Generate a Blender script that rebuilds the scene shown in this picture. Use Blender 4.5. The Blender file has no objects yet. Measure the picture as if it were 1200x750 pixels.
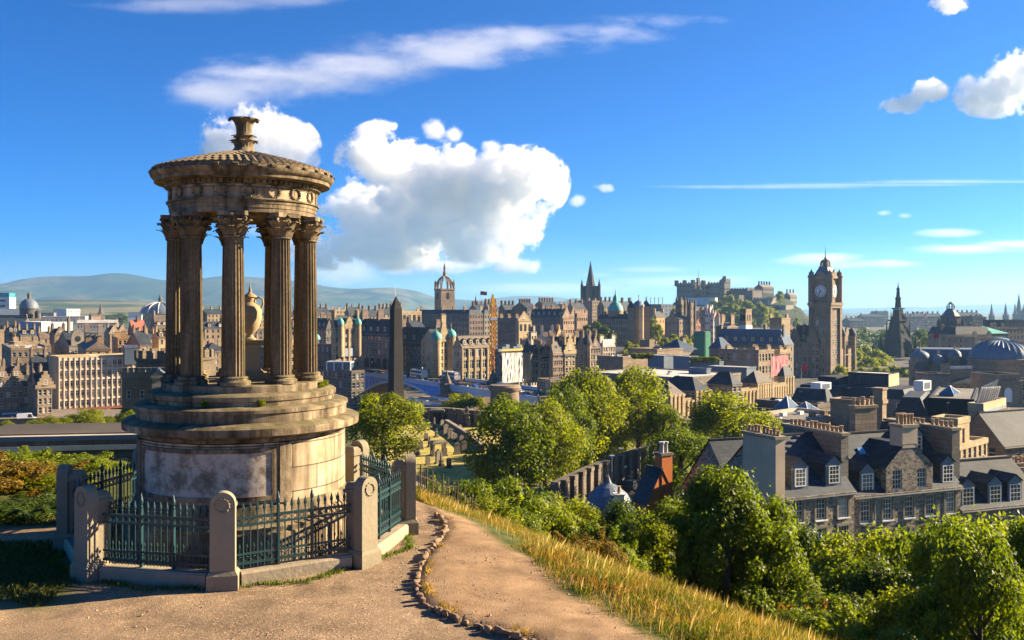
import bpy, bmesh, math, random
import numpy as np
from mathutils import Vector, Matrix, noise as mnoise
R = math.radians
scene = bpy.context.scene
COL = scene.collection
F, CX, HY = 1090.0, 600.0, 362.0          # focal length in photo pixels, centre column, horizon row

# ------------------------------------------------------------------ camera, sky, sun, exposure
cam_d = bpy.data.cameras.new('camera')
cam_d.sensor_width = 36.0
cam_d.lens = 36.0 * F / 1200.0
cam_d.shift_y = -13.0 / 1200.0
cam_d.clip_start = 0.3
cam_d.clip_end = 60000
cam = bpy.data.objects.new('camera', cam_d)
cam.location = (0, 0, 0)
cam.rotation_euler = (R(90), 0, 0)
COL.objects.link(cam)
scene.camera = cam

SUN_AZ, SUN_EL = 73.0, 23.0              # azimuth clockwise from +Y, elevation
HAZE = 7e-5
world = bpy.data.worlds.new('World')
scene.world = world
world.use_nodes = True
wn = world.node_tree.nodes
wl = world.node_tree.links
for n in list(wn):
    wn.remove(n)
sky = wn.new('ShaderNodeTexSky')
sky.sky_type = 'NISHITA'
sky.sun_disc = False
sky.sun_elevation = R(SUN_EL)
sky.sun_rotation = R(SUN_AZ)
sky.altitude = 0
sky.air_density = 0.65
sky.dust_density = 0.1
sky.ozone_density = 5.5
hsv = wn.new('ShaderNodeHueSaturation')
hsv.inputs['Saturation'].default_value = 1.5
bg = wn.new('ShaderNodeBackground')
bg.inputs['Strength'].default_value = 0.05
wo = wn.new('ShaderNodeOutputWorld')
wl.new(sky.outputs[0], hsv.inputs['Color'])
tint = wn.new('ShaderNodeMix'); tint.data_type = 'RGBA'; tint.blend_type = 'MULTIPLY'
tint.inputs[0].default_value = 1.0
tint.inputs[7].default_value = (0.55, 0.75, 0.92, 1)
wl.new(hsv.outputs[0], tint.inputs[6])
wl.new(tint.outputs[2], bg.inputs['Color'])
wl.new(bg.outputs[0], wo.inputs['Surface'])

sun_d = bpy.data.lights.new('sun', 'SUN')
sun_d.energy = 5.0
sun_d.angle = R(0.5)
sun_d.color = (1.0, 0.81, 0.54)
sun = bpy.data.objects.new('sun', sun_d)
sdir = Vector((math.sin(R(SUN_AZ)) * math.cos(R(SUN_EL)), math.cos(R(SUN_AZ)) * math.cos(R(SUN_EL)), math.sin(R(SUN_EL))))
sun.rotation_euler = sdir.to_track_quat('Z', 'Y').to_euler()
sun.location = (60, 20, 60)
COL.objects.link(sun)

scene.view_settings.view_transform = 'Standard'
scene.view_settings.look = 'None'
scene.view_settings.exposure = 2.0
scene.view_settings.gamma = 1.0
scene.render.engine = 'CYCLES'
cy = scene.cycles
cy.max_bounces = 14
cy.diffuse_bounces = 4
cy.glossy_bounces = 2
cy.transmission_bounces = 3
cy.transparent_max_bounces = 8
cy.volume_bounces = 12
cy.use_denoising = True
cy.use_adaptive_sampling = True
cy.adaptive_threshold = 0.015
cy.sample_clamp_indirect = 6

rnd = random.Random(7)
nrg = np.random.default_rng(11)

def P(px, py, d):
    """world point seen at photo pixel (px, py) at depth d"""
    return Vector(((px - CX) / F * d, d, -(py - HY) / F * d))
def X(px, d): return (px - CX) / F * d
def Z(py, d): return -(py - HY) / F * d

# ------------------------------------------------------------------ materials
MATS = {}
def _nt(name):
    m = bpy.data.materials.new(name)
    m.use_nodes = True
    t = m.node_tree
    b = t.nodes['Principled BSDF']
    return m, t, b
def N(t, typ, **kw):
    n = t.nodes.new(typ)
    for k, v in kw.items():
        setattr(n, k, v)
    return n
def ramp(t, fac, stops):
    r = t.nodes.new('ShaderNodeValToRGB')
    el = r.color_ramp.elements
    while len(el) < len(stops):
        el.new(0.5)
    for e, (p, c) in zip(el, stops):
        e.position = p
        e.color = (*c, 1) if len(c) == 3 else c
    t.links.new(fac, r.inputs[0])
    return r.outputs[0]
def mixc(t, fac, a, b, mode='MIX'):
    m = t.nodes.new('ShaderNodeMix')
    m.data_type = 'RGBA'
    m.blend_type = mode
    for sock, v in ((m.inputs[0], fac), (m.inputs[6], a), (m.inputs[7], b)):
        if isinstance(v, (int, float)):
            sock.default_value = v
        elif isinstance(v, tuple):
            sock.default_value = (*v, 1) if len(v) == 3 else v
        else:
            t.links.new(v, sock)
    return m.outputs[2]
def noise(t, vec, scale, detail=4, rough=0.6):
    n = t.nodes.new('ShaderNodeTexNoise')
    n.inputs['Scale'].default_value = scale
    n.inputs['Detail'].default_value = detail
    n.inputs['Roughness'].default_value = rough
    if vec is not None:
        t.links.new(vec, n.inputs['Vector'])
    return n.outputs['Fac']
def mathn(t, op, a, b=None, c=None):
    m = t.nodes.new('ShaderNodeMath')
    m.operation = op
    for i, v in enumerate((a, b, c)):
        if v is None: continue
        if isinstance(v, (int, float)): m.inputs[i].default_value = v
        else: t.links.new(v, m.inputs[i])
    return m.outputs[0]
def bump(t, b, h, strength=0.5, dist=0.05):
    n = t.nodes.new('ShaderNodeBump')
    n.inputs['Strength'].default_value = strength
    n.inputs['Distance'].default_value = dist
    t.links.new(h, n.inputs['Height'])
    t.links.new(n.outputs[0], b.inputs['Normal'])
def mul(c, k): return tuple(min(1, x * k) for x in c)

def mat(name, col, rough=0.85, var=0.3, scale=1.2, grime=0.35, bmp=0.0, metallic=0.0, spec=0.3, course=0.0):
    """weathered plain surface: fine grain, big blotches, optional stone courses, per-object value shift"""
    if name in MATS: return MATS[name]
    m, t, b = _nt(name)
    co = N(t, 'ShaderNodeTexCoord').outputs['Object']
    f1 = noise(t, co, scale, 5)
    c = mixc(t, f1, mul(col, 1 - var), mul(col, 1 + var))
    f2 = noise(t, co, scale * 0.13, 3)
    g = ramp(t, f2, [(0.35, (1, 1, 1)), (0.72, (1 - grime,) * 3)])
    c = mixc(t, 1.0, c, g, 'MULTIPLY')
    if course:
        mp = N(t, 'ShaderNodeMapping')
        mp.inputs['Rotation'].default_value = (R(90), 0, 0)
        t.links.new(co, mp.inputs['Vector'])
        sx = N(t, 'ShaderNodeSeparateXYZ'); t.links.new(co, sx.inputs[0])
        cb = N(t, 'ShaderNodeCombineXYZ')
        t.links.new(mathn(t, 'ADD', sx.outputs[0], sx.outputs[1]), cb.inputs[0])
        t.links.new(sx.outputs[2], cb.inputs[1])
        br = N(t, 'ShaderNodeTexBrick')
        br.inputs['Scale'].default_value = 1.0
        br.inputs['Brick Width'].default_value = course * 2.2
        br.inputs['Row Height'].default_value = course
        br.inputs['Mortar Size'].default_value = course * 0.05
        br.inputs['Color1'].default_value = (1, 1, 1, 1)
        br.inputs['Color2'].default_value = (0.72, 0.7, 0.68, 1)
        br.inputs['Mortar'].default_value = (0.5, 0.48, 0.45, 1)
        t.links.new(cb.outputs[0], br.inputs['Vector'])
        c = mixc(t, 1.0, c, br.outputs['Color'], 'MULTIPLY')
    oi = N(t, 'ShaderNodeObjectInfo')
    hv = N(t, 'ShaderNodeHueSaturation')
    t.links.new(mathn(t, 'MULTIPLY_ADD', oi.outputs['Random'], 0.3, 0.85), hv.inputs['Value'])
    t.links.new(c, hv.inputs['Color'])
    t.links.new(hv.outputs[0], b.inputs['Base Color'])
    b.inputs['Roughness'].default_value = rough
    b.inputs['Metallic'].default_value = metallic
    b.inputs['Specular IOR Level'].default_value = spec
    if bmp:
        bump(t, b, noise(t, co, scale * 3, 5), bmp, 0.04)
    MATS[name] = m
    return m

def leafmat(name, col, trans=0.45, var=0.35):
    if name in MATS: return MATS[name]
    m, t, b = _nt(name)
    co = N(t, 'ShaderNodeTexCoord').outputs['Object']
    at = N(t, 'ShaderNodeAttribute'); at.attribute_name = 'leaf'
    c = mixc(t, at.outputs['Fac'], mul(col, 1 - var), mul(col, 1 + var))
    f = noise(t, co, 0.5, 2)
    c = mixc(t, f, c, mixc(t, 1.0, c, (1.25, 1.0, 0.55), 'MULTIPLY'))
    t.links.new(c, b.inputs['Base Color'])
    b.inputs['Roughness'].default_value = 0.5
    b.inputs['Specular IOR Level'].default_value = 0.25
    tr = N(t, 'ShaderNodeBsdfTranslucent')
    t.links.new(mixc(t, 1.0, c, (1.4, 1.45, 0.4), 'MULTIPLY'), tr.inputs['Color'])
    mx = N(t, 'ShaderNodeMixShader')
    mx.inputs[0].default_value = trans
    t.links.new(b.outputs[0], mx.inputs[1]); t.links.new(tr.outputs[0], mx.inputs[2])
    t.links.new(mx.outputs[0], t.nodes['Material Output'].inputs['Surface'])
    MATS[name] = m
    return m

# ------------------------------------------------------------------ mesh builder
class MB:
    def __init__(s):
        s.v, s.f, s.m, s.M = [], [], [], None
    def vert(s, p):
        s.v.append(tuple(s.M @ Vector(p)) if s.M is not None else tuple(p))
        return len(s.v) - 1
    def face(s, idx, m=0):
        s.f.append(tuple(idx)); s.m.append(m)
    def poly(s, pts, m=0):
        s.face([s.vert(p) for p in pts], m)
    def box(s, x0, x1, y0, y1, z0, z1, m=0):
        i = [s.vert(p) for p in ((x0,y0,z0),(x1,y0,z0),(x1,y1,z0),(x0,y1,z0),(x0,y0,z1),(x1,y0,z1),(x1,y1,z1),(x0,y1,z1))]
        for q in ((0,3,2,1),(4,5,6,7),(0,1,5,4),(1,2,6,5),(2,3,7,6),(3,0,4,7)):
            s.face([i[k] for k in q], m)
    def frustum(s, cx, cy, a0, b0, z0, a1, b1, z1, m=0):
        """rectangular taper: half sizes a,b at the bottom and the top"""
        i = [s.vert(p) for p in ((cx-a0,cy-b0,z0),(cx+a0,cy-b0,z0),(cx+a0,cy+b0,z0),(cx-a0,cy+b0,z0),(cx-a1,cy-b1,z1),(cx+a1,cy-b1,z1),(cx+a1,cy+b1,z1),(cx-a1,cy+b1,z1))]
        for q in ((0,3,2,1),(4,5,6,7),(0,1,5,4),(1,2,6,5),(2,3,7,6),(3,0,4,7)):
            s.face([i[k] for k in q], m)
    def lathe(s, prof, n=24, c=(0,0), m=0, a0=0.0, a1=None, caps=True):
        """profile [(r, z)...] bottom to top turned about the vertical through c"""
        full = a1 is None
        span = 2*math.pi if full else a1 - a0
        k = n if full else n + 1
        rows = []
        for r, z in prof:
            if r < 1e-6 and full:
                rows.append([s.vert((c[0], c[1], z))] * k)
            else:
                rows.append([s.vert((c[0] + r*math.cos(a0 + span*j/n), c[1] + r*math.sin(a0 + span*j/n), z)) for j in range(k)])
        for a, b in zip(rows, rows[1:]):
            for j in range(n):
                j2 = (j+1) % k
                q = []
                for w in (a[j], a[j2], b[j2], b[j]):
                    if w not in q: q.append(w)
                if len(q) > 2: s.face(q, m)
        if caps and full:
            if prof[0][0] > 1e-6: s.face(rows[0][::-1], m)
            if prof[-1][0] > 1e-6: s.face(rows[-1], m)
    def tube(s, pts, rad, n=8, m=0):
        """tapered tube through pts; rad is a number or a list"""
        pts = [Vector(p) for p in pts]
        rs = rad if isinstance(rad, (list, tuple)) else [rad]*len(pts)
        rows = []
        for i, p in enumerate(pts):
            d = (pts[min(i+1, len(pts)-1)] - pts[max(i-1, 0)])
            d = d.normalized() if d.length > 1e-9 else Vector((0,0,1))
            a = d.cross(Vector((0,0,1)) if abs(d.z) < 0.9 else Vector((1,0,0))).normalized()
            b = d.cross(a)
            rows.append([s.vert(p + (a*math.cos(2*math.pi*j/n) + b*math.sin(2*math.pi*j/n))*rs[i]) for j in range(n)])
        for a, b in zip(rows, rows[1:]):
            for j in range(n):
                s.face((a[j], b[j], b[(j+1)%n], a[(j+1)%n]), m)
        s.face(rows[0], m); s.face(rows[-1][::-1], m)
    def prism(s, poly, z0, z1, m=0):
        a = [s.vert((x, y, z0)) for x, y in poly]
        b = [s.vert((x, y, z1)) for x, y in poly]
        k = len(poly)
        s.face(a[::-1], m); s.face(b, m)
        for i in range(k):
            s.face((a[i], a[(i+1)%k], b[(i+1)%k], b[i]), m)
    def extr(s, poly, y0, y1, m=0):
        """polygon in (x, z) given thickness along y"""
        a = [s.vert((x, y0, z)) for x, z in poly]
        b = [s.vert((x, y1, z)) for x, z in poly]
        k = len(poly)
        s.face(a, m); s.face(b[::-1], m)
        for i in range(k):
            s.face((a[i], b[i], b[(i+1)%k], a[(i+1)%k]), m)
    def mesh(s, name, mats, smooth=False):
        me = bpy.data.meshes.new(name)
        me.from_pydata(s.v, [], s.f)
        for mm in (mats if isinstance(mats, (list, tuple)) else [mats]):
            me.materials.append(mm)
        if any(s.m):
            me.polygons.foreach_set('material_index', s.m)
        if smooth:
            me.shade_smooth()
            if smooth == 'auto':
                me.set_sharp_from_angle(angle=R(40))
        me.update()
        return me
    def build(s, name, mats, parent=None, smooth=False, loc=None, rz=0):
        return put(name, s.mesh(name, mats, smooth), parent, loc, rz)

def put(name, me, parent=None, loc=None, rz=0):
    o = bpy.data.objects.new(name, me)
    COL.objects.link(o)
    if parent is not None: o.parent = parent
    if loc is not None: o.location = loc
    if rz: o.rotation_euler = (0, 0, rz)
    return o
LABELS = {}
def tag(o, label=None, cat=None, group=None, kind=None):
    if label: o['label'] = label
    if cat: o['category'] = cat
    if group: o['group'] = group
    if kind: o['kind'] = kind
    return o
def thing(name, label, cat, loc=(0,0,0), rz=0, group=None):
    o = bpy.data.objects.new(name, None)
    o.empty_display_size = 0.5
    COL.objects.link(o)
    o.location = loc
    o.rotation_euler = (0, 0, rz)
    return tag(o, label, cat, group)
def dup(root, loc, rz=0, label=None, group=None, scale=None):
    r = root.copy(); COL.objects.link(r)
    r.location = loc; r.rotation_euler = (0, 0, rz)
    if scale: r.scale = scale if isinstance(scale, tuple) else (scale,)*3
    if label: r['label'] = label
    if group: r['group'] = group
    for ch in root.children:
        c = ch.copy(); COL.objects.link(c); c.parent = r
        for g in ch.children:
            d = g.copy(); COL.objects.link(d); d.parent = c
    return r
# ------------------------------------------------------------------ clouds: real volumes far above the haze
def cloudmat(name, dens, aniso=0.0):
    m = bpy.data.materials.new(name); m.use_nodes = True
    t = m.node_tree
    for n in list(t.nodes): t.nodes.remove(n)
    o = N(t, 'ShaderNodeOutputMaterial')
    v = N(t, 'ShaderNodeVolumePrincipled')
    v.inputs['Color'].default_value = (1, 1, 1, 1)
    v.inputs['Density'].default_value = dens
    v.inputs['Anisotropy'].default_value = aniso
    t.links.new(v.outputs[0], o.inputs['Volume'])
    return m
def cloud(label, D, blobs, res, dens, nscale, namp, stretch=(1,1,1), depthk=0.8, sharp=6.0, flat=None, group=None, off=(0,0,0)):
    """blobs: (px, py, rx, ry[, dy]) ellipses in photo pixels at distance D, given real depth; all noise is in metres"""
    k = D / F
    B = []
    for b in blobs:
        px, py, rx, ry = b[:4]
        dy = b[4] if len(b) > 4 else 0
        c = P(px, py, D); c.y += dy
        B.append((c, Vector((rx*k, min(rx, ry)*k*depthk*1.3, ry*k))))
    lo = Vector([min(c[i]-r[i]*1.4 for c, r in B) for i in range(3)])
    hi = Vector([max(c[i]+r[i]*1.4 for c, r in B) for i in range(3)])
    ctr = (lo+hi)/2
    g = bpy.data.node_groups.new('cloud_shape', 'GeometryNodeTree')
    g.interface.new_socket('Geometry', in_out='INPUT', socket_type='NodeSocketGeometry')
    g.interface.new_socket('Geometry', in_out='OUTPUT', socket_type='NodeSocketGeometry')
    nd, lk = g.nodes, g.links
    def mth(op, a, b=None, c=None, clamp=False):
        m = nd.new('ShaderNodeMath'); m.operation = op; m.use_clamp = clamp
        for i, v in enumerate((a, b, c)):
            if v is None: continue
            if isinstance(v, (int, float)): m.inputs[i].default_value = v
            else: lk.new(v, m.inputs[i])
        return m.outputs[0]
    def vm(op, a, b=None):
        m = nd.new('ShaderNodeVectorMath'); m.operation = op
        for i, v in enumerate((a, b)):
            if v is None: continue
            if isinstance(v, (tuple, Vector)): m.inputs[i].default_value = tuple(v)
            else: lk.new(v, m.inputs[i])
        return m
    pos = nd.new('GeometryNodeInputPosition').outputs[0]
    # warp the position a little so the blobs lose their round outline
    w = nd.new('ShaderNodeTexNoise'); w.inputs['Scale'].default_value = nscale*0.6; w.inputs['Detail'].default_value = 1
    lk.new(vm('ADD', vm('MULTIPLY', pos, stretch).outputs[0], off).outputs[0], w.inputs['Vector'])
    field = None
    for c, r in B:
        q = vm('MULTIPLY', vm('SUBTRACT', pos, c-ctr).outputs[0], (1/r.x, 1/r.y, 1/r.z)).outputs[0]
        f = mth('SUBTRACT', 1.0, vm('LENGTH', q).outputs['Value'])
        if field is None: field = f
        else:
            m = nd.new('ShaderNodeMath'); m.operation = 'SMOOTH_MAX'
            lk.new(field, m.inputs[0]); lk.new(f, m.inputs[1]); m.inputs[2].default_value = 0.15
            field = m.outputs[0]
    n1 = nd.new('ShaderNodeTexNoise')
    n1.inputs['Scale'].default_value = nscale; n1.inputs['Detail'].default_value = 8; n1.inputs['Roughness'].default_value = 0.76
    lk.new(vm('ADD', vm('MULTIPLY', pos, stretch).outputs[0], off).outputs[0], n1.inputs['Vector'])
    nn = mth('MINIMUM', mth('MULTIPLY', mth('SUBTRACT', n1.outputs[0], 0.53), namp), 0.22)
    d = mth('MULTIPLY', mth('ADD', field, nn), sharp, clamp=True)
    if flat is not None:
        sp = nd.new('ShaderNodeSeparateXYZ'); lk.new(pos, sp.inputs[0])
        zb = Z(flat, D) - ctr.z
        fl = mth('MULTIPLY', mth('SUBTRACT', mth('ADD', sp.outputs[2], mth('MULTIPLY', nn, 120.0)), zb), 1/60.0, clamp=True)
        d = mth('MULTIPLY', d, fl)
    vc = nd.new('GeometryNodeVolumeCube')
    lk.new(d, vc.inputs['Density'])
    vc.inputs['Min'].default_value = tuple(lo-ctr); vc.inputs['Max'].default_value = tuple(hi-ctr)
    sz = hi-lo
    vox = max(sz)/res
    for i, nm in enumerate(('Resolution X', 'Resolution Y', 'Resolution Z')):
        vc.inputs[nm].default_value = max(8, int(sz[i]/vox))
    sm = nd.new('GeometryNodeSetMaterial')
    sm.inputs['Material'].default_value = cloudmat('cloud_vapour', dens)
    go = nd.new('NodeGroupOutput')
    lk.new(vc.outputs[0], sm.inputs['Geometry']); lk.new(sm.outputs[0], go.inputs[0])
    me = bpy.data.meshes.new('cloud')
    o = put('cloud', me, None, ctr)
    md = o.modifiers.new('cloud_shape', 'NODES'); md.node_group = g
    tag(o, label, 'cloud', group, 'stuff')
    return o
cloud('big white cumulus cloud with grey underside over the hills', 7000,
      [(450,195,50,46),(480,215,60,45),(520,225,70,50),(560,235,66,48),(596,225,50,46),(626,213,36,38),(588,265,48,32),(440,255,65,50,300),(400,280,55,34,300),(500,270,100,42),(560,285,60,34),(430,295,90,24,200)],
      420, 0.015, 1/400.0, 7.0, sharp=16.0, flat=314)
cloud('smaller white cumulus cloud behind the monument finial', 7000,
      [(266,166,36,34),(300,160,40,36),(334,172,36,32),(300,186,64,24)], 240, 0.009, 1/280.0, 7.0, sharp=14.0)
cloud('bright cumulus cloud at the right edge of the sky', 6000, [(1165,108,40,26),(1195,95,36,34),(1150,118,28,16)], 200, 0.014, 1/230.0, 7.0, sharp=14.0)
cloud('two small cloud puffs left of the bright cumulus', 6000, [(1092,106,24,14),(1052,124,26,10),(1070,115,16,8)], 90, 0.02, 1/200.0, 3.8, sharp=9.0, off=(300,0,90))
cloud('small cloud scrap cut by the top edge of the photo', 6000, [(1112,4,22,12)], 60, 0.02, 1/200.0, 3.6, sharp=9.0, off=(700,0,10))
cloud('tiny cloud puffs above the big cumulus', 6500, [(510,150,17,14),(531,156,12,10),(575,172,14,9)], 80, 0.012, 1/200.0, 3.0, sharp=3.0)
cloud('tiny cloud puff right of the big cumulus', 6500, [(677,234,12,8),(708,220,14,6)], 70, 0.012, 1/200.0, 3.0, sharp=3.0, off=(90,0,40))
cloud('low row of small white clouds below the big cumulus', 9000, [(520,312,60,9),(605,312,34,11),(480,318,40,5)], 120, 0.012, 1/260.0, 2.6, sharp=3.0)
cloud('long streak of thin cirrus cloud across the upper sky', 8000,
      [(250,108,60,20),(330,94,120,24),(420,74,110,22),(520,58,110,22),(610,46,110,18),(700,36,100,13),(780,26,70,8)], 380, 0.0014, 1/330.0, 4.2, stretch=(0.4,1,1.5), depthk=2, sharp=1.6)
cloud('thin veil of cirrus at the top left of the sky', 8000, [(240,4,140,10),(330,0,90,10)], 200, 0.001, 1/420.0, 3.4, stretch=(0.4,1,1.6), depthk=2, sharp=2.0)
cloud('thin white cloud streaks over the clock tower', 12000, [(960,303,60,9),(990,311,45,5)], 160, 0.0025, 1/600.0, 2.4, stretch=(0.3,1,2.0), depthk=2, sharp=2.0)
cloud('long low white cloud streak at the right', 12000, [(1130,292,90,7),(1190,287,60,6),(1035,309,45,5)], 180, 0.004, 1/600.0, 2.2, stretch=(0.3,1,2.0), depthk=2, sharp=2.0)
cloud('short cloud streaks above the low streak at the right', 12000, [(1115,273,40,6),(1060,253,10,4),(1035,250,10,4)], 130, 0.003, 1/500.0, 2.4, stretch=(0.4,1,2.0), depthk=2, sharp=2.0)
cloud('faint low cloud band above the old town roofs', 14000, [(640,338,120,8),(800,330,110,8),(760,316,60,5),(700,322,30,4)], 200, 0.0012, 1/700.0, 2.4, stretch=(0.3,1,2.0), depthk=2, sharp=2.0)
cloud('broad grey veil of cloud left of the big cumulus', 9000, [(400,315,60,24),(350,290,40,20),(300,270,26,10)], 120, 0.0016, 1/600.0, 2.4, depthk=1.2, sharp=2.0)
# a straight vapour trail high above the clock tower
cloud('straight faint vapour trail high over the right half of the sky', 9000, [(900,219,170,2.2),(1010,216.5,170,2.2),(1120,213,140,2.4)], 260, 0.006, 1/300.0, 0.8, stretch=(0.5,1,1), depthk=1.5, sharp=2.0)
# ------------------------------------------------------------------ terrain
GZ = -4.6                                   # level of the ground round the monument
def sstep(a, b, x):
    t = np.clip((x-a)/(b-a), 0, 1)
    return t*t*(3-2*t)
def edge_s(x, y):
    """distance beyond the brow of the hill (positive = down the slope)"""
    s1 = (x-0.3)*0.85 + (y-17.2)*0.53
    s2 = (y-25.5) + 0.12*(x+5)
    return np.maximum(s1, s2)
def height(x, y):
    x = np.asarray(x, float); y = np.asarray(y, float)
    s = edge_s(x, y)
    sp = np.maximum(s+0.3, 0)
    near = GZ - 0.55*(np.sqrt(sp*sp+4)-2)
    # rise back to the camera's feet
    d = np.sqrt(x*x+y*y)
    near = near + np.where(s < 3, 2.9*(1-np.clip(d/12.6, 0, 1)), 0)*np.clip(1-sp/3, 0, 1)
    # city levels
    dd = np.maximum(y, 1)
    px = CX + F*x/dd
    left = -25 - 17*sstep(200, 330, d)*sstep(760, 620, px)
    right = -25 - 8*sstep(200, 400, d)*sstep(700, 860, px)
    city = np.minimum(left, right)
    # ridge of the old town from the castle down to the left
    ax, ay, bx, by = 290.0, 1300.0, -250.0, 600.0
    t = np.clip(((x-ax)*(bx-ax)+(y-ay)*(by-ay))/((bx-ax)**2+(by-ay)**2), 0, 1.2)
    rx, ry = ax+t*(bx-ax), ay+t*(by-ay)
    dist = np.hypot(x-rx, y-ry)
    crest = 12 - 48*t
    city = city + np.maximum(crest-city, 0)*np.exp(-(dist/130.0)**2)
    k = np.maximum(near, city)
    base = np.where(d < 260, np.maximum(near, city), city)
    far = sstep(1500, 4000, d)
    base = base*(1-far) + far*(-38)
    # low rolling ground far to the south (left)
    base = base + sstep(2200, 4200, d)*sstep(500, 150, px)*(58 + 14*np.sin(x/310.0)+10*np.sin(y/420.0+1))
    base = base - sstep(9000, 16000, d)*40
    return base
def Hh(x, y): return float(height(x, y))

def make_terrain():
    ang = np.concatenate([np.arange(-180, -40, 5.0), np.arange(-40, 40, 0.36), np.arange(40, 181, 5.0)])
    rad = np.concatenate([np.linspace(0.4, 8, 8), np.arange(9, 34, 0.22), np.geomspace(34.5, 400, 60), np.geomspace(412, 30000, 90)])
    A, RR = np.meshgrid(np.radians(ang), rad)
    x = RR*np.sin(A); y = RR*np.cos(A)
    z = height(x, y)
    nx = np.array([mnoise.noise((a*0.9, b*0.9, 0)) + 0.5*mnoise.noise((a*2.7, b*2.7, 4)) for a, b in zip(x.ravel(), y.ravel())]).reshape(x.shape)
    z = z + nx*0.025*(RR < 60)*(np.abs(A) < 0.75)
    z = z + earth_lift(x, y)
    z = z - 0.05*((RR > 8) & (RR < 40))*0
    na, nr = len(ang), len(rad)
    co = np.stack([x, y, z], -1).reshape(-1, 3)
    i = np.arange(nr-1)[:, None]*na + np.arange(na-1)[None, :]
    fc = np.stack([i, i+na, i+na+1, i+1], -1).reshape(-1, 4)[:, ::-1]
    me = bpy.data.meshes.new('ground')
    me.vertices.add(len(co)); me.vertices.foreach_set('co', co.ravel())
    me.loops.add(fc.size); me.loops.foreach_set('vertex_index', fc.ravel().astype(np.int32))
    me.polygons.add(len(fc)); me.polygons.foreach_set('loop_start', np.arange(0, fc.size, 4, dtype=np.int32))
    me.update(calc_edges=True); me.validate()
    me.shade_smooth()
    # what covers the ground: r = gravel path, g = bare earth, b = dry grass
    cov = cover(co[:, 0], co[:, 1])
    at = me.color_attributes.new('cover', 'FLOAT_COLOR', 'POINT')
    at.data.foreach_set('color', np.concatenate([cov, np.ones((len(co), 1))], 1).astype(np.float32).ravel())
    me.materials.append(ground_mat())
    return tag(put('ground', me), kind='structure')

# edging stones of the path, from the monument round to the bottom of the picture (photo pixels on the ground)
EDGE_PX = [(512,604),(519,612),(523,620),(520,630),(511,640),(503,650),(496,662),(491,676),(488,690),(492,703),(503,714),(520,722),(545,731),(572,740),(600,748),(640,762)]
def on_ground(px, py, z=GZ):
    d = -z*F/(py-HY)
    return Vector((X(px, d), d, z))
EDGE = [on_ground(*p) for p in EDGE_PX]
EARTH_PX = [(528,604),(550,620),(580,643),(615,668),(650,696),(690,722),(728,748),(770,775)]
EARTH = [on_ground(*p) for p in EARTH_PX]
def side_dist(line, x, y):
    """signed distance to a polyline (positive on its right-hand side) and the distance along it"""
    x = np.asarray(x, float); y = np.asarray(y, float)
    best = np.full(x.shape, 1e9); sgn = np.zeros(x.shape)
    for a, b in zip(line, line[1:]):
        dx, dy = b.x-a.x, b.y-a.y
        L2 = dx*dx+dy*dy
        t = np.clip(((x-a.x)*dx+(y-a.y)*dy)/L2, 0, 1)
        qx, qy = x-(a.x+t*dx), y-(a.y+t*dy)
        d = np.hypot(qx, qy)
        cr = dx*(y-a.y)-dy*(x-a.x)
        m = d < best
        best = np.where(m, d, best); sgn = np.where(m, np.sign(cr), sgn)
    return best*sgn
def earth_lift(x, y):
    sd = side_dist(EDGE, x, y)           # path lies on the west side; earth beyond it stands a little higher
    near = (np.hypot(x, y) < 24) & (np.hypot(x, y) > 9)
    return np.where(near & (sd > 0), 0.08*sstep(0, 0.1, sd)*sstep(2.2, 1.0, sd), 0)
def cover(x, y):
    d = np.hypot(x, y)
    wob = np.array([mnoise.noise((a*0.8, b*0.8, 3)) for a, b in zip(x, y)])
    sd = side_dist(EDGE, x, y); se = side_dist(EARTH, x, y)
    near = (d < 30)
    earth = near*sstep(-0.02, 0.06, sd)*sstep(0.45, 0.0, se + wob*0.45)
    # path: west of the stones, in front of the monument
    pathm = near*sstep(0.04, -0.04, sd)*(y < 24)*1.0
    # grassy patch west of the railings and worn ground
    gl = sstep(-6.6, -7.4, x + wob*0.6)*sstep(13.9, 14.7, y+wob*0.5)*(y < 30)
    pathm = pathm*(1-gl)
    wl = sstep(18.2, 18.7, y)*sstep(19.9, 19.4, y)*gl
    return np.stack([pathm, np.maximum(earth, wl*0.9), np.zeros_like(x)], 1)
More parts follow.
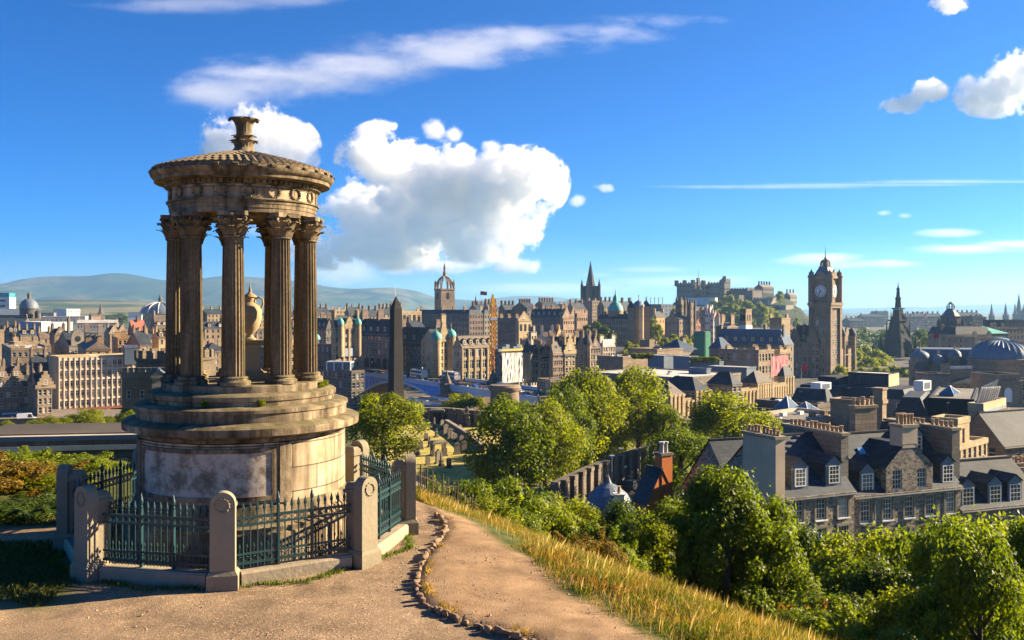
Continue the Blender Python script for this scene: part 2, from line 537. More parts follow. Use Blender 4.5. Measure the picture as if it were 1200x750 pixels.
def ground_mat():
    m, t, b = _nt('ground')
    geo = N(t, 'ShaderNodeNewGeometry').outputs['Position']
    at = N(t, 'ShaderNodeVertexColor'); at.layer_name = 'cover'
    sp = N(t, 'ShaderNodeSeparateColor'); t.links.new(at.outputs[0], sp.inputs[0])
    fine = noise(t, geo, 38, 3, 0.7); tr_ = noise(t, geo, 0.9, 6, 0.7); mid = noise(t, geo, 2.2, 5); big = noise(t, geo, 0.35, 3)
    vo = N(t, 'ShaderNodeTexVoronoi'); vo.inputs['Scale'].default_value = 42; t.links.new(geo, vo.inputs['Vector'])
    grain = ramp(t, vo.outputs['Color'], [(0.0, (0.55,)*3), (0.75, (1.0,)*3), (0.93, (1.7,)*3)])
    gravel = mixc(t, 1.0, ramp(t, mid, [(0.3, (0.2,0.136,0.082)), (0.7, (0.345,0.238,0.148))]), grain, 'MULTIPLY')
    gravel = mixc(t, ramp(t, big, [(0.4, (0,)*3), (0.65, (0.55,)*3)]), gravel, (0.25,0.172,0.106))
    earth = ramp(t, mid, [(0.25, (0.2,0.122,0.066)), (0.75, (0.36,0.235,0.13))])
    earth = mixc(t, 1.0, earth, ramp(t, fine, [(0.3, (0.75,)*3), (0.7, (1.2,)*3)]), 'MULTIPLY')
    wear = ramp(t, tr_, [(0.36, (0.72,)*3), (0.5, (1.0,)*3), (0.66, (1.2,)*3)])
    earth = mixc(t, 1.0, earth, wear, 'MULTIPLY'); gravel = mixc(t, 1.0, gravel, wear, 'MULTIPLY')
    turf = ramp(t, mid, [(0.3, (0.03,0.055,0.012)), (0.55, (0.075,0.085,0.02)), (0.8, (0.16,0.12,0.04))])
    # farther off: streets and yards between the houses, then fields and woods
    px = N(t, 'ShaderNodeSeparateXYZ'); t.links.new(geo, px.inputs[0])
    ydist = px.outputs[1]
    tn = noise(t, geo, 0.012, 5)
    town = ramp(t, tn, [(0.35, (0.07,0.065,0.06)), (0.55, (0.15,0.13,0.11)), (0.7, (0.05,0.075,0.025))])
    fn = noise(t, geo, 0.0022, 6, 0.6)
    field = ramp(t, fn, [(0.36, (0.03,0.05,0.02)), (0.5, (0.05,0.075,0.025)), (0.56, (0.2,0.16,0.07)), (0.66, (0.11,0.12,0.05))])
    def step(a, bb): return mathn(t, 'SMOOTHSTEP', ydist, a, bb) if False else ramp(t, mathn(t, 'MULTIPLY_ADD', ydist, 1/(bb-a), -a/(bb-a)), [(0, (0,)*3), (1, (1,)*3)])
    c = mixc(t, step(150, 260), turf, town)
    c = mixc(t, step(1500, 2300), c, field)
    c = mixc(t, sp.outputs[0], c, gravel)
    c = mixc(t, sp.outputs[1], c, earth)
    t.links.new(c, b.inputs['Base Color'])
    b.inputs['Roughness'].default_value = 0.95
    b.inputs['Specular IOR Level'].default_value = 0.15
    hgt = mathn(t, 'ADD', mathn(t, 'MULTIPLY', vo.outputs['Distance'], 0.6), mid)
    bump(t, b, hgt, 0.38, 0.02)
    return m
make_terrain()

# rough stones along the edge of the path
st_m = mat('edging_stone', (0.27,0.18,0.11), 0.95, 0.35, 6, 0.3, 0.6)
def pebble(rn, sx, sy, sz):
    bm = bmesh.new()
    bmesh.ops.create_icosphere(bm, subdivisions=2, radius=1)
    o = Vector((rn.random()*50, rn.random()*50, 0))
    for v in bm.verts:
        q = v.co.copy()
        k = 1 + 0.35*mnoise.noise(q*1.3+o) + 0.15*mnoise.noise(q*3+o)
        q = Vector([max(-0.75, min(0.75, c)) for c in q*k])
        v.co = Vector((q.x*sx, q.y*sy, q.z*sz))
    me = bpy.data.meshes.new('edging_stone'); bm.to_mesh(me); bm.free()
    me.materials.append(st_m); me.shade_smooth(); me.set_sharp_from_angle(angle=R(35))
    return me
stones = [pebble(rnd, 0.075+0.05*rnd.random(), 0.045, 0.06+0.03*rnd.random()) for _ in range(6)]
def place_edging():
    k = 0
    acc = 0.0
    for a, b in zip(EDGE, EDGE[1:]):
        L = (b-a).length
        while acc < L:
            p = a.lerp(b, acc/L)
            if p.y < 12.3: return
            o = put('edging_stone', stones[k % 6], None, (p.x+rnd.uniform(-.025,.025), p.y+rnd.uniform(-.02,.02), GZ+0.045+rnd.uniform(-.035,.025)),
                    math.atan2(b.y-a.y, b.x-a.x)+rnd.uniform(-.5,.5))
            o.scale = (rnd.uniform(.6, 1.5), rnd.uniform(.7, 1.3), rnd.uniform(.55, 1.25))
            tag(o, 'low rough stone set in the line between gravel path and bare earth', 'edging stone', 'stones edging the gravel path')
            k += 1
            acc += 0.1 + rnd.random()*0.1
        acc -= L
place_edging()

# loose grit lying on the path and the bare earth
def grit():
    g = np.random.default_rng(3); b = MB(); n = 0
    for _ in range(6000):
        y = g.uniform(12.5, 21); x = g.uniform(-6.5, 2.8)
        if math.hypot(x+5.36, y-18.55) < 3.35 or mnoise.noise((x*.9, y*.9, 1)) < -.05: continue
        if float(side_dist(EARTH, np.array([x]), np.array([y]))[0]) > .3: continue
        z = float(height(x, y)+earth_lift(np.array([x]), np.array([y]))[0]); r = g.uniform(.006, .016)*(2 if g.random() < .06 else 1)
        v = [b.vert((x+r*dx*g.uniform(.6, 1.3), y+r*dy*g.uniform(.6, 1.3), z+r*dz)) for dx, dy, dz in ((1,0,.1),(0,1,.1),(-1,0,.1),(0,-1,.1),(0,0,.9))]
        for k in range(4): b.face((v[k], v[(k+1) % 4], v[4]))
    tag(b.build('loose_grit', mat('grit_stone', (0.36,0.26,0.17), .95, .5, 9, .3)), kind='stuff')
grit()
# ------------------------------------------------------------------ circular Corinthian monument
MC = Vector((-5.33, 18.5, 0))
FRONT = math.atan2(-MC.y, -MC.x)          # direction from the monument to the camera
def monument_mats():
    m, t, b = _nt('monument_stone')
    co = N(t, 'ShaderNodeTexCoord').outputs['Object']
    geo = N(t, 'ShaderNodeNewGeometry')
    n1 = noise(t, co, 1.1, 6, 0.65); n2 = noise(t, co, 6, 5, 0.7)
    mp = N(t, 'ShaderNodeMapping'); mp.inputs['Scale'].default_value = (5, 5, 0.35); t.links.new(co, mp.inputs[0])
    st = noise(t, mp.outputs[0], 1.0, 4)
    c = ramp(t, n1, [(0.28, (0.085,0.064,0.04)), (0.46, (0.22,0.165,0.1)), (0.68, (0.42,0.325,0.2))])
    c = mixc(t, 1.0, c, ramp(t, n2, [(0.3, (0.65,)*3), (0.7, (1.25,)*3)]), 'MULTIPLY')
    c = mixc(t, 1.0, c, ramp(t, st, [(0.36, (0.34,0.32,0.3)), (0.52, (0.85,)*3), (0.64, (1.12,)*3)]), 'MULTIPLY')
    sj = N(t, 'ShaderNodeSeparateXYZ'); t.links.new(co, sj.inputs[0])
    ja = mathn(t, 'FRACT', mathn(t, 'ADD', mathn(t, 'MULTIPLY', mathn(t, 'ARCTAN2', sj.outputs[1], sj.outputs[0]), 2.2282), mathn(t, 'MULTIPLY', mathn(t, 'FLOOR', mathn(t, 'MULTIPLY', sj.outputs[2], 3.1)), .37)))
    c = mixc(t, 1.0, c, ramp(t, ja, [(0.006, (0.35,)*3), (0.016, (1,)*3)]), 'MULTIPLY')
    # moss and soot gather on upward faces
    nz = N(t, 'ShaderNodeSeparateXYZ'); t.links.new(geo.outputs['Normal'], nz.inputs[0])
    up = ramp(t, nz.outputs[2], [(0.35, (0,)*3), (0.8, (1,)*3)])
    c = mixc(t, mathn(t, 'MULTIPLY', up, ramp(t, noise(t, co, 3, 4), [(0.35, (0.1,)*3), (0.65, (0.85,)*3)])), c, (0.12,0.105,0.045))
    t.links.new(c, b.inputs['Base Color']); b.inputs['Roughness'].default_value = 0.9; b.inputs['Specular IOR Level'].default_value = 0.2
    bump(t, b, noise(t, co, 14, 6, 0.7), 0.35, 0.03)
    MATS['monument_stone'] = m
    # drum: pale ashlar blocks
    m2, t, b = _nt('drum_ashlar')
    co = N(t, 'ShaderNodeTexCoord').outputs['Object']
    sx = N(t, 'ShaderNodeSeparateXYZ'); t.links.new(co, sx.inputs[0])
    an = mathn(t, 'MULTIPLY', mathn(t, 'ARCTAN2', sx.outputs[1], sx.outputs[0]), 2.05)
    cb = N(t, 'ShaderNodeCombineXYZ'); t.links.new(an, cb.inputs[0]); t.links.new(mathn(t, 'ADD', sx.outputs[2], 3.78), cb.inputs[1])
    br = N(t, 'ShaderNodeTexBrick'); t.links.new(cb.outputs[0], br.inputs['Vector'])
    br.inputs['Scale'].default_value = 1; br.inputs['Brick Width'].default_value = 1.15; br.inputs['Row Height'].default_value = 0.44
    br.inputs['Mortar Size'].default_value = 0.013; br.inputs['Mortar Smooth'].default_value = 0.3
    br.inputs['Color1'].default_value = (1.15,1.05,0.98,1); br.inputs['Color2'].default_value = (0.72,0.66,0.6,1); br.inputs['Mortar'].default_value = (0.22,0.2,0.17,1)
    n1 = noise(t, co, 1.6, 6, 0.65)
    c = ramp(t, n1, [(0.3, (0.2,0.155,0.095)), (0.48, (0.4,0.325,0.21)), (0.7, (0.54,0.46,0.32))])
    c = mixc(t, 1.0, c, br.outputs['Color'], 'MULTIPLY')
    mp = N(t, 'ShaderNodeMapping'); mp.inputs['Scale'].default_value = (6, 6, 0.5); t.links.new(co, mp.inputs[0])
    c = mixc(t, 1.0, c, ramp(t, noise(t, mp.outputs[0], 1, 4), [(0.36, (0.5,0.47,0.43)), (0.6, (1.08,)*3)]), 'MULTIPLY')
    t.links.new(c, b.inputs['Base Color']); b.inputs['Roughness'].default_value = 0.88
    bump(t, b, mathn(t, 'ADD', br.outputs['Fac'], mathn(t, 'MULTIPLY', noise(t, co, 18, 5), -0.3)), -0.5, 0.02)
    MATS['drum_ashlar'] = m2
    # flaking white panel
    m3, t, b = _nt('flaking_panel')
    co = N(t, 'ShaderNodeTexCoord').outputs['Object']
    c = ramp(t, noise(t, co, 2.2, 7, 0.72), [(0.32, (0.13,0.095,0.06)), (0.44, (0.25,0.19,0.13)), (0.52, (0.47,0.38,0.28)), (0.7, (0.58,0.49,0.38))])
    t.links.new(c, b.inputs['Base Color']); b.inputs['Roughness'].default_value = 0.9
    bump(t, b, noise(t, co, 6, 6), 0.5, 0.02)
    MATS['flaking_panel'] = m3
monument_mats()
MS, DA = MATS['monument_stone'], MATS['drum_ashlar']
mon = thing('stone_monument', 'round weathered stone monument with fluted Corinthian columns on a stepped drum', 'monument', (MC.x, MC.y, 0))
def lathe_part(name, prof, n=72, m=MS, parent=mon, smooth='auto', **k):
    b = MB(); b.lathe(prof, n, **k)
    return b.build(name, m, parent, smooth)
lathe_part('plinth', [(2.223,GZ-0.15),(2.223,-4.02),(2.204,-3.98)])
lathe_part('base_moulding', [(2.185,-3.98),(2.195,-3.9),(2.128,-3.86),(2.109,-3.74),(2.033,-3.66),(2.014,-3.56),(1.966,-3.5)])
lathe_part('drum', [(1.978,-3.5),(1.978,-2.42)], m=DA)
lathe_part('drum_cornice', [(1.937,-2.42),(1.975,-2.40),(1.994,-2.34),(2.079,-2.31),(2.173,-2.27),(2.249,-2.26),(2.259,-2.13),(2.202,-2.10),(2.003,-2.05)])
lathe_part('step', [(2.003,-2.06),(2.003,-1.9),(2.032,-1.88),(2.032,-1.82),(1.984,-1.80),(1.758,-1.77)])
lathe_part('step', [(1.758,-1.78),(1.758,-1.70),(1.786,-1.68),(1.795,-1.60),(1.758,-1.57),(1.531,-1.545)])
lathe_part('stylobate', [(1.547,-1.55),(1.547,-1.43),(1.528,-1.41)])
# inscription panel with raised border on the camera side of the drum, left of the lit part
def curved_panel(name, a0, a1, z0, z1, r0, r1, m, n=16):
    b = MB()
    rows = []
    for j in range(n+1):
        a = a0+(a1-a0)*j/n
        c, s = math.cos(a), math.sin(a)
        rows.append([b.vert((r*c, r*s, z)) for r, z in ((r0,z0),(r1,z0),(r1,z1),(r0,z1))])
    for p, q in zip(rows, rows[1:]):
        for k in range(4):
            b.face((p[k], q[k], q[(k+1)%4], p[(k+1)%4]))
    b.face(rows[0]); b.face(rows[-1][::-1])
    return b.build(name, m, mon, 'auto')
pa0, pa1 = FRONT-R(62), FRONT+R(14)
curved_panel('panel', pa0, pa1, -3.36, -2.58, 1.95, 1.992, MATS['flaking_panel'])
curved_panel('panel_border', pa0-R(3), pa1+R(3), -2.58, -2.5, 1.95, 2.012, MS)
curved_panel('panel_border', pa0-R(3), pa1+R(3), -3.44, -3.36, 1.95, 2.012, MS)
curved_panel('panel_border', pa0-R(3), pa0, -3.36, -2.58, 1.95, 2.012, MS, 2)
curved_panel('panel_border', pa1, pa1+R(3), -3.36, -2.58, 1.95, 2.012, MS, 2)
curved_panel('pilaster', pa1+R(4), pa1+R(10), -3.5, -2.42, 1.95, 2.03, MS, 4)
curved_panel('pilaster', pa0-R(10), pa0-R(4), -3.5, -2.42, 1.95, 2.03, MS, 4)

# fluted shaft
ZB, ZCAP, ZTOP = -1.41, 1.32, 1.80
def shaft_mesh():
    b = MB()
    nfl = 20; per = 6; n = nfl*per
    zs = np.linspace(ZB+0.16, ZCAP, 9)
    rows = []
    for z in zs:
        t = (z-zs[0])/(zs[-1]-zs[0])
        rr = 0.2 - 0.03*t**1.6
        row = []
        for j in range(n):
            ph = (j % per)/per
            fl = 0.022*max(0, math.sin(math.pi*ph))**0.7
            r = rr - fl
            a = 2*math.pi*j/n
            row.append(b.vert((r*math.cos(a), r*math.sin(a), z)))
        rows.append(row)
    for p, q in zip(rows, rows[1:]):
        for j in range(n):
            b.face((p[j], p[(j+1)%n], q[(j+1)%n], q[j]))
    b.face(rows[-1])
    return b.mesh('column_shaft', mat_shaft, 'auto')
def shaft_material():
    m, t, b = _nt('column_stone')
    co = N(t, 'ShaderNodeTexCoord').outputs['Object']
    mp = N(t, 'ShaderNodeMapping'); mp.inputs['Scale'].default_value = (4, 4, 0.5); t.links.new(co, mp.inputs[0])
    oi = N(t, 'ShaderNodeObjectInfo')
    ad = N(t, 'ShaderNodeVectorMath'); ad.operation = 'ADD'; t.links.new(mp.outputs[0], ad.inputs[0])
    t.links.new(mathn(t, 'MULTIPLY', oi.outputs['Random'], 37.0), ad.inputs[1])
    c = ramp(t, noise(t, ad.outputs[0], 1.2, 5), [(0.3, (0.075,0.055,0.033)), (0.5, (0.17,0.125,0.07)), (0.72, (0.29,0.215,0.12))])
    c = mixc(t, ramp(t, noise(t, co, 1.0, 3), [(0.52, (0,)*3), (0.7, (0.5,)*3)]), c, (0.13,0.12,0.05))
    c = mixc(t, 1.0, c, ramp(t, noise(t, co, 16, 4), [(0.3, (0.7,)*3), (0.7, (1.2,)*3)]), 'MULTIPLY')
    t.links.new(c, b.inputs['Base Color']); b.inputs['Roughness'].default_value = 0.9; b.inputs['Specular IOR Level'].default_value = 0.2
    bump(t, b, noise(t, co, 25, 5, 0.7), 0.3, 0.02)
    return m
mat_shaft = shaft_material()
sh_me = shaft_mesh()
b = MB(); b.lathe([(0.30,ZB),(0.30,ZB+0.035),(0.305,ZB+0.06),(0.285,ZB+0.085),(0.255,ZB+0.095),(0.25,ZB+0.115),(0.262,ZB+0.135),(0.245,ZB+0.155),(0.218,ZB+0.165)], 32)
base_me = b.mesh('column_base', MS, 'auto')
def capital_mesh():
    b = MB()
    b.lathe([(0.185,ZCAP),(0.2,ZCAP+0.015),(0.2,ZCAP+0.035),(0.178,ZCAP+0.045),(0.185,ZCAP+0.2),(0.235,ZCAP+0.38),(0.25,ZCAP+0.4)], 24)
    def leaf(a, z0, h, r0, out, w):
        prof = [(0, 0, 1.0), (0.4, 0.012, 1.15), (0.75, 0.035, 1.05), (0.95, 0.085*out, 0.8), (1.0, 0.125*out, 0.5), (0.9, 0.14*out, 0.25)]
        rows = []
        for t, o, ww in prof:
            r = r0 + o + 0.03*t
            row = []
            for s, bul in ((-1, 0), (-0.5, 0.014), (0, 0.004), (0.5, 0.014), (1, 0)):
                aa = a + s*w*ww/2/r0
                row.append(b.vert(((r+bul)*math.cos(aa), (r+bul)*math.sin(aa), z0+h*t)))
            rows.append(row)
        for p, q in zip(rows, rows[1:]):
            for k in range(4):
                b.face((p[k], p[k+1], q[k+1], q[k]))
    for k in range(8):
        leaf(2*math.pi*k/8, ZCAP+0.045, 0.16, 0.188, 1.0, 0.13)
        leaf(2*math.pi*(k+.5)/8, ZCAP+0.07, 0.26, 0.194, 1.0, 0.14)
    for k in range(4):                         # corner volutes and small inner scrolls
        a = math.pi/4 + k*math.pi/2
        pts = []
        for j in range(15):
            th = j/14*3.6*math.pi/1.5
            rr = 0.062*(1-j/16)
            cr, cz = 0.315, ZCAP+0.345
            pts.append(((cr + rr*math.cos(th+2.2))*math.cos(a), (cr + rr*math.cos(th+2.2))*math.sin(a), cz + rr*math.sin(th+2.2)))
        pts = [(0.2*math.cos(a), 0.2*math.sin(a), ZCAP+0.2), (0.245*math.cos(a), 0.245*math.sin(a), ZCAP+0.32)] + pts
        b.tube(pts, [0.02]*2+[0.026]*(len(pts)-2), 6)
        a2 = k*math.pi/2
        b.tube([(0.25*math.cos(a2+s*0.2), 0.25*math.sin(a2+s*0.2), ZCAP+0.3+0.05*math.cos(s*3)) for s in np.linspace(-1, 1, 9)], 0.018, 5)
        b.tube([(0.262*math.cos(a2), 0.262*math.sin(a2), ZCAP+0.4), (0.29*math.cos(a2), 0.29*math.sin(a2), ZCAP+0.43)], 0.035, 6)
    # abacus with concave sides
    pl = []
    for k in range(4):
        a = math.pi/4 + k*math.pi/2
        for da, r in ((-0.09, 0.36), (0.09, 0.36), (0.4, 0.285), (math.pi/4, 0.262), (math.pi/2-0.4, 0.285)):
            pl.append((r*math.cos(a+da), r*math.sin(a+da)))
    b.prism(pl, ZCAP+0.4, ZTOP)
    return b.mesh('capital', MS, 'auto')
cap_me = capital_mesh()
RC = 1.27
for k in range(9):
    a = FRONT + R(-8 + 40*k)
    loc = (RC*math.cos(a), RC*math.sin(a), 0)
    col = put('column', sh_me, mon, loc, a)
    put('column_base', base_me, col)
    put('capital', cap_me, col)
# entablature
lathe_part('architrave', [(1.040,ZTOP),(1.394,ZTOP),(1.394,ZTOP+0.10),(1.408,ZTOP+0.105),(1.408,ZTOP+0.2),(1.422,ZTOP+0.205),(1.422,ZTOP+0.275),(1.460,ZTOP+0.29),(1.460,ZTOP+0.325),(1.408,ZTOP+0.33)])
fz = lathe_part('frieze', [(1.389,ZTOP+0.33),(1.389,ZTOP+0.64)], m=DA)
lathe_part('ceiling', [(0.000,ZTOP+0.25),(1.064,ZTOP+0.25),(1.064,ZTOP+0.6)])
wb = MB()
for j in range(14):
    a = 2*math.pi*j/14; a1 = 2*math.pi*(j+1)/14
    wb.tube([(0, 0.105*math.cos(a), 0.125*math.sin(a)), (0.012, 0.105*math.cos((a+a1)/2)*1.03, 0.125*math.sin((a+a1)/2)*1.03), (0, 0.105*math.cos(a1), 0.125*math.sin(a1))], [0.022, 0.03, 0.022], 6)
wb.box(-0.01, 0.012, -0.05, 0.05, -0.165, -0.13)
wreath = wb.mesh('wreath', MS, 'auto')
for k in range(18):
    a = FRONT + R(3) + 2*math.pi*k/18
    put('wreath', wreath, fz, (1.394*math.cos(a), 1.394*math.sin(a), ZTOP+0.485), a)
cn = lathe_part('cornice', [(1.377,ZTOP+0.64),(1.424,ZTOP+0.655),(1.424,ZTOP+0.75),(1.499,ZTOP+0.76),(1.555,ZTOP+0.78),(1.677,ZTOP+0.79),(1.677,ZTOP+0.87),(1.715,ZTOP+0.89),(1.752,ZTOP+0.95),(1.762,ZTOP+1.0),(1.687,ZTOP+1.03)])
db = MB()
for k in range(84):
    a = 2*math.pi*k/84
    db.M = Matrix.Rotation(a, 4, 'Z')
    db.box(1.41, 1.49, -0.036, 0.036, ZTOP+0.665, ZTOP+0.745)
db.M = None
dd_ = db.build('dentil_band', MS, cn)
rf = lathe_part('roof', [(1.724,ZTOP+1.0),(1.715,ZTOP+1.05),(1.312,ZTOP+1.17),(0.843,ZTOP+1.27),(0.422,ZTOP+1.36),(0.225,ZTOP+1.42),(0.000,ZTOP+1.44)], m=mat('roof_stone_tiles', (0.178,0.13,0.075), 0.9, 0.4, 5, 0.3, 0.5))
tb = MB()
for ring, (r0, r1, z0, z1) in enumerate(((1.72,1.5,1.07,1.13),(1.5,1.28,1.13,1.187),(1.28,1.06,1.187,1.24),(1.06,.84,1.24,1.286),(.84,.62,1.286,1.33),(.62,.4,1.33,1.378))):
    n = (72, 64, 56, 46, 36, 26)[ring]
    for k in range(n):
        a0 = 2*math.pi*(k+0.08+0.5*(ring%2))/n; a1 = 2*math.pi*(k+0.92+0.5*(ring%2))/n; am = (a0+a1)/2
        def q(r, a, z): return (r*math.cos(a), r*math.sin(a), ZTOP+z)
        tb.poly([q(r0,a0,z0), q(r0,am,z0+.02), q(r1,am,z1+.012), q(r1,a0,z1-.008)])
        tb.poly([q(r0,am,z0+.02), q(r0,a1,z0), q(r1,a1,z1-.008), q(r1,am,z1+.012)])
        tb.poly([q(r0,a0,z0-.02), q(r0,a1,z0-.02), q(r0,a1,z0), q(r0,am,z0+.02), q(r0,a0,z0)])
tb.build('roof_tiles', mat('roof_stone_tiles', (0,0,0)), rf)
ab = MB(); ab.extr([(1.67, ZTOP+1.0), (1.77, ZTOP+1.0), (1.775, ZTOP+1.03), (1.73, ZTOP+1.05), (1.67, ZTOP+1.04)], -0.05, 0.05)
antefix = ab.mesh('antefix', MS)
for k in range(32):
    put('antefix', antefix, rf, (0,0,0), 2*math.pi*k/32)
for o_ in mon.children:
    nm_ = o_.name.split('.')[0]
    if nm_ in ('architrave', 'frieze', 'ceiling', 'cornice'): o_.scale.z = .8; o_.location.z = .2*ZTOP
rf.scale.z = 1.25; rf.location.z = -.9
fin = lathe_part('finial', [(0.24,ZTOP+1.4),(0.2,ZTOP+1.46),(0.17,ZTOP+1.5),(0.2,ZTOP+1.56),(0.185,ZTOP+1.6),(0.12,ZTOP+1.66),(0.155,ZTOP+1.72),(0.15,ZTOP+1.76),(0.13,ZTOP+1.8),(0.13,ZTOP+1.92),(0.17,ZTOP+2.0),(0.2,ZTOP+2.03),(0.0,ZTOP+2.03)], 24)
lb = MB()
for ring, (z0, h, r0, o, n, w) in enumerate(((1.45,0.17,0.17,0.10,9,0.12),(1.58,0.14,0.14,0.09,8,0.1),(1.76,0.3,0.135,0.16,8,0.13))):
    for k in range(n):
        a = 2*math.pi*(k+0.5*ring)/n
        rows = []
        for t, oo, ww in ((0,0,1),(0.45,0.06,1.1),(0.8,0.35,1.1),(1.0,0.75,.95),(0.97,1.0,0.6),(0.85,1.08,0.3)):
            r = r0+o*oo
            rows.append([lb.vert(((r+bu)*math.cos(a+s*w*ww/2/r0), (r+bu)*math.sin(a+s*w*ww/2/r0), ZTOP+z0+h*t)) for s, bu in ((-1,0),(-.5,.012),(0,0),(.5,.012),(1,0))])
        for p, q in zip(rows, rows[1:]):
            for kk in range(4): lb.face((p[kk], p[kk+1], q[kk+1], q[kk]))
lb.build('finial_leaves', MS, fin, 'auto')
fin.location.z = -.08

# urn on its pedestal inside the ring of columns
urn_m = mat('urn_stone', (0.35,0.265,0.145), 0.8, 0.2, 2, 0.25, 0.3)
pd = thing('urn_pedestal', 'square stone pedestal carrying the urn inside the monument', 'pedestal', (MC.x+0.12, MC.y, -1.43)); pd.scale = (.8,.8,.84)
b = MB(); b.box(-.4,.4,-.4,.4,0,.2); b.frustum(0,0,.34,.34,.2,.26,.26,.28); b.build('base', urn_m, pd, rz=0.3)
b = MB(); b.box(-.25,.25,-.25,.25,.28,.86); b.build('die', urn_m, pd, rz=0.3)
b = MB(); b.frustum(0,0,.26,.26,.86,.32,.32,.9); b.box(-.32,.32,-.32,.32,.9,.97); b.build('cap', urn_m, pd, rz=0.3)
ur = thing('urn', 'tall two handled stone urn with a spike on its lid', 'urn', (MC.x+0.12, MC.y, -0.62)); ur.scale = (.72,.72,.64)
b = MB(); b.lathe([(.16,0),(.17,.05),(.09,.1),(.08,.17),(.14,.24),(.25,.42),(.315,.68),(.325,.88),(.29,1.04),(.2,1.14),(.15,1.18),(.145,1.3),(.19,1.34),(.18,1.36)], 32); b.build('body', urn_m, ur, 'auto')
b = MB(); b.lathe([(.18,1.36),(.15,1.4),(.07,1.45),(.035,1.5),(.045,1.54),(.02,1.66),(.0,1.86)], 20); b.build('lid', urn_m, ur, 'auto')
for s in (-1, 1):
    b = MB(); b.tube([(s*.14,0,1.29),(s*.25,0,1.33),(s*.34,0,1.27),(s*.36,0,1.12),(s*.31,0,.98)], .03, 8); b.build('handle', urn_m, ur, 'auto')

# ------------------------------------------------------------------ octagonal railings
ps = mat('post_stone', (0.28,0.235,0.155), 0.88, 0.25, 3, 0.4, 0.35)
iron = mat('green_iron', (0.007,0.04,0.045), 0.4, 0.25, 8, 0.2, 0.1, spec=0.6)
OCT_C = Vector((-5.36, 18.55)); OR = 3.2
def opost(k):
    # first post is the front one at photo column 262
    a0 = math.atan2(15.4-OCT_C.y, -4.77-OCT_C.x)
    a = a0 + k*math.pi/4
    return Vector((OCT_C.x+OR*math.cos(a), OCT_C.y+OR*math.sin(a)))
POSTS = [opost(k) for k in range(8)]
def post_parts():
    b = MB()                                        # outer round-headed slab and the narrower pier behind it, sharing one block
    prof = [(-.2,0.3)] + [(-.2,1.33)] + [(.2*math.cos(t), 1.4+.2*math.sin(t)) for t in np.linspace(math.pi, 0, 13)] + [(.2,1.33),(.2,.3)]
    b.extr(prof, -.22, -.02)
    sh = b.mesh('shaft', ps, 'auto')
    b = MB(); b.box(-.15,.15,-.018,.22,.3,1.3); b.box(-.19,.19,-.017,.26,1.3,1.36); b.box(-.165,.165,-.017,.235,1.36,1.42); b.frustum(0,.11,.165,.125,1.42,.1,.08,1.48)
    pi = b.mesh('pier', ps, 'auto')
    b = MB(); b.box(-.25,.25,-.27,.27,-.2,.24); b.frustum(0,0,.25,.27,.24,.21,.235,.3)
    ba = b.mesh('base', ps, 'auto')
    b = MB(); b.M = Matrix.Translation((0,-.222,1.38)) @ Matrix.Rotation(R(-90),4,'Z')
    for j in range(12):
        a = 2*math.pi*j/12; a1 = 2*math.pi*(j+1)/12
        b.tube([(0, .105*math.cos(a), .105*math.sin(a)), (0, .105*math.cos((a+a1)/2)*1.05, .105*math.sin((a+a1)/2)*1.05), (0, .105*math.cos(a1), .105*math.sin(a1))], [.016,.024,.016], 5)
    ro = b.mesh('wreath', ps, 'auto')
    return sh, pi, ba, ro
psh, ppi, pba, pro = post_parts()
PLAB = ['stone railing post at the front corner nearest the camera', 'stone railing post at the front right corner', 'stone railing post at the far right corner by the path',
        'stone railing post behind the drum on its right side', 'stone railing post hidden behind the monument drum', 'stone railing post behind the drum on its left side', 'shaded stone post at the far left corner of the railing', 'stone railing post at the front left corner']
for k, p in enumerate(POSTS):
    a = math.atan2(p.y-OCT_C.y, p.x-OCT_C.x)
    t = thing('stone_post', PLAB[k], 'post', (p.x, p.y, GZ), a+R(90), 'posts of the octagonal railing')
    put('shaft', psh, t); put('pier', ppi, t); put('base', pba, t); put('wreath', pro, t)
# picket with spear head
b = MB(); b.tube([(0,0,0.03),(0,0,.93)], .0125, 6); b.lathe([(.0125,.93),(.024,.945),(.013,.96),(.03,1.0),(.026,1.04),(.0,1.13)], 6)
pick = b.mesh('picket', iron, 'auto')
b = MB(); b.tube([(0,0,0.03),(0,0,.34)], .0095, 5); b.lathe([(.0095,.34),(.017,.355),(.02,.38),(.0,.44)], 6)
dog = b.mesh('short_picket', iron, 'auto')
b = MB(); b.box(-.02,.02,-.03,.03,0,1.0); b.lathe([(.024,1.0),(.03,1.03),(.016,1.05),(.038,1.1),(.03,1.15),(0,1.26)], 8)
stan = b.mesh('standard', iron, 'auto')
RLAB = ['green iron railing right of the front corner post, partly sunlit', 'sunlit green iron railing on the right beside the path', 'green iron railing on the far right behind the drum', 'green iron railing at the back right of the monument',
        'green iron railing at the back left of the monument', 'green iron railing behind the drum on the left', 'narrow looking shaded railing at the far left', 'shaded green iron railing left of the front corner post']
kerb = MB()
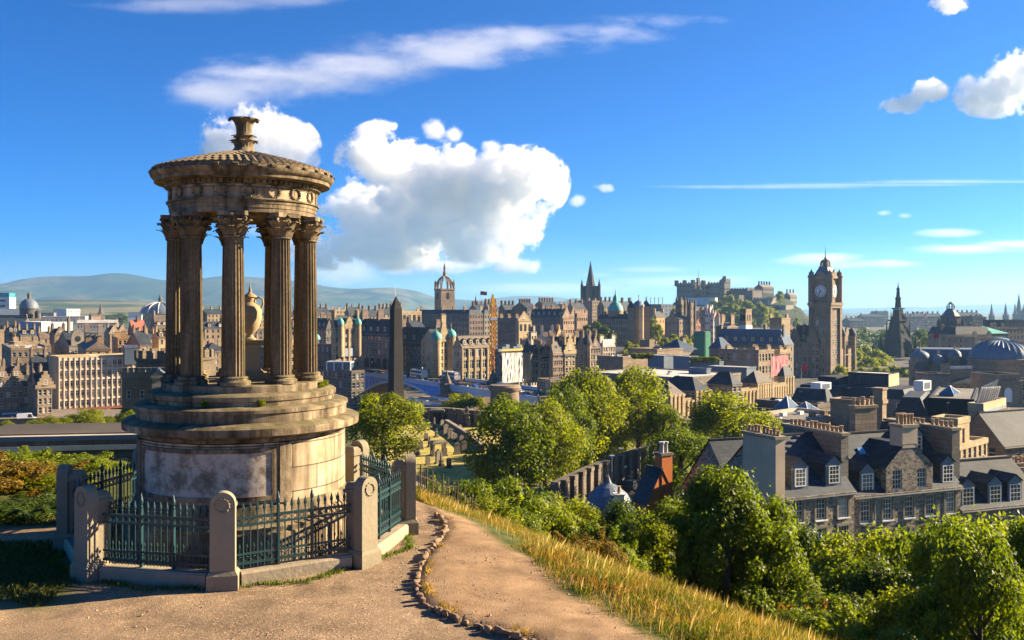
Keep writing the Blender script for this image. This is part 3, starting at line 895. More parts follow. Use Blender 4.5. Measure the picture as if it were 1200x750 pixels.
for k in range(8):
    p, q = POSTS[k], POSTS[(k+1)%8]
    d = (q-p); L = d.length; a = math.atan2(d.y, d.x)
    kerb.M = Matrix.Translation((p.x, p.y, 0)) @ Matrix.Rotation(a, 4, 'Z')
    kerb.box(.245, L-.245, -.17, .17, GZ-.2, GZ+.2); kerb.frustum(L/2, 0, L/2-.245, .17, GZ+.2, L/2-.245, .13, GZ+.235)
    t = thing('iron_railing', RLAB[k], 'railing', (p.x, p.y, GZ+.235), a, 'iron railings round the monument')
    x0, x1 = .2, L-.2
    for z, hh in ((.08,.022),(.24,.018),(.72,.018),(.84,.022)):
        r = MB(); r.box(x0, x1, -.016, .016, z, z+hh*2); r.build('rail', iron, t)
    n = 17
    for j in range(1, n):
        x = x0+(x1-x0)*j/n
        if j in (6, 11): put('standard', stan, t, (x,0,0))
        else: put('picket', pick, t, (x,0,0))
    for j in range(n):
        put('short_picket', dog, t, (x0+(x1-x0)*(j+.5)/n, 0, 0))
    for zc, rr in ((.80,.036),(.17,.045)):            # small scrolls between the two upper rails and the two lower rails
        sc = MB()
        for j in range(n):
            xm = x0+(x1-x0)*(j+.5)/n
            sc.tube([(xm+rr*math.cos(th), 0, zc+rr*math.sin(th)) for th in np.linspace(0, 2*math.pi, 9)], .0075, 4)
        sc.build('scroll_band', iron, t)
kerb.M = None
tag(kerb.build('stone_kerb', mat('kerb_stone', (0.32,0.26,0.18), 0.9, 0.3, 3, 0.4, 0.4)), 'low octagonal stone kerb carrying the green railings', 'kerb')
# ------------------------------------------------------------------ buildings
def WM(name, col, **k): return mat(name, col, **{**dict(rough=0.9, var=0.22, scale=0.8, grime=0.4, course=0.42), **k})
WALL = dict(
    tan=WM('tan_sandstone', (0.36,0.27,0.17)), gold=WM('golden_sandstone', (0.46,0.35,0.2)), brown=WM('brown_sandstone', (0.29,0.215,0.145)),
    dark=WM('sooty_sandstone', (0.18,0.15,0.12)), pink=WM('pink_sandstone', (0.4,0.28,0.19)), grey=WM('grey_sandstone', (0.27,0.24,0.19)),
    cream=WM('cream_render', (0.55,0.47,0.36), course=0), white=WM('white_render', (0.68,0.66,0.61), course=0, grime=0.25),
    orange=WM('ochre_and_sunlit_tan', (0.5,0.3,0.13), course=0), ochre=WM('orange_render', (0.56,0.17,0.04), course=0), red=WM('red_brick', (0.3,0.13,0.08), course=0.2), blue=WM('blue_grey_cladding', (0.13,0.16,0.2), course=0),  # orange: ochre render, and tan stone with orange sunlight put into its colour
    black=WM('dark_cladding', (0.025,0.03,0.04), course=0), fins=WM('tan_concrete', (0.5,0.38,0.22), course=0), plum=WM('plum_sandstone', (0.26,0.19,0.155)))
ROOF = dict(
    slate=mat('slate', (0.05,0.062,0.08), 0.7, 0.5, 2.5, 0.5, 0.4, spec=0.2, course=0.3), brown=mat('brown_slate', (0.14,0.105,0.08), 0.7, 0.3, 2.5, 0.3, 0.2, course=0.3),
    lead=mat('lead_sheet', (0.13,0.16,0.2), 0.6, 0.2, 1.5, 0.3, spec=0.5), flat=mat('roofing_felt', (0.2,0.18,0.15), 0.9, 0.25, 0.7, 0.4), pale=mat('pale_roofing', (0.5,0.47,0.42), 0.9, 0.15, 0.7, 0.3),
    red=mat('red_tile', (0.3,0.1,0.06), 0.8, 0.3, 2.5, 0.3), copper=mat('green_copper', (0.12,0.4,0.32), 0.6, 0.25, 1.5, 0.3), blue=mat('blue_slate', (0.06,0.09,0.14), 0.75, 0.3, 2.0, 0.3, spec=0.15))
HARL = WM('aged_harling', (0.6,0.46,0.32), course=0, grime=.5)
POT = mat('clay_pot', (0.42,0.285,0.165), 0.85, 0.3, 3, 0.3)
DRESS = mat('dressed_stone', (0.3,0.245,0.17), 0.9, 0.2, 3, 0.3)
FRAME = mat('white_paint', (0.74,0.72,0.66), 0.6, 0.08, 3, 0.15)
def glassmat():
    m, t, b = _nt('window_glass')
    oi = N(t, 'ShaderNodeObjectInfo')
    c = ramp(t, oi.outputs['Random'], [(0, (0.012,0.016,0.02)), (0.6, (0.03,0.035,0.04)), (0.8, (0.16,0.15,0.13)), (1, (0.36,0.33,0.28))])
    t.links.new(c, b.inputs['Base Color'])
    b.inputs['Roughness'].default_value = 0.08; b.inputs['Specular IOR Level'].default_value = 0.6
    MATS['window_glass'] = m
    return m
GLASS = glassmat()
DARKGLASS = mat('dark_glazing', (0.03,0.035,0.04), 0.15, 0.5, 0.6, 0.2, spec=0.6)
WINC = {}
def window_mesh(w, h, style='sash'):
    k = (round(w,2), round(h,2), style)
    if k in WINC: return WINC[k]
    b = MB()
    f = 0.09
    b.poly([(-w/2,.04,0),(w/2,.04,0),(w/2,.04,h),(-w/2,.04,h)], 1)
    bars = [(-w/2,-w/2+f,0,h),(w/2-f,w/2,0,h),(-w/2+f,w/2-f,0,f),(-w/2+f,w/2-f,h-f,h)]
    if style == 'sash': bars += [(-w/2+f,w/2-f,h*.5-.04,h*.5+.04)]
    if style == 'cross': bars += [(-w/2+f,w/2-f,h*.66-.05,h*.66+.05),(-.05,.05,f,h*.66-.05),(-.05,.05,h*.66+.05,h-f)]
    if style == 'near':
        bars += [(-w/2+f,w/2-f,h*.5-.035,h*.5+.035)]
        for lo, hi in ((f, h*.5-.035), (h*.5+.035, h-f)):
            xs = [-w/2+f+(w-2*f)*i/3 for i in (1, 2)]
            for x in xs: bars.append((x-.018, x+.018, lo, hi))
            zm = (lo+hi)/2
            e = [-w/2+f]+[v for x in xs for v in (x-.018, x+.018)]+[w/2-f]
            for i in range(0, 6, 2): bars.append((e[i], e[i+1], zm-.018, zm+.018))
    for x0, x1, z0, z1 in bars:
        if style == 'near': b.box(x0, x1, 0, .06, z0, z1, 0)
        else: b.poly([(x0,0.01,z0),(x1,0.01,z0),(x1,0.01,z1),(x0,0.01,z1)], 0)
    if style == 'near':
        b.f = b.f[1:]; b.m = b.m[1:]
        pb = MB(); pb.poly([(-w/2+.02,.035,.02),(w/2-.02,.035,.02),(w/2-.02,.035,h-.02),(-w/2+.02,.035,h-.02)])
        WINC[k] = (b.mesh('window', FRAME), pb.mesh('pane', GLASS))
    else:
        b.box(-w/2-.15, w/2+.15, -.26, -.01, -.16, -.003, 2)
        WINC[k] = (b.mesh('window', [FRAME, GLASS, DRESS]), None)
    return WINC[k]
def put_window(parent, w, h, style, loc, rz):
    me, pane = window_mesh(w, h, style)
    o = put('window', me, parent, loc, rz)
    if pane: put('pane', pane, o)
    return o
def facade(b, A, u, W, z0, z1, ops, dep=0.2, mw=0, mglass=None):
    """wall from A along unit u (2-D), with recessed openings ops = [(u0,u1,v0,v1)]"""
    n = (u[1], -u[0])
    def p(a, z, i=0.0): return (A[0]+u[0]*a-n[0]*i, A[1]+u[1]*a-n[1]*i, z)
    us = sorted(set([0.0, W]+[round(v, 3) for o in ops for v in o[:2]])); vs = sorted(set([z0, z1]+[round(v, 3) for o in ops for v in o[2:]]))
    vid = {}
    def vv(a, z):
        if (a, z) not in vid: vid[(a, z)] = b.vert(p(a, z))
        return vid[(a, z)]
    opset = set()
    for o in ops:
        o = [round(v, 3) for v in o]
        for i in range(us.index(o[0]), us.index(o[1])):
            for j in range(vs.index(o[2]), vs.index(o[3])): opset.add((i, j))
        fr = [vv(o[0],o[2]), vv(o[1],o[2]), vv(o[1],o[3]), vv(o[0],o[3])]
        bk = [b.vert(p(a, z, dep)) for a, z in ((o[0],o[2]),(o[1],o[2]),(o[1],o[3]),(o[0],o[3]))]
        for i in range(4): b.face((fr[i], fr[(i+1)%4], bk[(i+1)%4], bk[i]), mw)
        if mglass is not None: b.face(bk, mglass)
    for i in range(len(us)-1):
        for j in range(len(vs)-1):
            if (i, j) not in opset:
                b.face((vv(us[i],vs[j]), vv(us[i+1],vs[j]), vv(us[i+1],vs[j+1]), vv(us[i],vs[j+1])), mw)
CHC = {}
def chimney_mesh(L, h, wm, npot, pots=True, t=0.8):
    k = (round(L,1), round(h,1), wm.name, npot, pots)
    if k not in CHC:
        b = MB()
        b.box(-L/2,L/2,-t/2,t/2,0,h-.25,0); b.box(-L/2-.1,L/2+.1,-t/2-.1,t/2+.1,h-.248,h,0)
        if pots:
            for i in range(npot):
                x = -L/2+L*(i+.5)/npot
                b.lathe([(.17,h+.002),(.15,h+.55),(.19,h+.6),(.19,h+.72)], 6, (x,0), 1)
        CHC[k] = b.mesh('chimney', [wm, POT])
    return CHC[k]
pb_ = MB(); pb_.lathe([(.16,0),(.17,.1),(.13,.2),(.125,.75),(.165,.8),(.165,.92),(.12,.93)], 12); POTM = pb_.mesh('chimney_pot', POT, 'auto')
def put_chimney(t, loc, L, h, wm, npot=4, rz=0, near=False):
    o = put('chimney', chimney_mesh(L, h, wm, npot, not near), t, loc, rz)
    if near:
        for i in range(npot):
            q = put('chimney_pot', POTM, o, (-L/2+L*(i+.5)/npot, rnd.uniform(-.05,.05), h+.001))
            q.scale = (1.1, 1.1, rnd.uniform(.55, .9))
    return o
class Bld: pass
BLDS = []
def solve(px0, pxl, pxr, depth, yaw):
    c, s = math.cos(R(yaw)), math.sin(R(yaw))
    nx, ny = X(pxl, depth), depth
    k = (pxr-CX)/F; w = (k*ny-nx)/(c-k*s)
    d = None
    if px0 is not None:
        k0 = (px0-CX)/F; d = (nx-k0*ny)/(s+k0*c)
    return nx, ny, w, d
def building(label, px0, pxl, pxr, pyt, pyb, depth, yaw=44, d=None, roof='gable', rh=None, wall='tan', rm='slate', rows=None, cols=None, scols=None,
             win=(1.15,1.9), chim=2, dorm=0, ldorm=0, gabs=(), name='tenement', cat='building', group=None, embed=None, style='sash', sh=3.5, chl=2.2, chh=2.2, parapet=0.6, string=True, near=False, base0=0.8, wmats=None, smats=None, cside=None):
    nx, ny, w, d2 = solve(px0, pxl, pxr, depth, yaw)
    d = d or d2 or 12.0
    w = max(w, 2.0); d = max(d, 2.0)
    zt = Z(pyt, depth)
    c, s = math.cos(R(yaw)), math.sin(R(yaw))
    if pyb is None:
        zb = min(Hh(nx, ny), Hh(nx+w*c, ny+w*s), Hh(nx-d*s, ny+d*c)) - 1.0
        zb = min(zb, zt-6)
    else: zb = Z(pyb, depth)-1.0
    h = zt-zb
    o = Bld(); o.w, o.d, o.h, o.N, o.yaw, o.zb = w, d, h, (nx, ny), yaw, zb
    t = o.t = thing(name, label, cat, (nx, ny, zb), R(yaw), group)
    if embed is None: embed = depth > 470
    wm, rfm = WALL[wall], ROOF[rm]
    o.wm = wm
    rows = max(1, int(round(h/sh))) if rows is None else rows
    rows = min(rows, 10)
    cols = max(1, int(w/2.8)) if cols is None else cols
    scols = max(0, int(d/3.2)) if scols is None else scols
    ww, wh = win
    cols = min(cols, 24); scols = min(scols, 24)
    fh = h/rows if rows else h
    wh = min(wh, fh*.72)
    def ops(n, W):
        r = []
        wq = min(ww, W/n*.7) if n else ww
        for i in range(n):
            for j in range(rows):
                xc = W*(i+.5)/n; z0 = j*fh+(fh-wh)*.5
                r.append((xc-wq/2, xc+wq/2, z0, z0+wh))
        return r
    b = MB()
    of, os_ = ops(cols, w), ops(scols, d)
    dep = 0.16 if near else 0.2
    facade(b, (0,0), (1,0), w, 0, h, of, dep, 0, 1 if embed else None)
    facade(b, (0,d), (0,-1), d, 0, h, os_, dep, 0, 1 if embed else None)
    facade(b, (w,0), (0,1), d, 0, h, [])
    facade(b, (w,d), (-1,0), w, 0, h, [])
    if roof == 'gable':
        rh = rh if rh is not None else d*.38
        b.poly([(0,d,h),(0,0,h),(0,d/2,h+rh)]); b.poly([(w,0,h),(w,d,h),(w,d/2,h+rh)])
    elif roof == 'gabley':
        rh = rh if rh is not None else w*.45
        b.poly([(0,0,h),(w,0,h),(w/2,0,h+rh)]); b.poly([(w,d,h),(0,d,h),(w/2,d,h+rh)])
    o.wall = b.build('wall', [wm, DARKGLASS], t)
    if not embed:
        tot = 0
        for lst, side in ((of, 0), (os_, 1)):
            for a0, a1, z0, z1 in lst:
                tot += 1
                if tot > 100: break
                if side == 0: put_window(t, round(a1-a0,2), round(z1-z0,2), style, ((a0+a1)/2, dep-.06, z0), 0)
                else: put_window(t, round(a1-a0,2), round(z1-z0,2), style, (dep-.06, d-(a0+a1)/2, z0), R(-90))
    # roof
    q = MB(); e = .3
    if roof == 'gable':
        k = rh/(d/2)
        q.poly([(-.15,-e,h-e*k+.02),(w+.15,-e,h-e*k+.02),(w+.15,d/2,h+rh+.02),(-.15,d/2,h+rh+.02)]); q.poly([(w+.15,d+e,h-e*k+.02),(-.15,d+e,h-e*k+.02),(-.15,d/2,h+rh+.02),(w+.15,d/2,h+rh+.02)])
        q.box(-.15, w+.15, d/2-.15, d/2+.15, h+rh-.02, h+rh+.12)
    elif roof == 'gabley':
        k = rh/(w/2)
        q.poly([(-e,d+.15,h-e*k+.02),(-e,-.15,h-e*k+.02),(w/2,-.15,h+rh+.02),(w/2,d+.15,h+rh+.02)]); q.poly([(w+e,-.15,h-e*k+.02),(w+e,d+.15,h-e*k+.02),(w/2,d+.15,h+rh+.02),(w/2,-.15,h+rh+.02)])
        q.box(w/2-.15, w/2+.15, -.15, d+.15, h+rh-.02, h+rh+.12)
    elif roof == 'hip':
        m = min(w, d)/2; rh = rh if rh is not None else m*.7
        if w >= d: r1, r2 = (m, d/2, h+rh), (w-m, d/2, h+rh)
        else: r1, r2 = (w/2, m, h+rh), (w/2, d-m, h+rh)
        A, B_, C_, D_ = (-e,-e,h), (w+e,-e,h), (w+e,d+e,h), (-e,d+e,h)
        if w >= d: q.poly([A,B_,r2,r1]); q.poly([B_,C_,r2]); q.poly([C_,D_,r1,r2]); q.poly([D_,A,r1])
        else: q.poly([A,B_,r1]); q.poly([B_,C_,r2,r1]); q.poly([C_,D_,r2]); q.poly([D_,A,r1,r2])
    elif roof == 'mansard':
        rh = rh if rh is not None else 4.0
        i = min(rh*.45, w*.3, d*.3)
        q.poly([(0,0,h+.02),(w,0,h+.02),(w-i,i,h+rh),(i,i,h+rh)]); q.poly([(w,0,h+.02),(w,d,h+.02),(w-i,d-i,h+rh),(w-i,i,h+rh)]); q.poly([(w,d,h+.02),(0,d,h+.02),(i,d-i,h+rh),(w-i,d-i,h+rh)]); q.poly([(0,d,h+.02),(0,0,h+.02),(i,i,h+rh),(i,d-i,h+rh)])
        q.poly([(i,i,h+rh),(w-i,i,h+rh),(w-i,d-i,h+rh),(i,d-i,h+rh)])
    else:
        rh = 0
        q.poly([(0,0,h-.02),(w,0,h-.02),(w,d,h-.02),(0,d,h-.02)])
        q.box(-.1,w+.1,-.1,.3,h-.3,h+parapet,1); q.box(-.1,w+.1,d-.3,d+.1,h-.3,h+parapet,1); q.box(-.1,.3,.302,d-.302,h-.3,h+parapet,1); q.box(w-.3,w+.1,.302,d-.302,h-.3,h+parapet,1)
    o.rh = rh
    o.roof = q.build('roof', [rfm, wm], t)
    if string and depth < 650 and roof != 'flat':
        q = MB(); q.box(-.12,w+.12,-.2,-.002,h-.45,h-.05); q.box(-.2,-.002,0,d,h-.45,h-.05)
        q.build('cornice', wm, t)
    if string and depth < 470 and rows >= 3:
        for zz in (fh*1.0,):
            q = MB(); q.box(-.1,w+.1,-.14,-.002,zz-.15,zz+.1); q.box(-.14,-.002,0,d,zz-.15,zz+.1); q.build('string_course', wm, t)
    # chimneys
    if isinstance(chim, int):
        n = chim; ch = []
        for i in range(n):
            fx = 0.5 if n == 1 else i/(n-1)
            if roof == 'gabley': ch.append((.5, .04+.92*fx))
            else: ch.append((.03+.94*fx, .5))
    else: ch = chim
    for fx, fy in ch:
        zz = h-.8
        if roof == 'gable': zz = h+rh*(1-abs(fy-.5)*2)-.8
        elif roof == 'gabley': zz = h+rh*(1-abs(fx-.5)*2)-.8
        elif roof in ('mansard', 'hip'): zz = h+rh*.6-.4
        al = R(90) if roof == 'gable' else 0
        if cside is not None: al = R(cside)
        put_chimney(t, (w*fx, d*fy, zz), chl, chh+.8, wm, max(2, int(chl/.5)), al, near)
    # dormers
    dw, dh = (1.7, 1.9)
    def dormer(side, fr):
        slope_run = (d/2 if side == 'F' else w/2) if roof in ('gable', 'gabley') else (min(w, d)/2 if roof == 'hip' else min(rh*.45, w*.3, d*.3))
        inset = slope_run*(.1 if near else .18)
        z = h + rh*(inset/slope_run)
        run = min(slope_run-inset, dh*slope_run/max(rh, .1)+.3)
        b = MB()
        b.box(-dw/2, dw/2, .06, run, -.6, dh, 1 if near else 0); b.box(-dw/2, dw/2, 0, .058, -.6, dh, 0)
        b.M = Matrix.Identity(4)
        hh = .75
        b.poly([(-dw/2-.15,-.15,dh),(0,-.15,dh+hh),(0,run+.8,dh+hh),(-dw/2-.15,run+.2,dh)], 1); b.poly([(0,-.15,dh+hh),(dw/2+.15,-.15,dh),(dw/2+.15,run+.2,dh),(0,run+.8,dh+hh)], 1)
        b.poly([(-dw/2,-.01,dh),(dw/2,-.01,dh),(0,-.01,dh+hh)], 0)
        b.M = None
        if side == 'F': loc, rz = (w*fr, inset, z), 0
        else: loc, rz = (inset, d*fr, z), R(-90)
        o_ = b.build('dormer', [ROOF['lead'] if near else wm, rfm], t, False, loc, rz)
        put_window(o_, 1.15, 1.5, 'near' if near else 'sash', (0, -.07, .25), 0)
    for i in range(dorm): dormer('F', (i+.5)/dorm)
    for i in range(ldorm): dormer('L', (i+.5)/ldorm)
    for fx, gw, gh in gabs:                     # stepped front gables
        b = MB(); st = 5; pts = [(-gw/2, -.3)]
        for i in range(st):
            x = -gw/2*(1-i/st); z = gh*i/st
            pts += [(x, z+gh/st*.9), (x+gw/2/st, z+gh/st*.9)]
        pts += [(-x, z) for x, z in pts[::-1]]
        cl = [pts[0]]
        for p in pts[1:]:
            if abs(p[0]-cl[-1][0])+abs(p[1]-cl[-1][1]) > 1e-4: cl.append(p)
        b.extr(cl, -.12, .4, 0)
        b.poly([(-gw/2,.4,0),(0,.4,gh*.92),(0,d*.5,gh*.92),(-gw/2,d*.3,0)], 1); b.poly([(0,.4,gh*.92),(gw/2,.4,0),(gw/2,d*.3,0),(0,d*.5,gh*.92)], 1)
        g_ = b.build('gable', [wm, rfm], t, False, (w*fx, 0, h))
        if depth < 700 and gh > 3: put_window(g_, min(1.1, gw*.25), min(1.7, gh*.35), 'sash', (0, -.15, gh*.18), 0)
    if name != 'long_building' and rows and depth < 420 and (chim != 0 or roof == 'flat'):
        if roof == 'flat' and w > 6 and d > 4:
            for _ in range(4):
                x_, y_, s_ = rnd.uniform(1.5, w-1.5), rnd.uniform(1.2, d-1.2), rnd.uniform(.25, .8)
                b = MB(); b.box(x_-s_, x_+s_, y_-s_*.7, y_+s_*.7, h-.05, h+s_*rnd.uniform(.6, 1.6)); b.build('roof_vent', rnd.choice((ROOF['lead'], FRAME, ROOF['flat'])), t)
        elif roof == 'gable' and w > 6:
            for _ in range(2):
                x_, f_ = w*rnd.uniform(.15, .85), rnd.uniform(.45, .75)
                b = MB(); b.box(-.4, .4, -.03, .05, -.5, .5); q = b.build('roof_window', GLASS, t, False, (x_, d*.5*f_, h+rh*f_+.08)); q.rotation_euler = (-math.atan2(d/2, rh), 0, 0)
        b = MB(); x_ = w*rnd.random(); z_ = h+(rh*.9 if roof == 'gable' else 0); b.tube([(x_,d*.5,z_-.3),(x_,d*.5,z_+2.6)], .035, 4); b.tube([(x_-.6,d*.5,z_+2.3),(x_+.6,d*.5,z_+2.3)], .03, 4); b.build('aerial', WALL['black'], t)
    BLDS.append(o)
    return o
def add_tower(o, x, y, r, z0, z1, rh, roofm='slate', kind='cone', n=14, nm='turret', wm=None, finial=True):
    b = MB(); b.lathe([(r*.75,z0-.8),(r,z0),(r,z1-.3),(r*1.1,z1-.25),(r*1.1,z1)], n)
    t = b.build(nm, wm or o.wm, o.t, 'auto', (x, y, 0))
    b = MB()
    if kind == 'cone': b.lathe([(r*1.18,z1+.002),(r*.55,z1+rh*.55),(0,z1+rh)], n)
    elif kind == 'bell': b.lathe([(r*1.1,z1+.002),(r*1.12,z1+rh*.18),(r*.95,z1+rh*.42),(r*.6,z1+rh*.62),(r*.2,z1+rh*.75),(r*.08,z1+rh*.85),(0,z1+rh)], n)
    else: b.lathe([(r*1.05*math.cos(a), z1+.002+rh*math.sin(a)) for a in np.linspace(0, math.pi/2, 7)], n)
    q = b.build(nm+'_roof' if kind == 'cone' else 'dome', ROOF[roofm], t, 'auto')
    if finial:
        b = MB(); b.tube([(0,0,z1+rh-.1),(0,0,z1+rh+r*.7)], r*.08, 5); b.build('finial', o.wm, q)
    return t
def add_box(o, nm, x0, x1, y0, y1, z0, z1, m, parent=None):
    b = MB(); b.box(x0, x1, y0, y1, z0, z1); return b.build(nm, m, parent or o.t)
def open_facade(o, side, z0, z1, a0, a1, n, m=None):
    """row of attached pilasters on a facade"""
    b_ = None
    for i in range(n):
        a = a0+(a1-a0)*i/(n-1)
        b = MB(); b.box(-.4,.4,-.38,-.003,z0,z1); b.box(-.55,.55,-.48,-.004,z1+.001,z1+.5)
        b.build('pilaster', m or o.wm, o.t, False, (o.w*a, 0, 0) if side == 'F' else (0, o.d*a, 0), 0 if side == 'F' else R(-90))
# ------------------------------------------------------------------ the town, from the photo's columns and rows
B = building
OT = 'tenements of the old town'
# far left
g1 = B('glass office block with a teal top storey at the left edge', -25, -20, 11, 349, 380, 1100, yaw=15, d=30, roof='flat', wall='white', rm='lead', rows=5, cols=1, scols=0, win=(50,2.4), chim=0, name='office_block', cat='office block')
add_box(g1, 'top_storey', .5, g1.w-.5, .5, g1.d-.5, g1.h+.1, g1.h+6, mat('teal_glass', (0.05,0.3,0.33), 0.3, 0.1))
B('long low dark roofed hall left of the grey college dome', -30, -25, 25, 369, None, 900, yaw=12, d=30, roof='gable', rh=6, wall='dark', rm='lead', chim=0, rows=2, name='hall', cat='hall')
B('dark slate hall in front of the long low hall at the left edge', -20, -12, 27, 381, None, 760, yaw=12, d=25, roof='gable', rh=6, wall='dark', rm='slate', chim=2, rows=2, name='hall', cat='hall')
# college dome
od = B('sooty stone college with grey dome and lantern at the far left', 20, 34, 47, 374, None, 820, roof='flat', wall='dark', rows=3, chim=0, name='college', cat='college')
t_ = add_tower(od, od.w*.5, od.d*.45, 7.6, od.h, od.h+9.5, 9, 'lead', 'dome', 20, 'drum', finial=False)
b = MB(); b.lathe([(1.6,od.h+18.2),(1.6,od.h+21.5),(1.9,od.h+21.7),(1.2,od.h+23),(.3,od.h+24),(.1,od.h+25.5)], 10); b.build('lantern', WALL['dark'], t_, 'auto')
add_tower(od, od.w*.9, od.d*.1, 2.6, od.h, od.h+5, 3, 'slate', 'dome', 10)
B('white modern block with a sunlit tan end on the left skyline', 62, 78, 94, 362.5, 373, 1300, roof='flat', wall='white', rm='pale', chim=0, rows=2, cols=4, scols=0, name='office_block', cat='office block', sh=5)
B('low pale flat block left of the white modern block', 40, 44, 63, 367, 374, 1250, yaw=20, d=30, roof='flat', wall='grey', rm='pale', chim=0, rows=1, cols=5, name='office_block', cat='office block')
B('long low pale block under the white modern block', 42, 48, 100, 371.5, 378, 1100, yaw=20, d=40, roof='flat', wall='cream', rm='pale', chim=0, rows=1, cols=10, name='office_block', cat='office block')
B('pale row of low roofs right of the sheeted building', 84, 90, 138, 378.5, 386, 900, yaw=22, d=25, roof='gable', rh=3, wall='cream', rm='pale', chim=4, rows=1, name='terrace', cat='terrace')
o = B('pinkish gable church with a thin dark spire on the left skyline', 104, 107, 118, 370, 380, 1000, roof='gable', wall='pink', rm='brown', chim=0, rows=1, cols=2, name='church', cat='church')
b = MB(); b.frustum(0,0,3,3,0,2.6,2.6,10); b.lathe([(2.8,10),(.0,22)], 8); b.build('spire', WALL['dark'], o.t, False, (o.w*1.15, 4, o.h-8))
B('white and blue sheds between the spire and the ribbed dome', 144, 150, 166, 370, 376, 1300, yaw=20, d=30, roof='gable', rh=5, wall='white', rm='blue', chim=0, rows=1, cols=0, name='shed', cat='shed')
o = B('round hall with a pale ribbed dome left of the monument columns', 170, 182, 206, 368, None, 950, roof='flat', wall='tan', rows=3, chim=0, name='hall', cat='hall')
b = MB(); b.lathe([(20*math.cos(a), o.h+12*math.sin(a)) for a in np.linspace(0, 1.45, 9)], 24, (o.w*.5, o.d*.5)); dm = b.build('dome', ROOF['lead'], o.t, 'auto')
for k in range(12):
    a = 2*math.pi*k/12
    b = MB(); b.tube([(o.w*.5+20.3*math.cos(q)*math.cos(a), o.d*.5+20.3*math.cos(q)*math.sin(a), o.h+12.3*math.sin(q)) for q in np.linspace(0.05, 1.4, 7)], .45, 4); b.build('rib', FRAME, dm)
b = MB(); b.lathe([(2.2,o.h+11.6),(2.2,o.h+15),(2.5,o.h+15.3),(1.2,o.h+17.5),(.3,o.h+21)], 10, (o.w*.5, o.d*.5)); b.build('lantern', WALL['dark'], dm, 'auto')
wr = B('building wrapped in white and blue scaffold sheeting', 25, 48, 85, 378, None, 640, roof='flat', wall='white', rm='pale', rows=0, cols=0, scols=0, chim=0, name='sheeted_building', cat='building', parapet=.3)
sh_blue = mat('blue_sheeting', (0.2,0.29,0.42), 0.7, 0.2, 0.3, 0.2); sh_wht = mat('white_sheeting', (0.5,0.5,0.49), 0.7, 0.12, 0.4, 0.3, 0.6)
add_box(wr, 'sheeting', -.6, -.05, 0, wr.d, 0, wr.h+.4, sh_blue)
add_box(wr, 'sheeting', 0, wr.w, -.6, -.05, 0, wr.h+.4, sh_wht)
# left middle distance
for (lab, a) in [
 ('tan flat topped tenement with stacks at the left edge below the college', dict(px0=-14, pxl=-6, pxr=13, pyt=388, depth=520, roof='flat', wall='tan', chim=[(.2,.2),(.8,.3),(.5,.8)])),
 ('small tan tenement with dark slates below the college dome', dict(px0=5, pxl=11, pxr=21, pyt=390, depth=505, roof='gable', wall='brown', chim=2, dorm=2)),
 ('dark roofed tenement under the blue sheeting', dict(px0=19, pxl=24, pxr=43, pyt=393, depth=500, roof='gable', wall='tan', rh=3.5, chim=3, dorm=2)),
 ('small lit tenement with a red brick stack under the white sheeting', dict(px0=43, pxl=47, pxr=60, pyt=396, depth=470, roof='gable', wall='tan', rm='brown', rh=3, chim=2)),
 ('narrow brown tenement with an orange chimney below the white sheeting', dict(px0=58, pxl=64, pxr=78, pyt=392, depth=455, roof='gable', wall='brown', chim=2, gabs=[(.5,5,4)])),
 ('low slated tenement above the four storey sandstone block', dict(px0=10, pxl=17, pxr=46, pyt=402, depth=440, roof='flat', wall='tan', rm='brown', chim=[(.1,.2),(.5,.3),(.9,.2)])),
 ('pair of lit gabled tenements with dark slates left of the red roof', dict(px0=122, pxl=129, pxr=148, pyt=391, depth=540, roof='gable', wall='tan', chim=3, gabs=[(.25,6,5),(.75,6,5)])),
 ('red tiled house on the left with a small white gable', dict(px0=150, pxl=155, pxr=171, pyt=389, depth=560, roof='gable', rh=7, wall='red', rm='red', chim=1, gabs=[(.5,4,3)])),
 ('broad brown roofed hall with white dormers below the ribbed dome', dict(px0=176, pxl=183, pxr=210, pyt=384, depth=580, roof='gable', rh=8, wall='tan', rm='brown', chim=2, dorm=4)),
 ('dark slate tenement with tall stacks left of the lit gabled pair', dict(px0=97, pxl=114, pxr=122, pyt=397, depth=460, roof='gabley', wall='dark', chim=2, ldorm=3, chh=5)),
 ('yellow sandstone tenement with bay windows beside the castellated tower', dict(px0=178, pxl=186, pxr=208, pyt=396, depth=420, roof='gable', wall='gold', rm='brown', chim=2, dorm=3)),
 ('tan tenement with a long chimney row behind the grey plant box', dict(px0=158, pxl=166, pxr=184, pyt=398, depth=470, roof='gable', wall='orange', rm='slate', chim=3)),
 ('low dark roofed tenement under the red tiled house', dict(px0=148, pxl=164, pxr=178, pyt=404, depth=400, roof='gable', wall='brown', chim=2)),
]: B(lab, pyb=None, group=OT, **a)
o = B('grey tenement with a rounded gable and a tall stack on the left', 66, 81, 101, 405, None, 430, roof='gable', wall='grey', chim=[(.35,.5)], chh=6, rows=4, cols=4, group=OT)
b = MB(); b.extr([(o.w*.12,-.2)]+[(o.w*.5+o.w*.38*math.cos(a), 3.0+4.5*math.sin(a)) for a in np.linspace(math.pi, 0, 15)]+[(o.w*.88,-.2)], -.15, .5); b.build('gable', WALL['grey'], o.t, False, (0,0,o.h))
b = MB(); b.lathe([(1.4,-.1),(1.4,.1)], 16); q = b.build('round_window', DARKGLASS, o.t, 'auto', (o.w*.5,-.1,o.h+3)); q.rotation_euler = (R(90),0,0)
B('four storey sandstone block with a flat parapet on the left', 2, 13, 60, 409.5, 470, 395, yaw=32, roof='flat', wall='tan', rm='pale', rows=5, cols=7, chim=[(.05,.1),(.3,.1),(.62,.1),(.95,.1)], win=(1.3,1.9), chh=1.2)
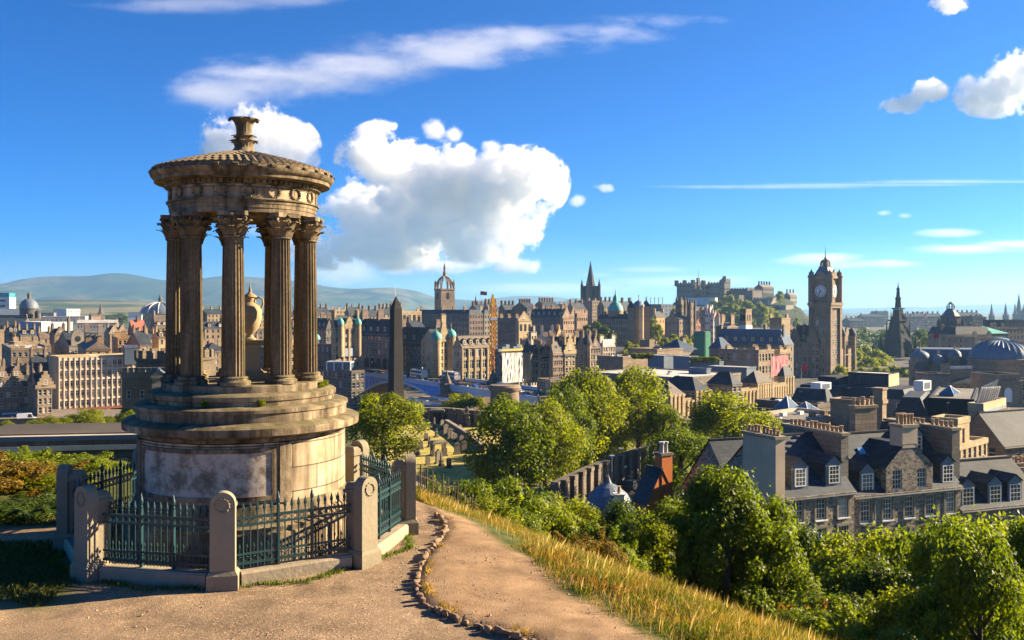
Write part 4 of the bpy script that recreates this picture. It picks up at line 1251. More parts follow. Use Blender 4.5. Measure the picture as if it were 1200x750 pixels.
B('orange lit building with a low hipped roof above the white office block', 91, 101, 130, 410, 430, 360, yaw=28, roof='hip', wall='orange', rm='brown', rows=2, cols=3, chim=[(.3,.5),(.8,.5)], chh=1)
B('tall orange lit sandstone block with two stacks above the white office block', 131, 138, 165, 397, 430, 410, yaw=28, roof='flat', wall='orange', rm='brown', rows=4, cols=5, chim=[(.08,.3),(.86,.05),(.5,.8)], chh=3)
B('plain dark grey plant box on the roof beside the castellated tower', 143, 146, 161, 407, 424, 335, yaw=28, d=6, roof='flat', wall='blue', rm='lead', rows=0, cols=0, scols=0, chim=0, name='plant_room', cat='plant room')
of = B('long white concrete office block of six storeys on red brick piers', 57, 68.5, 167, 420.5, 488, 324, yaw=40, roof='flat', wall='fins', rm='flat', rows=6, cols=16, scols=0, win=(1.5,1.95), chim=0, name='office_block', cat='office block', base0=0, string=False, style='cross', sh=3, parapet=.8)
# lift its facade over an open red-brick ground floor
brick = mat('red_brick_frame', (0.3,0.1,0.06), 0.85, 0.2, 1.2, 0.2, course=.1)
redb = thing('brick_arcade', 'red brick frame of dark openings along the foot of the white office block', 'arcade', (of.N[0], of.N[1], of.zb), R(40))
gh_ = of.h*.165
b = MB(); b.box(2, of.w+.6, -1.0, -.06, gh_*.78, gh_); b.build('beam', brick, redb)
for fx in (.1, .34, .55, .8, .99):
    b = MB(); b.box(of.w*fx, of.w*fx+1.3, -1.1, -.06, 0, gh_*.779); b.build('pier', brick, redb)
b = MB(); b.box(of.w*.11, of.w, -.5, -.05, 0, gh_*.76); b.build('dark_opening', mat('recess_shade', (0.02,0.02,0.02)), redb)  # near-black slab, shade inside the openings put in as colour
for i in range(17):
    b = MB(); b.box(-.16, .16, -.5, -.003, gh_+.02, of.h+.3); b.build('fin', mat('white_fin', (0.56,0.47,0.36), 0.8, 0.15), of.t, False, (max(.17, of.w*i/16-.01), 0, 0))
for i in range(7):
    b = MB(); b.box(.2, of.w, -.22, -.004, -.3, .3); b.build('spandrel', mat('white_fin', (0,0,0)), of.t, False, (0, 0, max(gh_+.4, of.h*i/6-.4)))
# lower left tenements by the street
o = B('four storey stone tenement with a white shop front at the left edge', -20, -9, 28, 444, 493, 300, yaw=40, roof='gable', rh=3.2, wall='brown', rows=4, cols=5, chim=3, gabs=[(.3,4.5,4),(.75,4.5,4)], win=(1.2,1.8))
add_box(o, 'shop_front', o.w*.3, o.w-.3, -.5, -.02, .3, 3.3, FRAME)
for i in range(4): add_box(o, 'shop_window', o.w*(.36+.16*i), o.w*(.36+.16*i)+1.4, -.56, -.49, .8, 2.7, DARKGLASS)
o = B('narrow shaded tenement with a pointed corner turret on the left', 25, 28, 44, 452, 493, 304, yaw=40, d=10, roof='gable', rh=4, wall='brown', rows=4, cols=3, chim=1)
add_tower(o, o.w*.62, -.4, 1.5, o.h*.35, o.h+1.2, 5, 'brown', 'cone', 12)
o = B('crow stepped gabled tenement left of the white office block', 40, 44, 61, 455, 493, 298, yaw=40, d=12, roof='gable', rh=4.5, wall='tan', rows=4, cols=3, chim=1, gabs=[(.55,6,5.5)])
B('steep slate roofed tenement rising behind the turreted one', 32, 41, 58, 440, None, 330, yaw=40, d=12, roof='gable', rh=7, wall='brown', rows=4, cols=4, chim=2)

# ---- old town skyline between monument and crown spire (far)
k = 0
for lab, px0, pxl, pxr, pyt, dep, wl, rf_, cm in [
 ('far tan roof with stacks just right of the monument columns', 366, 372, 386, 367, 780, 'tan', 'gable', 3),
 ('far lit flat block with pale roof above the two green domes', 384, 390, 409, 364, 800, 'gold', 'flat', [(.1,.4),(.5,.4),(.9,.4)]),
 ('far stone house under the dark thin spire', 404, 409, 424, 367, 760, 'tan', 'gable', 2),
 ('far slate roofed tenement with one big lit stack left of the obelisk', 421, 428, 444, 370, 720, 'brown', 'gable', 3),
 ('far tenement with twin lit stacks just left of the obelisk tip', 441, 448, 462, 368, 700, 'tan', 'gable', 4),
 ('far tan tenement right behind the obelisk', 456, 461, 472, 366, 720, 'tan', 'gable', 2),
 ('far lit tenement tops left of the orange crane', 566, 572, 584, 362, 740, 'tan', 'gable', 4),
 ('far dark slate range left of the lit gable beside the crane', 583, 592, 606, 363, 790, 'dark', 'gable', 4),
 ('far dark tenement with lit stacks over the columned lit gable', 600, 618, 630, 361, 780, 'dark', 'gable', 5),
 ('far brown tenement range with a row of lit chimneys below the low hill', 624, 640, 656, 359, 830, 'brown', 'gable', 6),
 ('far plum coloured tall range left of the black spire', 640, 662, 678, 357, 850, 'plum', 'flat', [(.1,.3),(.4,.3),(.7,.3),(.95,.3)]),
 ('far slate roofed house with a pink stack beside the black spire', 664, 672, 686, 361, 820, 'pink', 'gable', 3),
 ('far flat roofed stone range at the foot of the black spire', 676, 694, 712, 353, 900, 'brown', 'flat', [(.1,.3),(.5,.3),(.9,.3)]),
 ('far stone tenement between black spire and green dome', 700, 708, 724, 359, 780, 'tan', 'gable', 4),
 ('far lit tenement behind the green domed bank', 716, 724, 742, 361, 700, 'tan', 'gable', 3),
 ('far dark tenement below the flagpole on the skyline', 548, 560, 575, 364, 760, 'dark', 'gable', 4),
]: B(lab, px0, pxl, pxr, pyt, None, dep, roof=rf_, wall=wl, chim=cm, group=OT, rh=5 if rf_=='gable' else None, chh=2.6)
# roofs seen between the monument's columns
for gi, (ga, gb_, gl) in enumerate(((206,238,'behind the left column pair'),(238,264,'right of the left column pair'),(264,290,'behind the front column'),(290,318,'just right of the urn'),(318,345,'behind the second front column'),(345,371,'behind the rightmost column'))):
    for ri, (dep, pt, rl) in enumerate(((760,367,'on the skyline'),(540,385,'in the middle row'),(415,407,'in the lowest row'))):
        wl = ('tan','brown','gold','grey','pink','dark')[(gi*2+ri*5) % 6]; rf_ = ('gable','gable','flat','hip')[(gi+ri*3) % 4]
        B('%s tenement, %s, %s %s' % ({'tan':'tan','brown':'brown','gold':'golden','grey':'grey','pink':'pinkish','dark':'sooty'}[wl], {'gable':'slate ridged','flat':'flat roofed','hip':'hip roofed'}[rf_], rl, gl), ga-8, ga+2+3*((gi+ri) % 2), gb_+1, pt+((gi*7+ri*5) % 6), None, dep+(gi*13) % 40, roof=rf_, wall=wl, chim=2+(gi+ri) % 2, dorm=2 if rf_ == 'gable' and ri else 0, group=OT, rh=4)
# thin far spires
def far_spire(lab, px, pyt, pyb, d, w, m=WALL['dark'], n=8):
    z0, z1 = Z(pyb, d), Z(pyt, d)
    t = thing('spire', lab, 'spire', (X(px, d), d, z0))
    b = MB(); b.frustum(0,0,w*1.1,w*1.1,-12,w,w,(z1-z0)*.35); b.build('tower', m, t)
    b = MB(); b.lathe([(w*.95,(z1-z0)*.352),(0,z1-z0)], n); b.build('steeple', m, t)
    for sx, sy in ((-1,-1),(1,-1),(1,1),(-1,1)):
        b = MB(); b.lathe([(w*.18,(z1-z0)*.35),(0,(z1-z0)*.5)], 5); b.build('pinnacle', m, t, False, (sx*w*.85, sy*w*.85, 0))
far_spire('thin dark steeple above the two green domes', 412.5, 355, 368, 780, 1.5)
far_spire('short dark steeple between crown spire and flag', 557.5, 345, 362, 900, 1.6)
far_spire('thin dark steeple far off beside the ferris wheel', 1085, 364, 374, 1500, 2.2)
# ---- two-domed hotel annexe, big dark hotel
hb = B('golden sandstone tower block with two small green domes', 388, 393, 421.5, 384, 440, 388, roof='gable', rh=5, wall='gold', rm='slate', rows=6, cols=6, scols=2, win=(1.3,2.2), chim=2, name='hotel_annexe', cat='hotel')
add_tower(hb, hb.w*.2, -.2, 1.35, hb.h*.45, hb.h+1.4, 3.4, 'copper', 'bell', 12)
add_tower(hb, hb.w*.92, -.2, 1.35, hb.h*.45, hb.h+1.4, 3.4, 'copper', 'bell', 12)
b = MB(); b.extr([(-2.6,-.2),(-2.6,1.2),(-1.8,1.5),(-.9,3.8),(0,4.8),(.9,3.8),(1.8,1.5),(2.6,1.2),(2.6,-.2)], -.3, .6); b.build('gable', WALL['gold'], hb.t, False, (hb.w*.56, 0, hb.h))
for fx in (.44, .66):
    b = MB(); b.extr([(-1.1,0)]+[(1.1*math.cos(a), 2.4+1.1*math.sin(a)) for a in np.linspace(math.pi, 0, 9)]+[(1.1,0)], -.28, -.01); b.build('arched_window', mat('pale_glass', (0.35,0.4,0.45), 0.2, 0.1), hb.t, False, (hb.w*fx, 0, hb.h*.42))
open_facade(hb, 'F', hb.h*.2, hb.h*.95, .34, .78, 3)
o = B('dark slated building just left of the two green domes', 366, 382, 390, 385, 425, 455, roof='gabley', rh=5, wall='dark', rows=5, scols=5, cols=2, chim=3, ldorm=3)
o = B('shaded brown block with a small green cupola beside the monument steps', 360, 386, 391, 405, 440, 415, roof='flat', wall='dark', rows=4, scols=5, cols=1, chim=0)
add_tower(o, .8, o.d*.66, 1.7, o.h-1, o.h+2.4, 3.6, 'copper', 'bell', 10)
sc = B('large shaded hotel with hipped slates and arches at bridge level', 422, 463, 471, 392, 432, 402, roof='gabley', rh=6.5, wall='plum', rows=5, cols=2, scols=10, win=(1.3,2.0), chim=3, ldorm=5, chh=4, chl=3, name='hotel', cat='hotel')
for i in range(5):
    b = MB(); b.extr([(-1.5,0)]+[(1.5*math.cos(a), 3.0+1.5*math.sin(a)) for a in np.linspace(math.pi, 0, 9)]+[(1.5,0)], -.25, -.01); b.build('arch_opening', mat('recess_shade', (0,0,0)), sc.t, False, (0, sc.d*(.12+.17*i), .6), R(-90))
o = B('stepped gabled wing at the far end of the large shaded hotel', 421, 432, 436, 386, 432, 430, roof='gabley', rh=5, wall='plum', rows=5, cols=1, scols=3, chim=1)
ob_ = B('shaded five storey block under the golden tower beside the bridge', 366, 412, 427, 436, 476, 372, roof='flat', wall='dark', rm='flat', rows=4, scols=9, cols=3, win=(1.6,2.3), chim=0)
tb_ = thing('roof_pavilion', 'white framed glass pavilion on the terrace left of the golden tower', 'pavilion', (ob_.N[0]-6, ob_.N[1]+8, ob_.zb+ob_.h), R(-10))
b = MB(); b.box(-5.2,5.2,-2.5,2.5,3.4,3.9); b.build('roof', FRAME, tb_)
for x in (-5,-1.8,1.8,5):
    b = MB(); b.box(x-.25,x+.25,-2.4,-2.0,0,3.398); b.build('post', FRAME, tb_)
b = MB(); b.box(-5,5,-2.0,2.2,0,3.39); b.build('glass_wall', mat('sky_glass', (0.12,0.18,0.24), 0.1, 0.2, spec=.8), tb_)
# ---- city chambers and crown spire
cc = B('long many windowed civic block with a slate roof below the crown spire', 487, 550, 566, 368, None, 640, roof='mansard', rh=3, wall='plum', rows=9, scols=18, cols=5, win=(1.2,1.9), chim=[(.1,.1),(.1,.5),(.1,.9),(.9,.5)], chh=3, name='civic_building', cat='civic building')
B('narrow lit end wing of the civic block left of the crane', 560, 567.5, 577, 368, None, 655, roof='mansard', rh=3, wall='grey', rows=9, scols=3, cols=3, chim=2, chh=3)
B('lit block with tall recessed arches right of the obelisk', 464, 471, 494, 366, None, 580, roof='flat', wall='gold', rm='pale', rows=5, cols=4, win=(2.2,4.2), sh=5.5, chim=[(.1,.3),(.9,.3)])
B('shaded block between the arched lit block and the green domed gable', 470, 486, 500, 386, None, 520, roof='gable', wall='dark', rows=5, chim=2)
# crown spire
D = 765; z0 = Z(352, D)
ck = thing('crown_spire', 'open stone crown steeple standing on the old town ridge', 'steeple', (X(521, D), D, z0), R(30))
b = MB(); b.box(-6.2,6.2,-6.2,6.2,-40,8.5); b.box(-6.6,6.6,-6.6,6.6,8.501,9.6); b.build('tower', WALL['tan'], ck)
for k in range(4):
    b = MB(); b.extr([(-1.3,0)]+[(1.3*math.cos(a), 4+1.3*math.sin(a)) for a in np.linspace(math.pi, 0, 7)]+[(1.3,0)], -6.3, -6.2); b.build('belfry_opening', mat('recess_shade', (0,0,0)), ck, False, (0,0,1), R(90*k))
for k in range(8):
    a = k*math.pi/4; rr = 6.1*(1.0 if k % 2 == 0 else 1.32)
    b = MB(); b.tube([(rr*math.cos(a),rr*math.sin(a),9.5),(rr*.86*math.cos(a),rr*.86*math.sin(a),14),(rr*.5*math.cos(a),rr*.5*math.sin(a),18.2),(.7*math.cos(a),.7*math.sin(a),19.8)], [.8,.75,.7,.8], 5); b.build('flying_rib', WALL['tan'], ck)
    b = MB(); b.lathe([(.95,9.5),(.9,13.5),(1.15,13.8),(0,17.5)], 6); b.build('pinnacle', WALL['tan'], ck, False, (rr*math.cos(a), rr*math.sin(a), 0))
b = MB(); b.lathe([(1.5,18.8),(1.5,22),(1.9,22.4),(1.0,23.5),(.9,26),(1.2,26.3),(0,31.5)], 8); b.build('lantern', WALL['tan'], ck)
# flag
def flagpole(lab, px, pyt, pyb, d, col, fw, fh, rz=0, glab='flagpole'):
    z0, z1 = Z(pyb, d), Z(pyt, d)
    t = thing('flagpole', lab, 'flagpole', (X(px, d), d, z0), rz)
    r = max(.07, d*.00022)
    b = MB(); b.tube([(0,0,-.5),(0,0,z1-z0)], [r*1.3, r*.8], 6); b.build('pole', mat('pole_paint', (0.55,0.53,0.5), 0.5, 0.1), t)
    if col:
        b = MB(); n = 8
        rows = []
        for j in range(n+1):
            x = fw*j/n; y = .12*fw*math.sin(j*1.1)*j/n
            rows.append([b.vert((x, y+e, z1-z0-.1-v*fh-.08*x)) for e in (0, .03) for v in (0, 1)])
        for p, q in zip(rows, rows[1:]):
            b.face((p[0],q[0],q[1],p[1])); b.face((p[3],q[3],q[2],p[2])); b.face((p[2],q[2],q[0],p[0])); b.face((p[1],q[1],q[3],p[3]))
        b.face(rows[0]); b.face(rows[-1][::-1])
        b.build('flag', mat('flag_'+col, {'red': (0.5,0.03,0.05), 'union': (0.4,0.05,0.1)}[col], 0.8, 0.2, 1.0), t, 'auto')
    return t
flagpole('tall flagpole with a red flag on the civic skyline', 563, 341, 364, 640, 'union', 4.5, 2.6)
ms = thing('radio_mast', 'tall thin pale mast rising behind the obelisk', 'mast', (X(463, 900), 900, Z(366, 900)))
b = MB(); b.tube([(0,0,-2),(0,0,26)], [.5,.2], 6); b.build('pole', FRAME, ms)
for z in (10, 18): 
    b = MB(); b.box(-.8,.8,-.8,.8,z,z+.4); b.build('ring', FRAME, ms)
# ---- facade row behind the bridge
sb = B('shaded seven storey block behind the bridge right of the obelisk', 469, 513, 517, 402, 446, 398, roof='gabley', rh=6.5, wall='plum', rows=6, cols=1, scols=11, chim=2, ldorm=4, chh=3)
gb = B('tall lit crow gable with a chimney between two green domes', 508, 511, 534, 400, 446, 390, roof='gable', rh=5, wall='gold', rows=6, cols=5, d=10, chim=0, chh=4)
b = MB(); b.extr([(-3.4,-.2),(-3.4,1),(-2.2,3),(-1.3,5.5),(-.9,8),(.9,8),(1.3,5.5),(2.2,3),(3.4,1),(3.4,-.2)], -.4, .8); b.build('gable', WALL['gold'], gb.t, False, (gb.w*.38, 0, gb.h))
put_chimney(gb.t, (gb.w*.38, .2, gb.h+7.8), 2.4, 3.2, WALL['gold'], 4)
add_tower(gb, gb.w*.02, .2, 2.2, gb.h*.2, gb.h+1, 4.4, 'copper', 'bell', 12)
add_tower(gb, gb.w*.78, .2, 2.0, gb.h*.2, gb.h+2, 4.0, 'copper', 'bell', 12)
ar = B('golden arcaded block with a pale roof and lit dormers left of the crane', 531, 541.5, 579, 407, 445, 372, roof='gable', rh=4.5, wall='gold', rm='brown', rows=3, cols=5, scols=3, win=(3.0,4.6), chim=0, dorm=5, style='cross', sh=4.4)
open_facade(ar, 'F', .5, ar.h*.9, .01, .99, 6)
wb_ = B('building under white scaffold sheeting right of the orange crane', 580, 587, 616, 414, 446, 352, roof='flat', wall='dark', rm='flat', rows=5, cols=0, scols=3, chim=0, name='sheeted_building', cat='building')
for i in range(2):
    b = MB(); nxs, nzs = 10, 8; w2 = wb_.w*.49
    rows = [[b.vert((w2*a/nxs, -.5-.35*mnoise.noise((a*.9+i*9, c_*.8, 2)), wb_.h*c_/nzs)) for a in range(nxs+1)] for c_ in range(nzs+1)]
    for p, q in zip(rows, rows[1:]):
        for a in range(nxs): b.face((p[a],p[a+1],q[a+1],q[a]))
    b.build('sheeting', sh_wht, wb_.t, False, (wb_.w*.505*i, -.25, 0))
yel = mat('yellow_rail', (0.6,0.38,0.04), 0.6, 0.1)
add_box(wb_, 'guard_rail', -.3, wb_.w+.3, -.6, -.3, wb_.h+.8, wb_.h+1.5, yel)
for i in range(6): add_box(wb_, 'plant_unit', wb_.w*(.05+.15*i), wb_.w*(.05+.15*i)+1.8, 2, 4, wb_.h, wb_.h+1.5+.8*(i % 3), ROOF['lead'])
# crane
cm_ = mat('orange_crane', (0.8,0.36,0.02), 0.5, 0.15, 1.0, 0.2)
D = 362; zb_, zt_ = Z(447, D), Z(357, D)
cr = thing('tower_crane', 'orange lattice mast of a tower crane standing in the old town', 'crane', (X(577.5, D), D, zb_), R(20))
H_ = zt_-zb_
for sx in (-1, 1):
    for sy in (-1, 1):
        b = MB(); b.box(sx*.85-.16, sx*.85+.16, sy*.85-.16, sy*.85+.16, 0, H_); b.build('mast_leg', cm_, cr)
n = 16
for side in range(4):
    b = MB(); pts = [((-.85 if j % 2 == 0 else .85), -.85, H_*j/n) for j in range(n+1)]
    b.tube(pts, .2, 4); b.build('lattice', cm_, cr, False, None, R(90*side))
b = MB(); b.box(-1.3,1.3,-1.3,1.3,H_*.8,H_*.83); b.build('collar', FRAME, cr)
for zz in (.36, .4):
    b = MB(); b.box(.86, 4.5, -.2, .2, H_*zz, H_*zz+.4); b.build('tie', yel, cr)
b = MB(); b.frustum(0,0,.9,.9,H_,.25,.25,H_+4); b.build('head', cm_, cr)
for lab, a in [
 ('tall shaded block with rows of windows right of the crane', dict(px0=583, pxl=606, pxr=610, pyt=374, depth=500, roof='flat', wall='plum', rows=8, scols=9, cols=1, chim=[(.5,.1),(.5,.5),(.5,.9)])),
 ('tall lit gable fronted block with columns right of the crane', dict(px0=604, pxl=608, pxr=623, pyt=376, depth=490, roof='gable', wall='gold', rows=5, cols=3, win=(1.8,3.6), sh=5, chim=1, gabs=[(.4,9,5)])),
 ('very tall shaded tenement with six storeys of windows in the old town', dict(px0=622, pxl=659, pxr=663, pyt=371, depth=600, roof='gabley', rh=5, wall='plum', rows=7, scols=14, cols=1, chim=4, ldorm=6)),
 ('pale twin gabled tenement in the middle of the old town', dict(px0=656, pxl=660, pxr=676, pyt=373, depth=590, roof='gable', wall='pink', rows=6, cols=6, chim=2, gabs=[(.25,8,7),(.75,8,7)])),
 ('square lit box of a building left of the dark green trees', dict(px0=673, pxl=676, pxr=688.5, pyt=368, depth=585, roof='flat', wall='pink', rm='pale', rows=5, cols=5, chim=2)),
 ('small pale house with four windows below the tall shaded tenement', dict(px0=632, pxl=637, pxr=650, pyt=394, depth=480, yaw=20, roof='gable', rh=3, wall='cream', rm='brown', rows=3, cols=3, embed=False, win=(1.3,1.9), chim=2)),
 ('small white house with an ochre gable below the twin gabled tenement', dict(px0=649, pxl=652, pxr=659, pyt=393, depth=490, roof='gable', rh=3, wall='orange', rows=3, cols=2, chim=1, gabs=[(.5,4,4)])),
 ('dark flank building below the tall shaded tenement', dict(px0=622, pxl=632, pxr=638, pyt=392, depth=500, roof='gabley', wall='dark', rows=4, chim=2)),
 ('white slated house right of the columned lit gable', dict(px0=620, pxl=622.5, pxr=629, pyt=389, depth=495, roof='gable', wall='cream', rows=5, cols=2, chim=1)),
]: B(lab, pyb=None, group=OT, **a)
# nearer lit row above the bridge deck
o = B('brown lit house with a dark conical turret right of the sheeted building', 614, 617, 631, 416, 446, 345, roof='gable', rh=3.5, wall='tan', rows=4, cols=4, chim=2)
add_tower(o, .6, -.2, 2.0, 2, o.h+1, 6, 'slate', 'cone', 10)
B('pinkish house with a crow gable below the ochre gable', 630, 634, 646, 417, 446, 348, roof='gable', rh=3.5, wall='pink', rows=4, cols=4, chim=2, gabs=[(.5,5,4)])
B('flat fronted pale pink block with four window rows', 645, 648, 661, 413, 443, 346, roof='gable', rh=4, wall='pink', rm='brown', rows=4, cols=6, chim=2, win=(1.1,1.7))
o = B('lit house with a tall pointed front gable left of the dark slate range', 660, 662, 674, 414, 443, 350, roof='gable', rh=4, wall='gold', rows=4, cols=3, chim=2, gabs=[(.5,7,7)])
B('long dark slate roofed range above the lit gabled houses', 640, 690, 696, 408, None, 410, roof='gabley', rh=4.5, wall='dark', rows=3, cols=2, scols=9, chim=4)
o = B('shaded spiky fronted block with many narrow gables', 674, 688, 704, 408, 442, 382, roof='gable', rh=5, wall='brown', rows=5, cols=5, scols=5, chim=3, gabs=[(.2,4,5),(.6,4,5)])
add_tower(o, 0, 0, 1.6, 3, o.h+1.5, 5, 'slate', 'cone', 8)
B('cream lit five storey block at the right end of the row', 702, 706.5, 721, 406, 438, 395, roof='mansard', rh=3, wall='cream', rm='lead', rows=5, cols=5, chim=2, win=(1.4,1.9))
B('white topped lit block just left of the cream five storey block', 690, 694, 707, 405, 438, 402, roof='flat', wall='gold', rm='pale', rows=5, cols=4, chim=2)
o = B('long low tan arcade at street level right of the bridge', 640, 645, 684, 447, 462, 300, yaw=30, d=8, roof='flat', wall='tan', rm='pale', rows=2, cols=12, win=(1.8,2.6), chim=0, name='arcade', cat='arcade')
# ------------------------------------------------------------------ North-side landmarks
# tall black spire
D = 974; z0, z1 = Z(354, D), Z(305, D); HH = z1-z0
hu = thing('church_spire', 'tall black gothic church spire on the old town skyline', 'spire', (X(692, D), D, z0), R(20))
dk = mat('black_stone', (0.075,0.062,0.055), 0.9, 0.25, 0.5, 0.3)
b = MB(); b.frustum(0,0,7.5,7.5,-30,7,7,HH*.36); b.box(-7.4,7.4,-7.4,7.4,HH*.362,HH*.385); b.build('tower', dk, hu)
b = MB(); b.lathe([(5.2,HH*.386),(4.2,HH*.5),(0.0,HH)], 8); b.build('steeple', dk, hu)
for sx, sy in ((-1,-1),(1,-1),(1,1),(-1,1)):
    b = MB(); b.box(-1.1,1.1,-1.1,1.1,0,HH*.42); b.lathe([(1.4,HH*.421),(0,HH*.57)], 6); b.build('pinnacle', dk, hu, False, (sx*6.8, sy*6.8, 0))
for k in range(4):
    b = MB(); b.extr([(-1.3,0),(-1.3,7),(0,9.5),(1.3,7),(1.3,0)], -7.6, -7.3); b.build('belfry_opening', mat('recess_shade', (0,0,0)), hu, False, (0,0,HH*.12), R(90*k))
# green domed bank
bk = B('large sandstone bank headquarters with lit end pavilions and a green dome', 700, 738, 760, 374, 405, 560, roof='mansard', rh=3, wall='tan', rm='slate', rows=4, scols=14, cols=6, win=(1.4,2.6), sh=4.2, chim=[(.1,.2),(.1,.8)], name='bank', cat='bank')
add_tower(bk, bk.w*.1, bk.d*.02, 2.8, 2, bk.h+7, 4.5, 'slate', 'cone', 4)
add_tower(bk, bk.w*.5, bk.d*.02, 3.2, 2, bk.h+7.5, 5, 'lead', 'bell', 8)
add_tower(bk, bk.w*.9, bk.d*.02, 3.0, 2, bk.h+8, 4, 'slate', 'cone', 4)
open_facade(bk, 'F', bk.h*.25, bk.h*.9, .02, .98, 6)
b = MB(); b.lathe([(4.6,bk.h+1.5),(4.6,bk.h+5)], 16, (bk.w*.2, bk.d*.55)); dmd = b.build('drum', bk.wm, bk.t, 'auto')
b = MB(); b.lathe([(4.8,bk.h+5.002),(4.5,bk.h+7),(3.2,bk.h+9.3),(1.3,bk.h+10.8),(1.1,bk.h+14),(.4,bk.h+15.2),(0,bk.h+19)], 16, (bk.w*.2, bk.d*.55)); b.build('dome', ROOF['copper'], dmd, 'auto')
# grey modern block, twin brown towers, painted houses
gm = B('hazy grey blue modern block with thin masts on its roof left of the castle', 752, 775, 787, 357, None, 950, roof='flat', wall='blue', rm='lead', rows=6, cols=3, scols=12, chim=0, name='office_block', cat='office block', win=(1.8,1.8))
for i in range(5):
    b = MB(); b.tube([(gm.w*.3, gm.d*(.1+.2*i), gm.h), (gm.w*.3, gm.d*(.1+.2*i), gm.h+7)], .35, 5); b.tube([(gm.w*.3-2, gm.d*(.1+.2*i), gm.h+6.5), (gm.w*.3+2, gm.d*(.1+.2*i), gm.h+7.5)], .25, 4); b.build('mast', WALL['dark'], gm.t)
B('small orange lit gable house below the grey blue modern block', 764, 769, 779, 371, None, 720, roof='gable', rh=4, wall='orange', rows=3, cols=3, chim=2)
for i, (lab, p0, pl, pr, pt) in enumerate((('taller left tower of the twin brown college towers', 793, 797.5, 803, 354), ('right tower of the twin brown college towers', 806, 809, 814.5, 357))):
    o = B(lab, p0, pl, pr, pt, None, 700-4*i, roof='flat', wall='brown', rows=6, cols=2, scols=2, chim=0, win=(1.3,2.6), name='college_tower', cat='tower', parapet=1.5)
    for fx, fy in ((0,0),(1,0),(0,1),(1,1)): add_tower(o, o.w*fx, o.d*fy, .9, 0, o.h+1.5, 3, 'slate', 'cone', 6, finial=False)
B('brown college range between and below the twin towers', 779, 796, 812, 374, None, 690, roof='gable', rh=4, wall='brown', rows=4, chim=2)
for lab, p0, pl, pr, pt, w, r in (('white harled house with red roof below the castle trees', 812, 816, 822, 372, 'white', 'red'), ('pink gabled house among the houses below the castle', 819, 823, 829, 369, 'pink', 'red'), ('tall white gabled house below the castle esplanade', 826, 830, 836, 366, 'white', 'red'), ('cream house with a round turret right of the white gabled house', 833, 836, 841, 372, 'cream', 'red'), ('red sandstone house in front of the white houses below the castle', 808, 814, 821, 381, 'red', 'brown')):
    o = B(lab, p0, pl, pr, pt, None, 760 if w != 'red' else 730, roof='gable', rh=4, wall=w, rm=r, rows=5, cols=2, scols=2, chim=2, gabs=[(.5,5,5)], group='painted houses below the castle')
    if w == 'cream': add_tower(o, o.w, 0, 2.2, 0, o.h+1, 4, 'red', 'cone', 10)

# ------------------------------------------------------------------ castle rock and castle
rockm, t, b_ = _nt('castle_crag')
co = N(t, 'ShaderNodeTexCoord').outputs['Object']
geo_ = N(t, 'ShaderNodeNewGeometry'); sp_ = N(t, 'ShaderNodeSeparateXYZ'); t.links.new(geo_.outputs['Normal'], sp_.inputs[0])
c_ = ramp(t, noise(t, co, .06, 6, .7), [(.3, (.05,.045,.04)), (.6, (.14,.125,.105)), (.8, (.2,.18,.14))])
c_ = mixc(t, ramp(t, sp_.outputs[2], [(.72, (0,)*3), (.92, (1,)*3)]), c_, (.05,.07,.025))
t.links.new(c_, b_.inputs['Base Color']); b_.inputs['Roughness'].default_value = .95
bump(t, b_, noise(t, co, .12, 7, .75), 1.0, 9)
def crag(name, pts, D0, depth, base, seed):
    """rocky hill: crest line pts [(px, py)] at depth D0"""
    b = MB(); n = 110; m = 26
    pxs = np.linspace(pts[0][0], pts[-1][0], n)
    pys = np.interp(pxs, [p[0] for p in pts], [p[1] for p in pts])
    rows = []
    for i in range(n):
        row = []
        for j in range(m):
            v = j/(m-1)
            zc = Z(pys[i], D0)
            prof = np.interp(v, [0, .42, .5, .75, 1], [base, zc-(zc-base)*.16, zc, zc, base])
            y = D0 + depth*(v-.5)*(1.4 if v < .5 else 1)
            k = (pxs[i]-CX)/F*D0
            nz = mnoise.noise((k*.03+seed, y*.03, prof*.03)); n2 = mnoise.noise((k*.1+seed, y*.1, prof*.08))
            amp = 1 if 0 < j < m-1 else 0
            row.append(b.vert((k+amp*4*n2, y+amp*(nz*14+n2*6)*(v < .5), prof+amp*(nz*3+n2*2)*(v < .46))))
        rows.append(row)
    for p, q in zip(rows, rows[1:]):
        for j in range(m-1): b.face((p[j], q[j], q[j+1], p[j+1]))
    return tag(b.build(name, rockm, None, 'auto'), kind='structure')
crag('castle_rock', [(740,392),(770,378),(792,366),(800,352),(850,350),(880,345),(905,345),(925,351),(940,368),(960,388),(985,402),(1010,412)], 1250, 260, -42, 3)
castle_m = {'dark': WM('castle_stone', (0.15,0.125,0.1), course=0, scale=.2), 'lit': WM('castle_sunlit_stone', (0.3,0.26,0.2), course=0, scale=.2)}  # lit key: the same stone made paler, sunlight put into its colour
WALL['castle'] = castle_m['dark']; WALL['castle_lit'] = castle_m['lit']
CG = 'ranges of the castle'
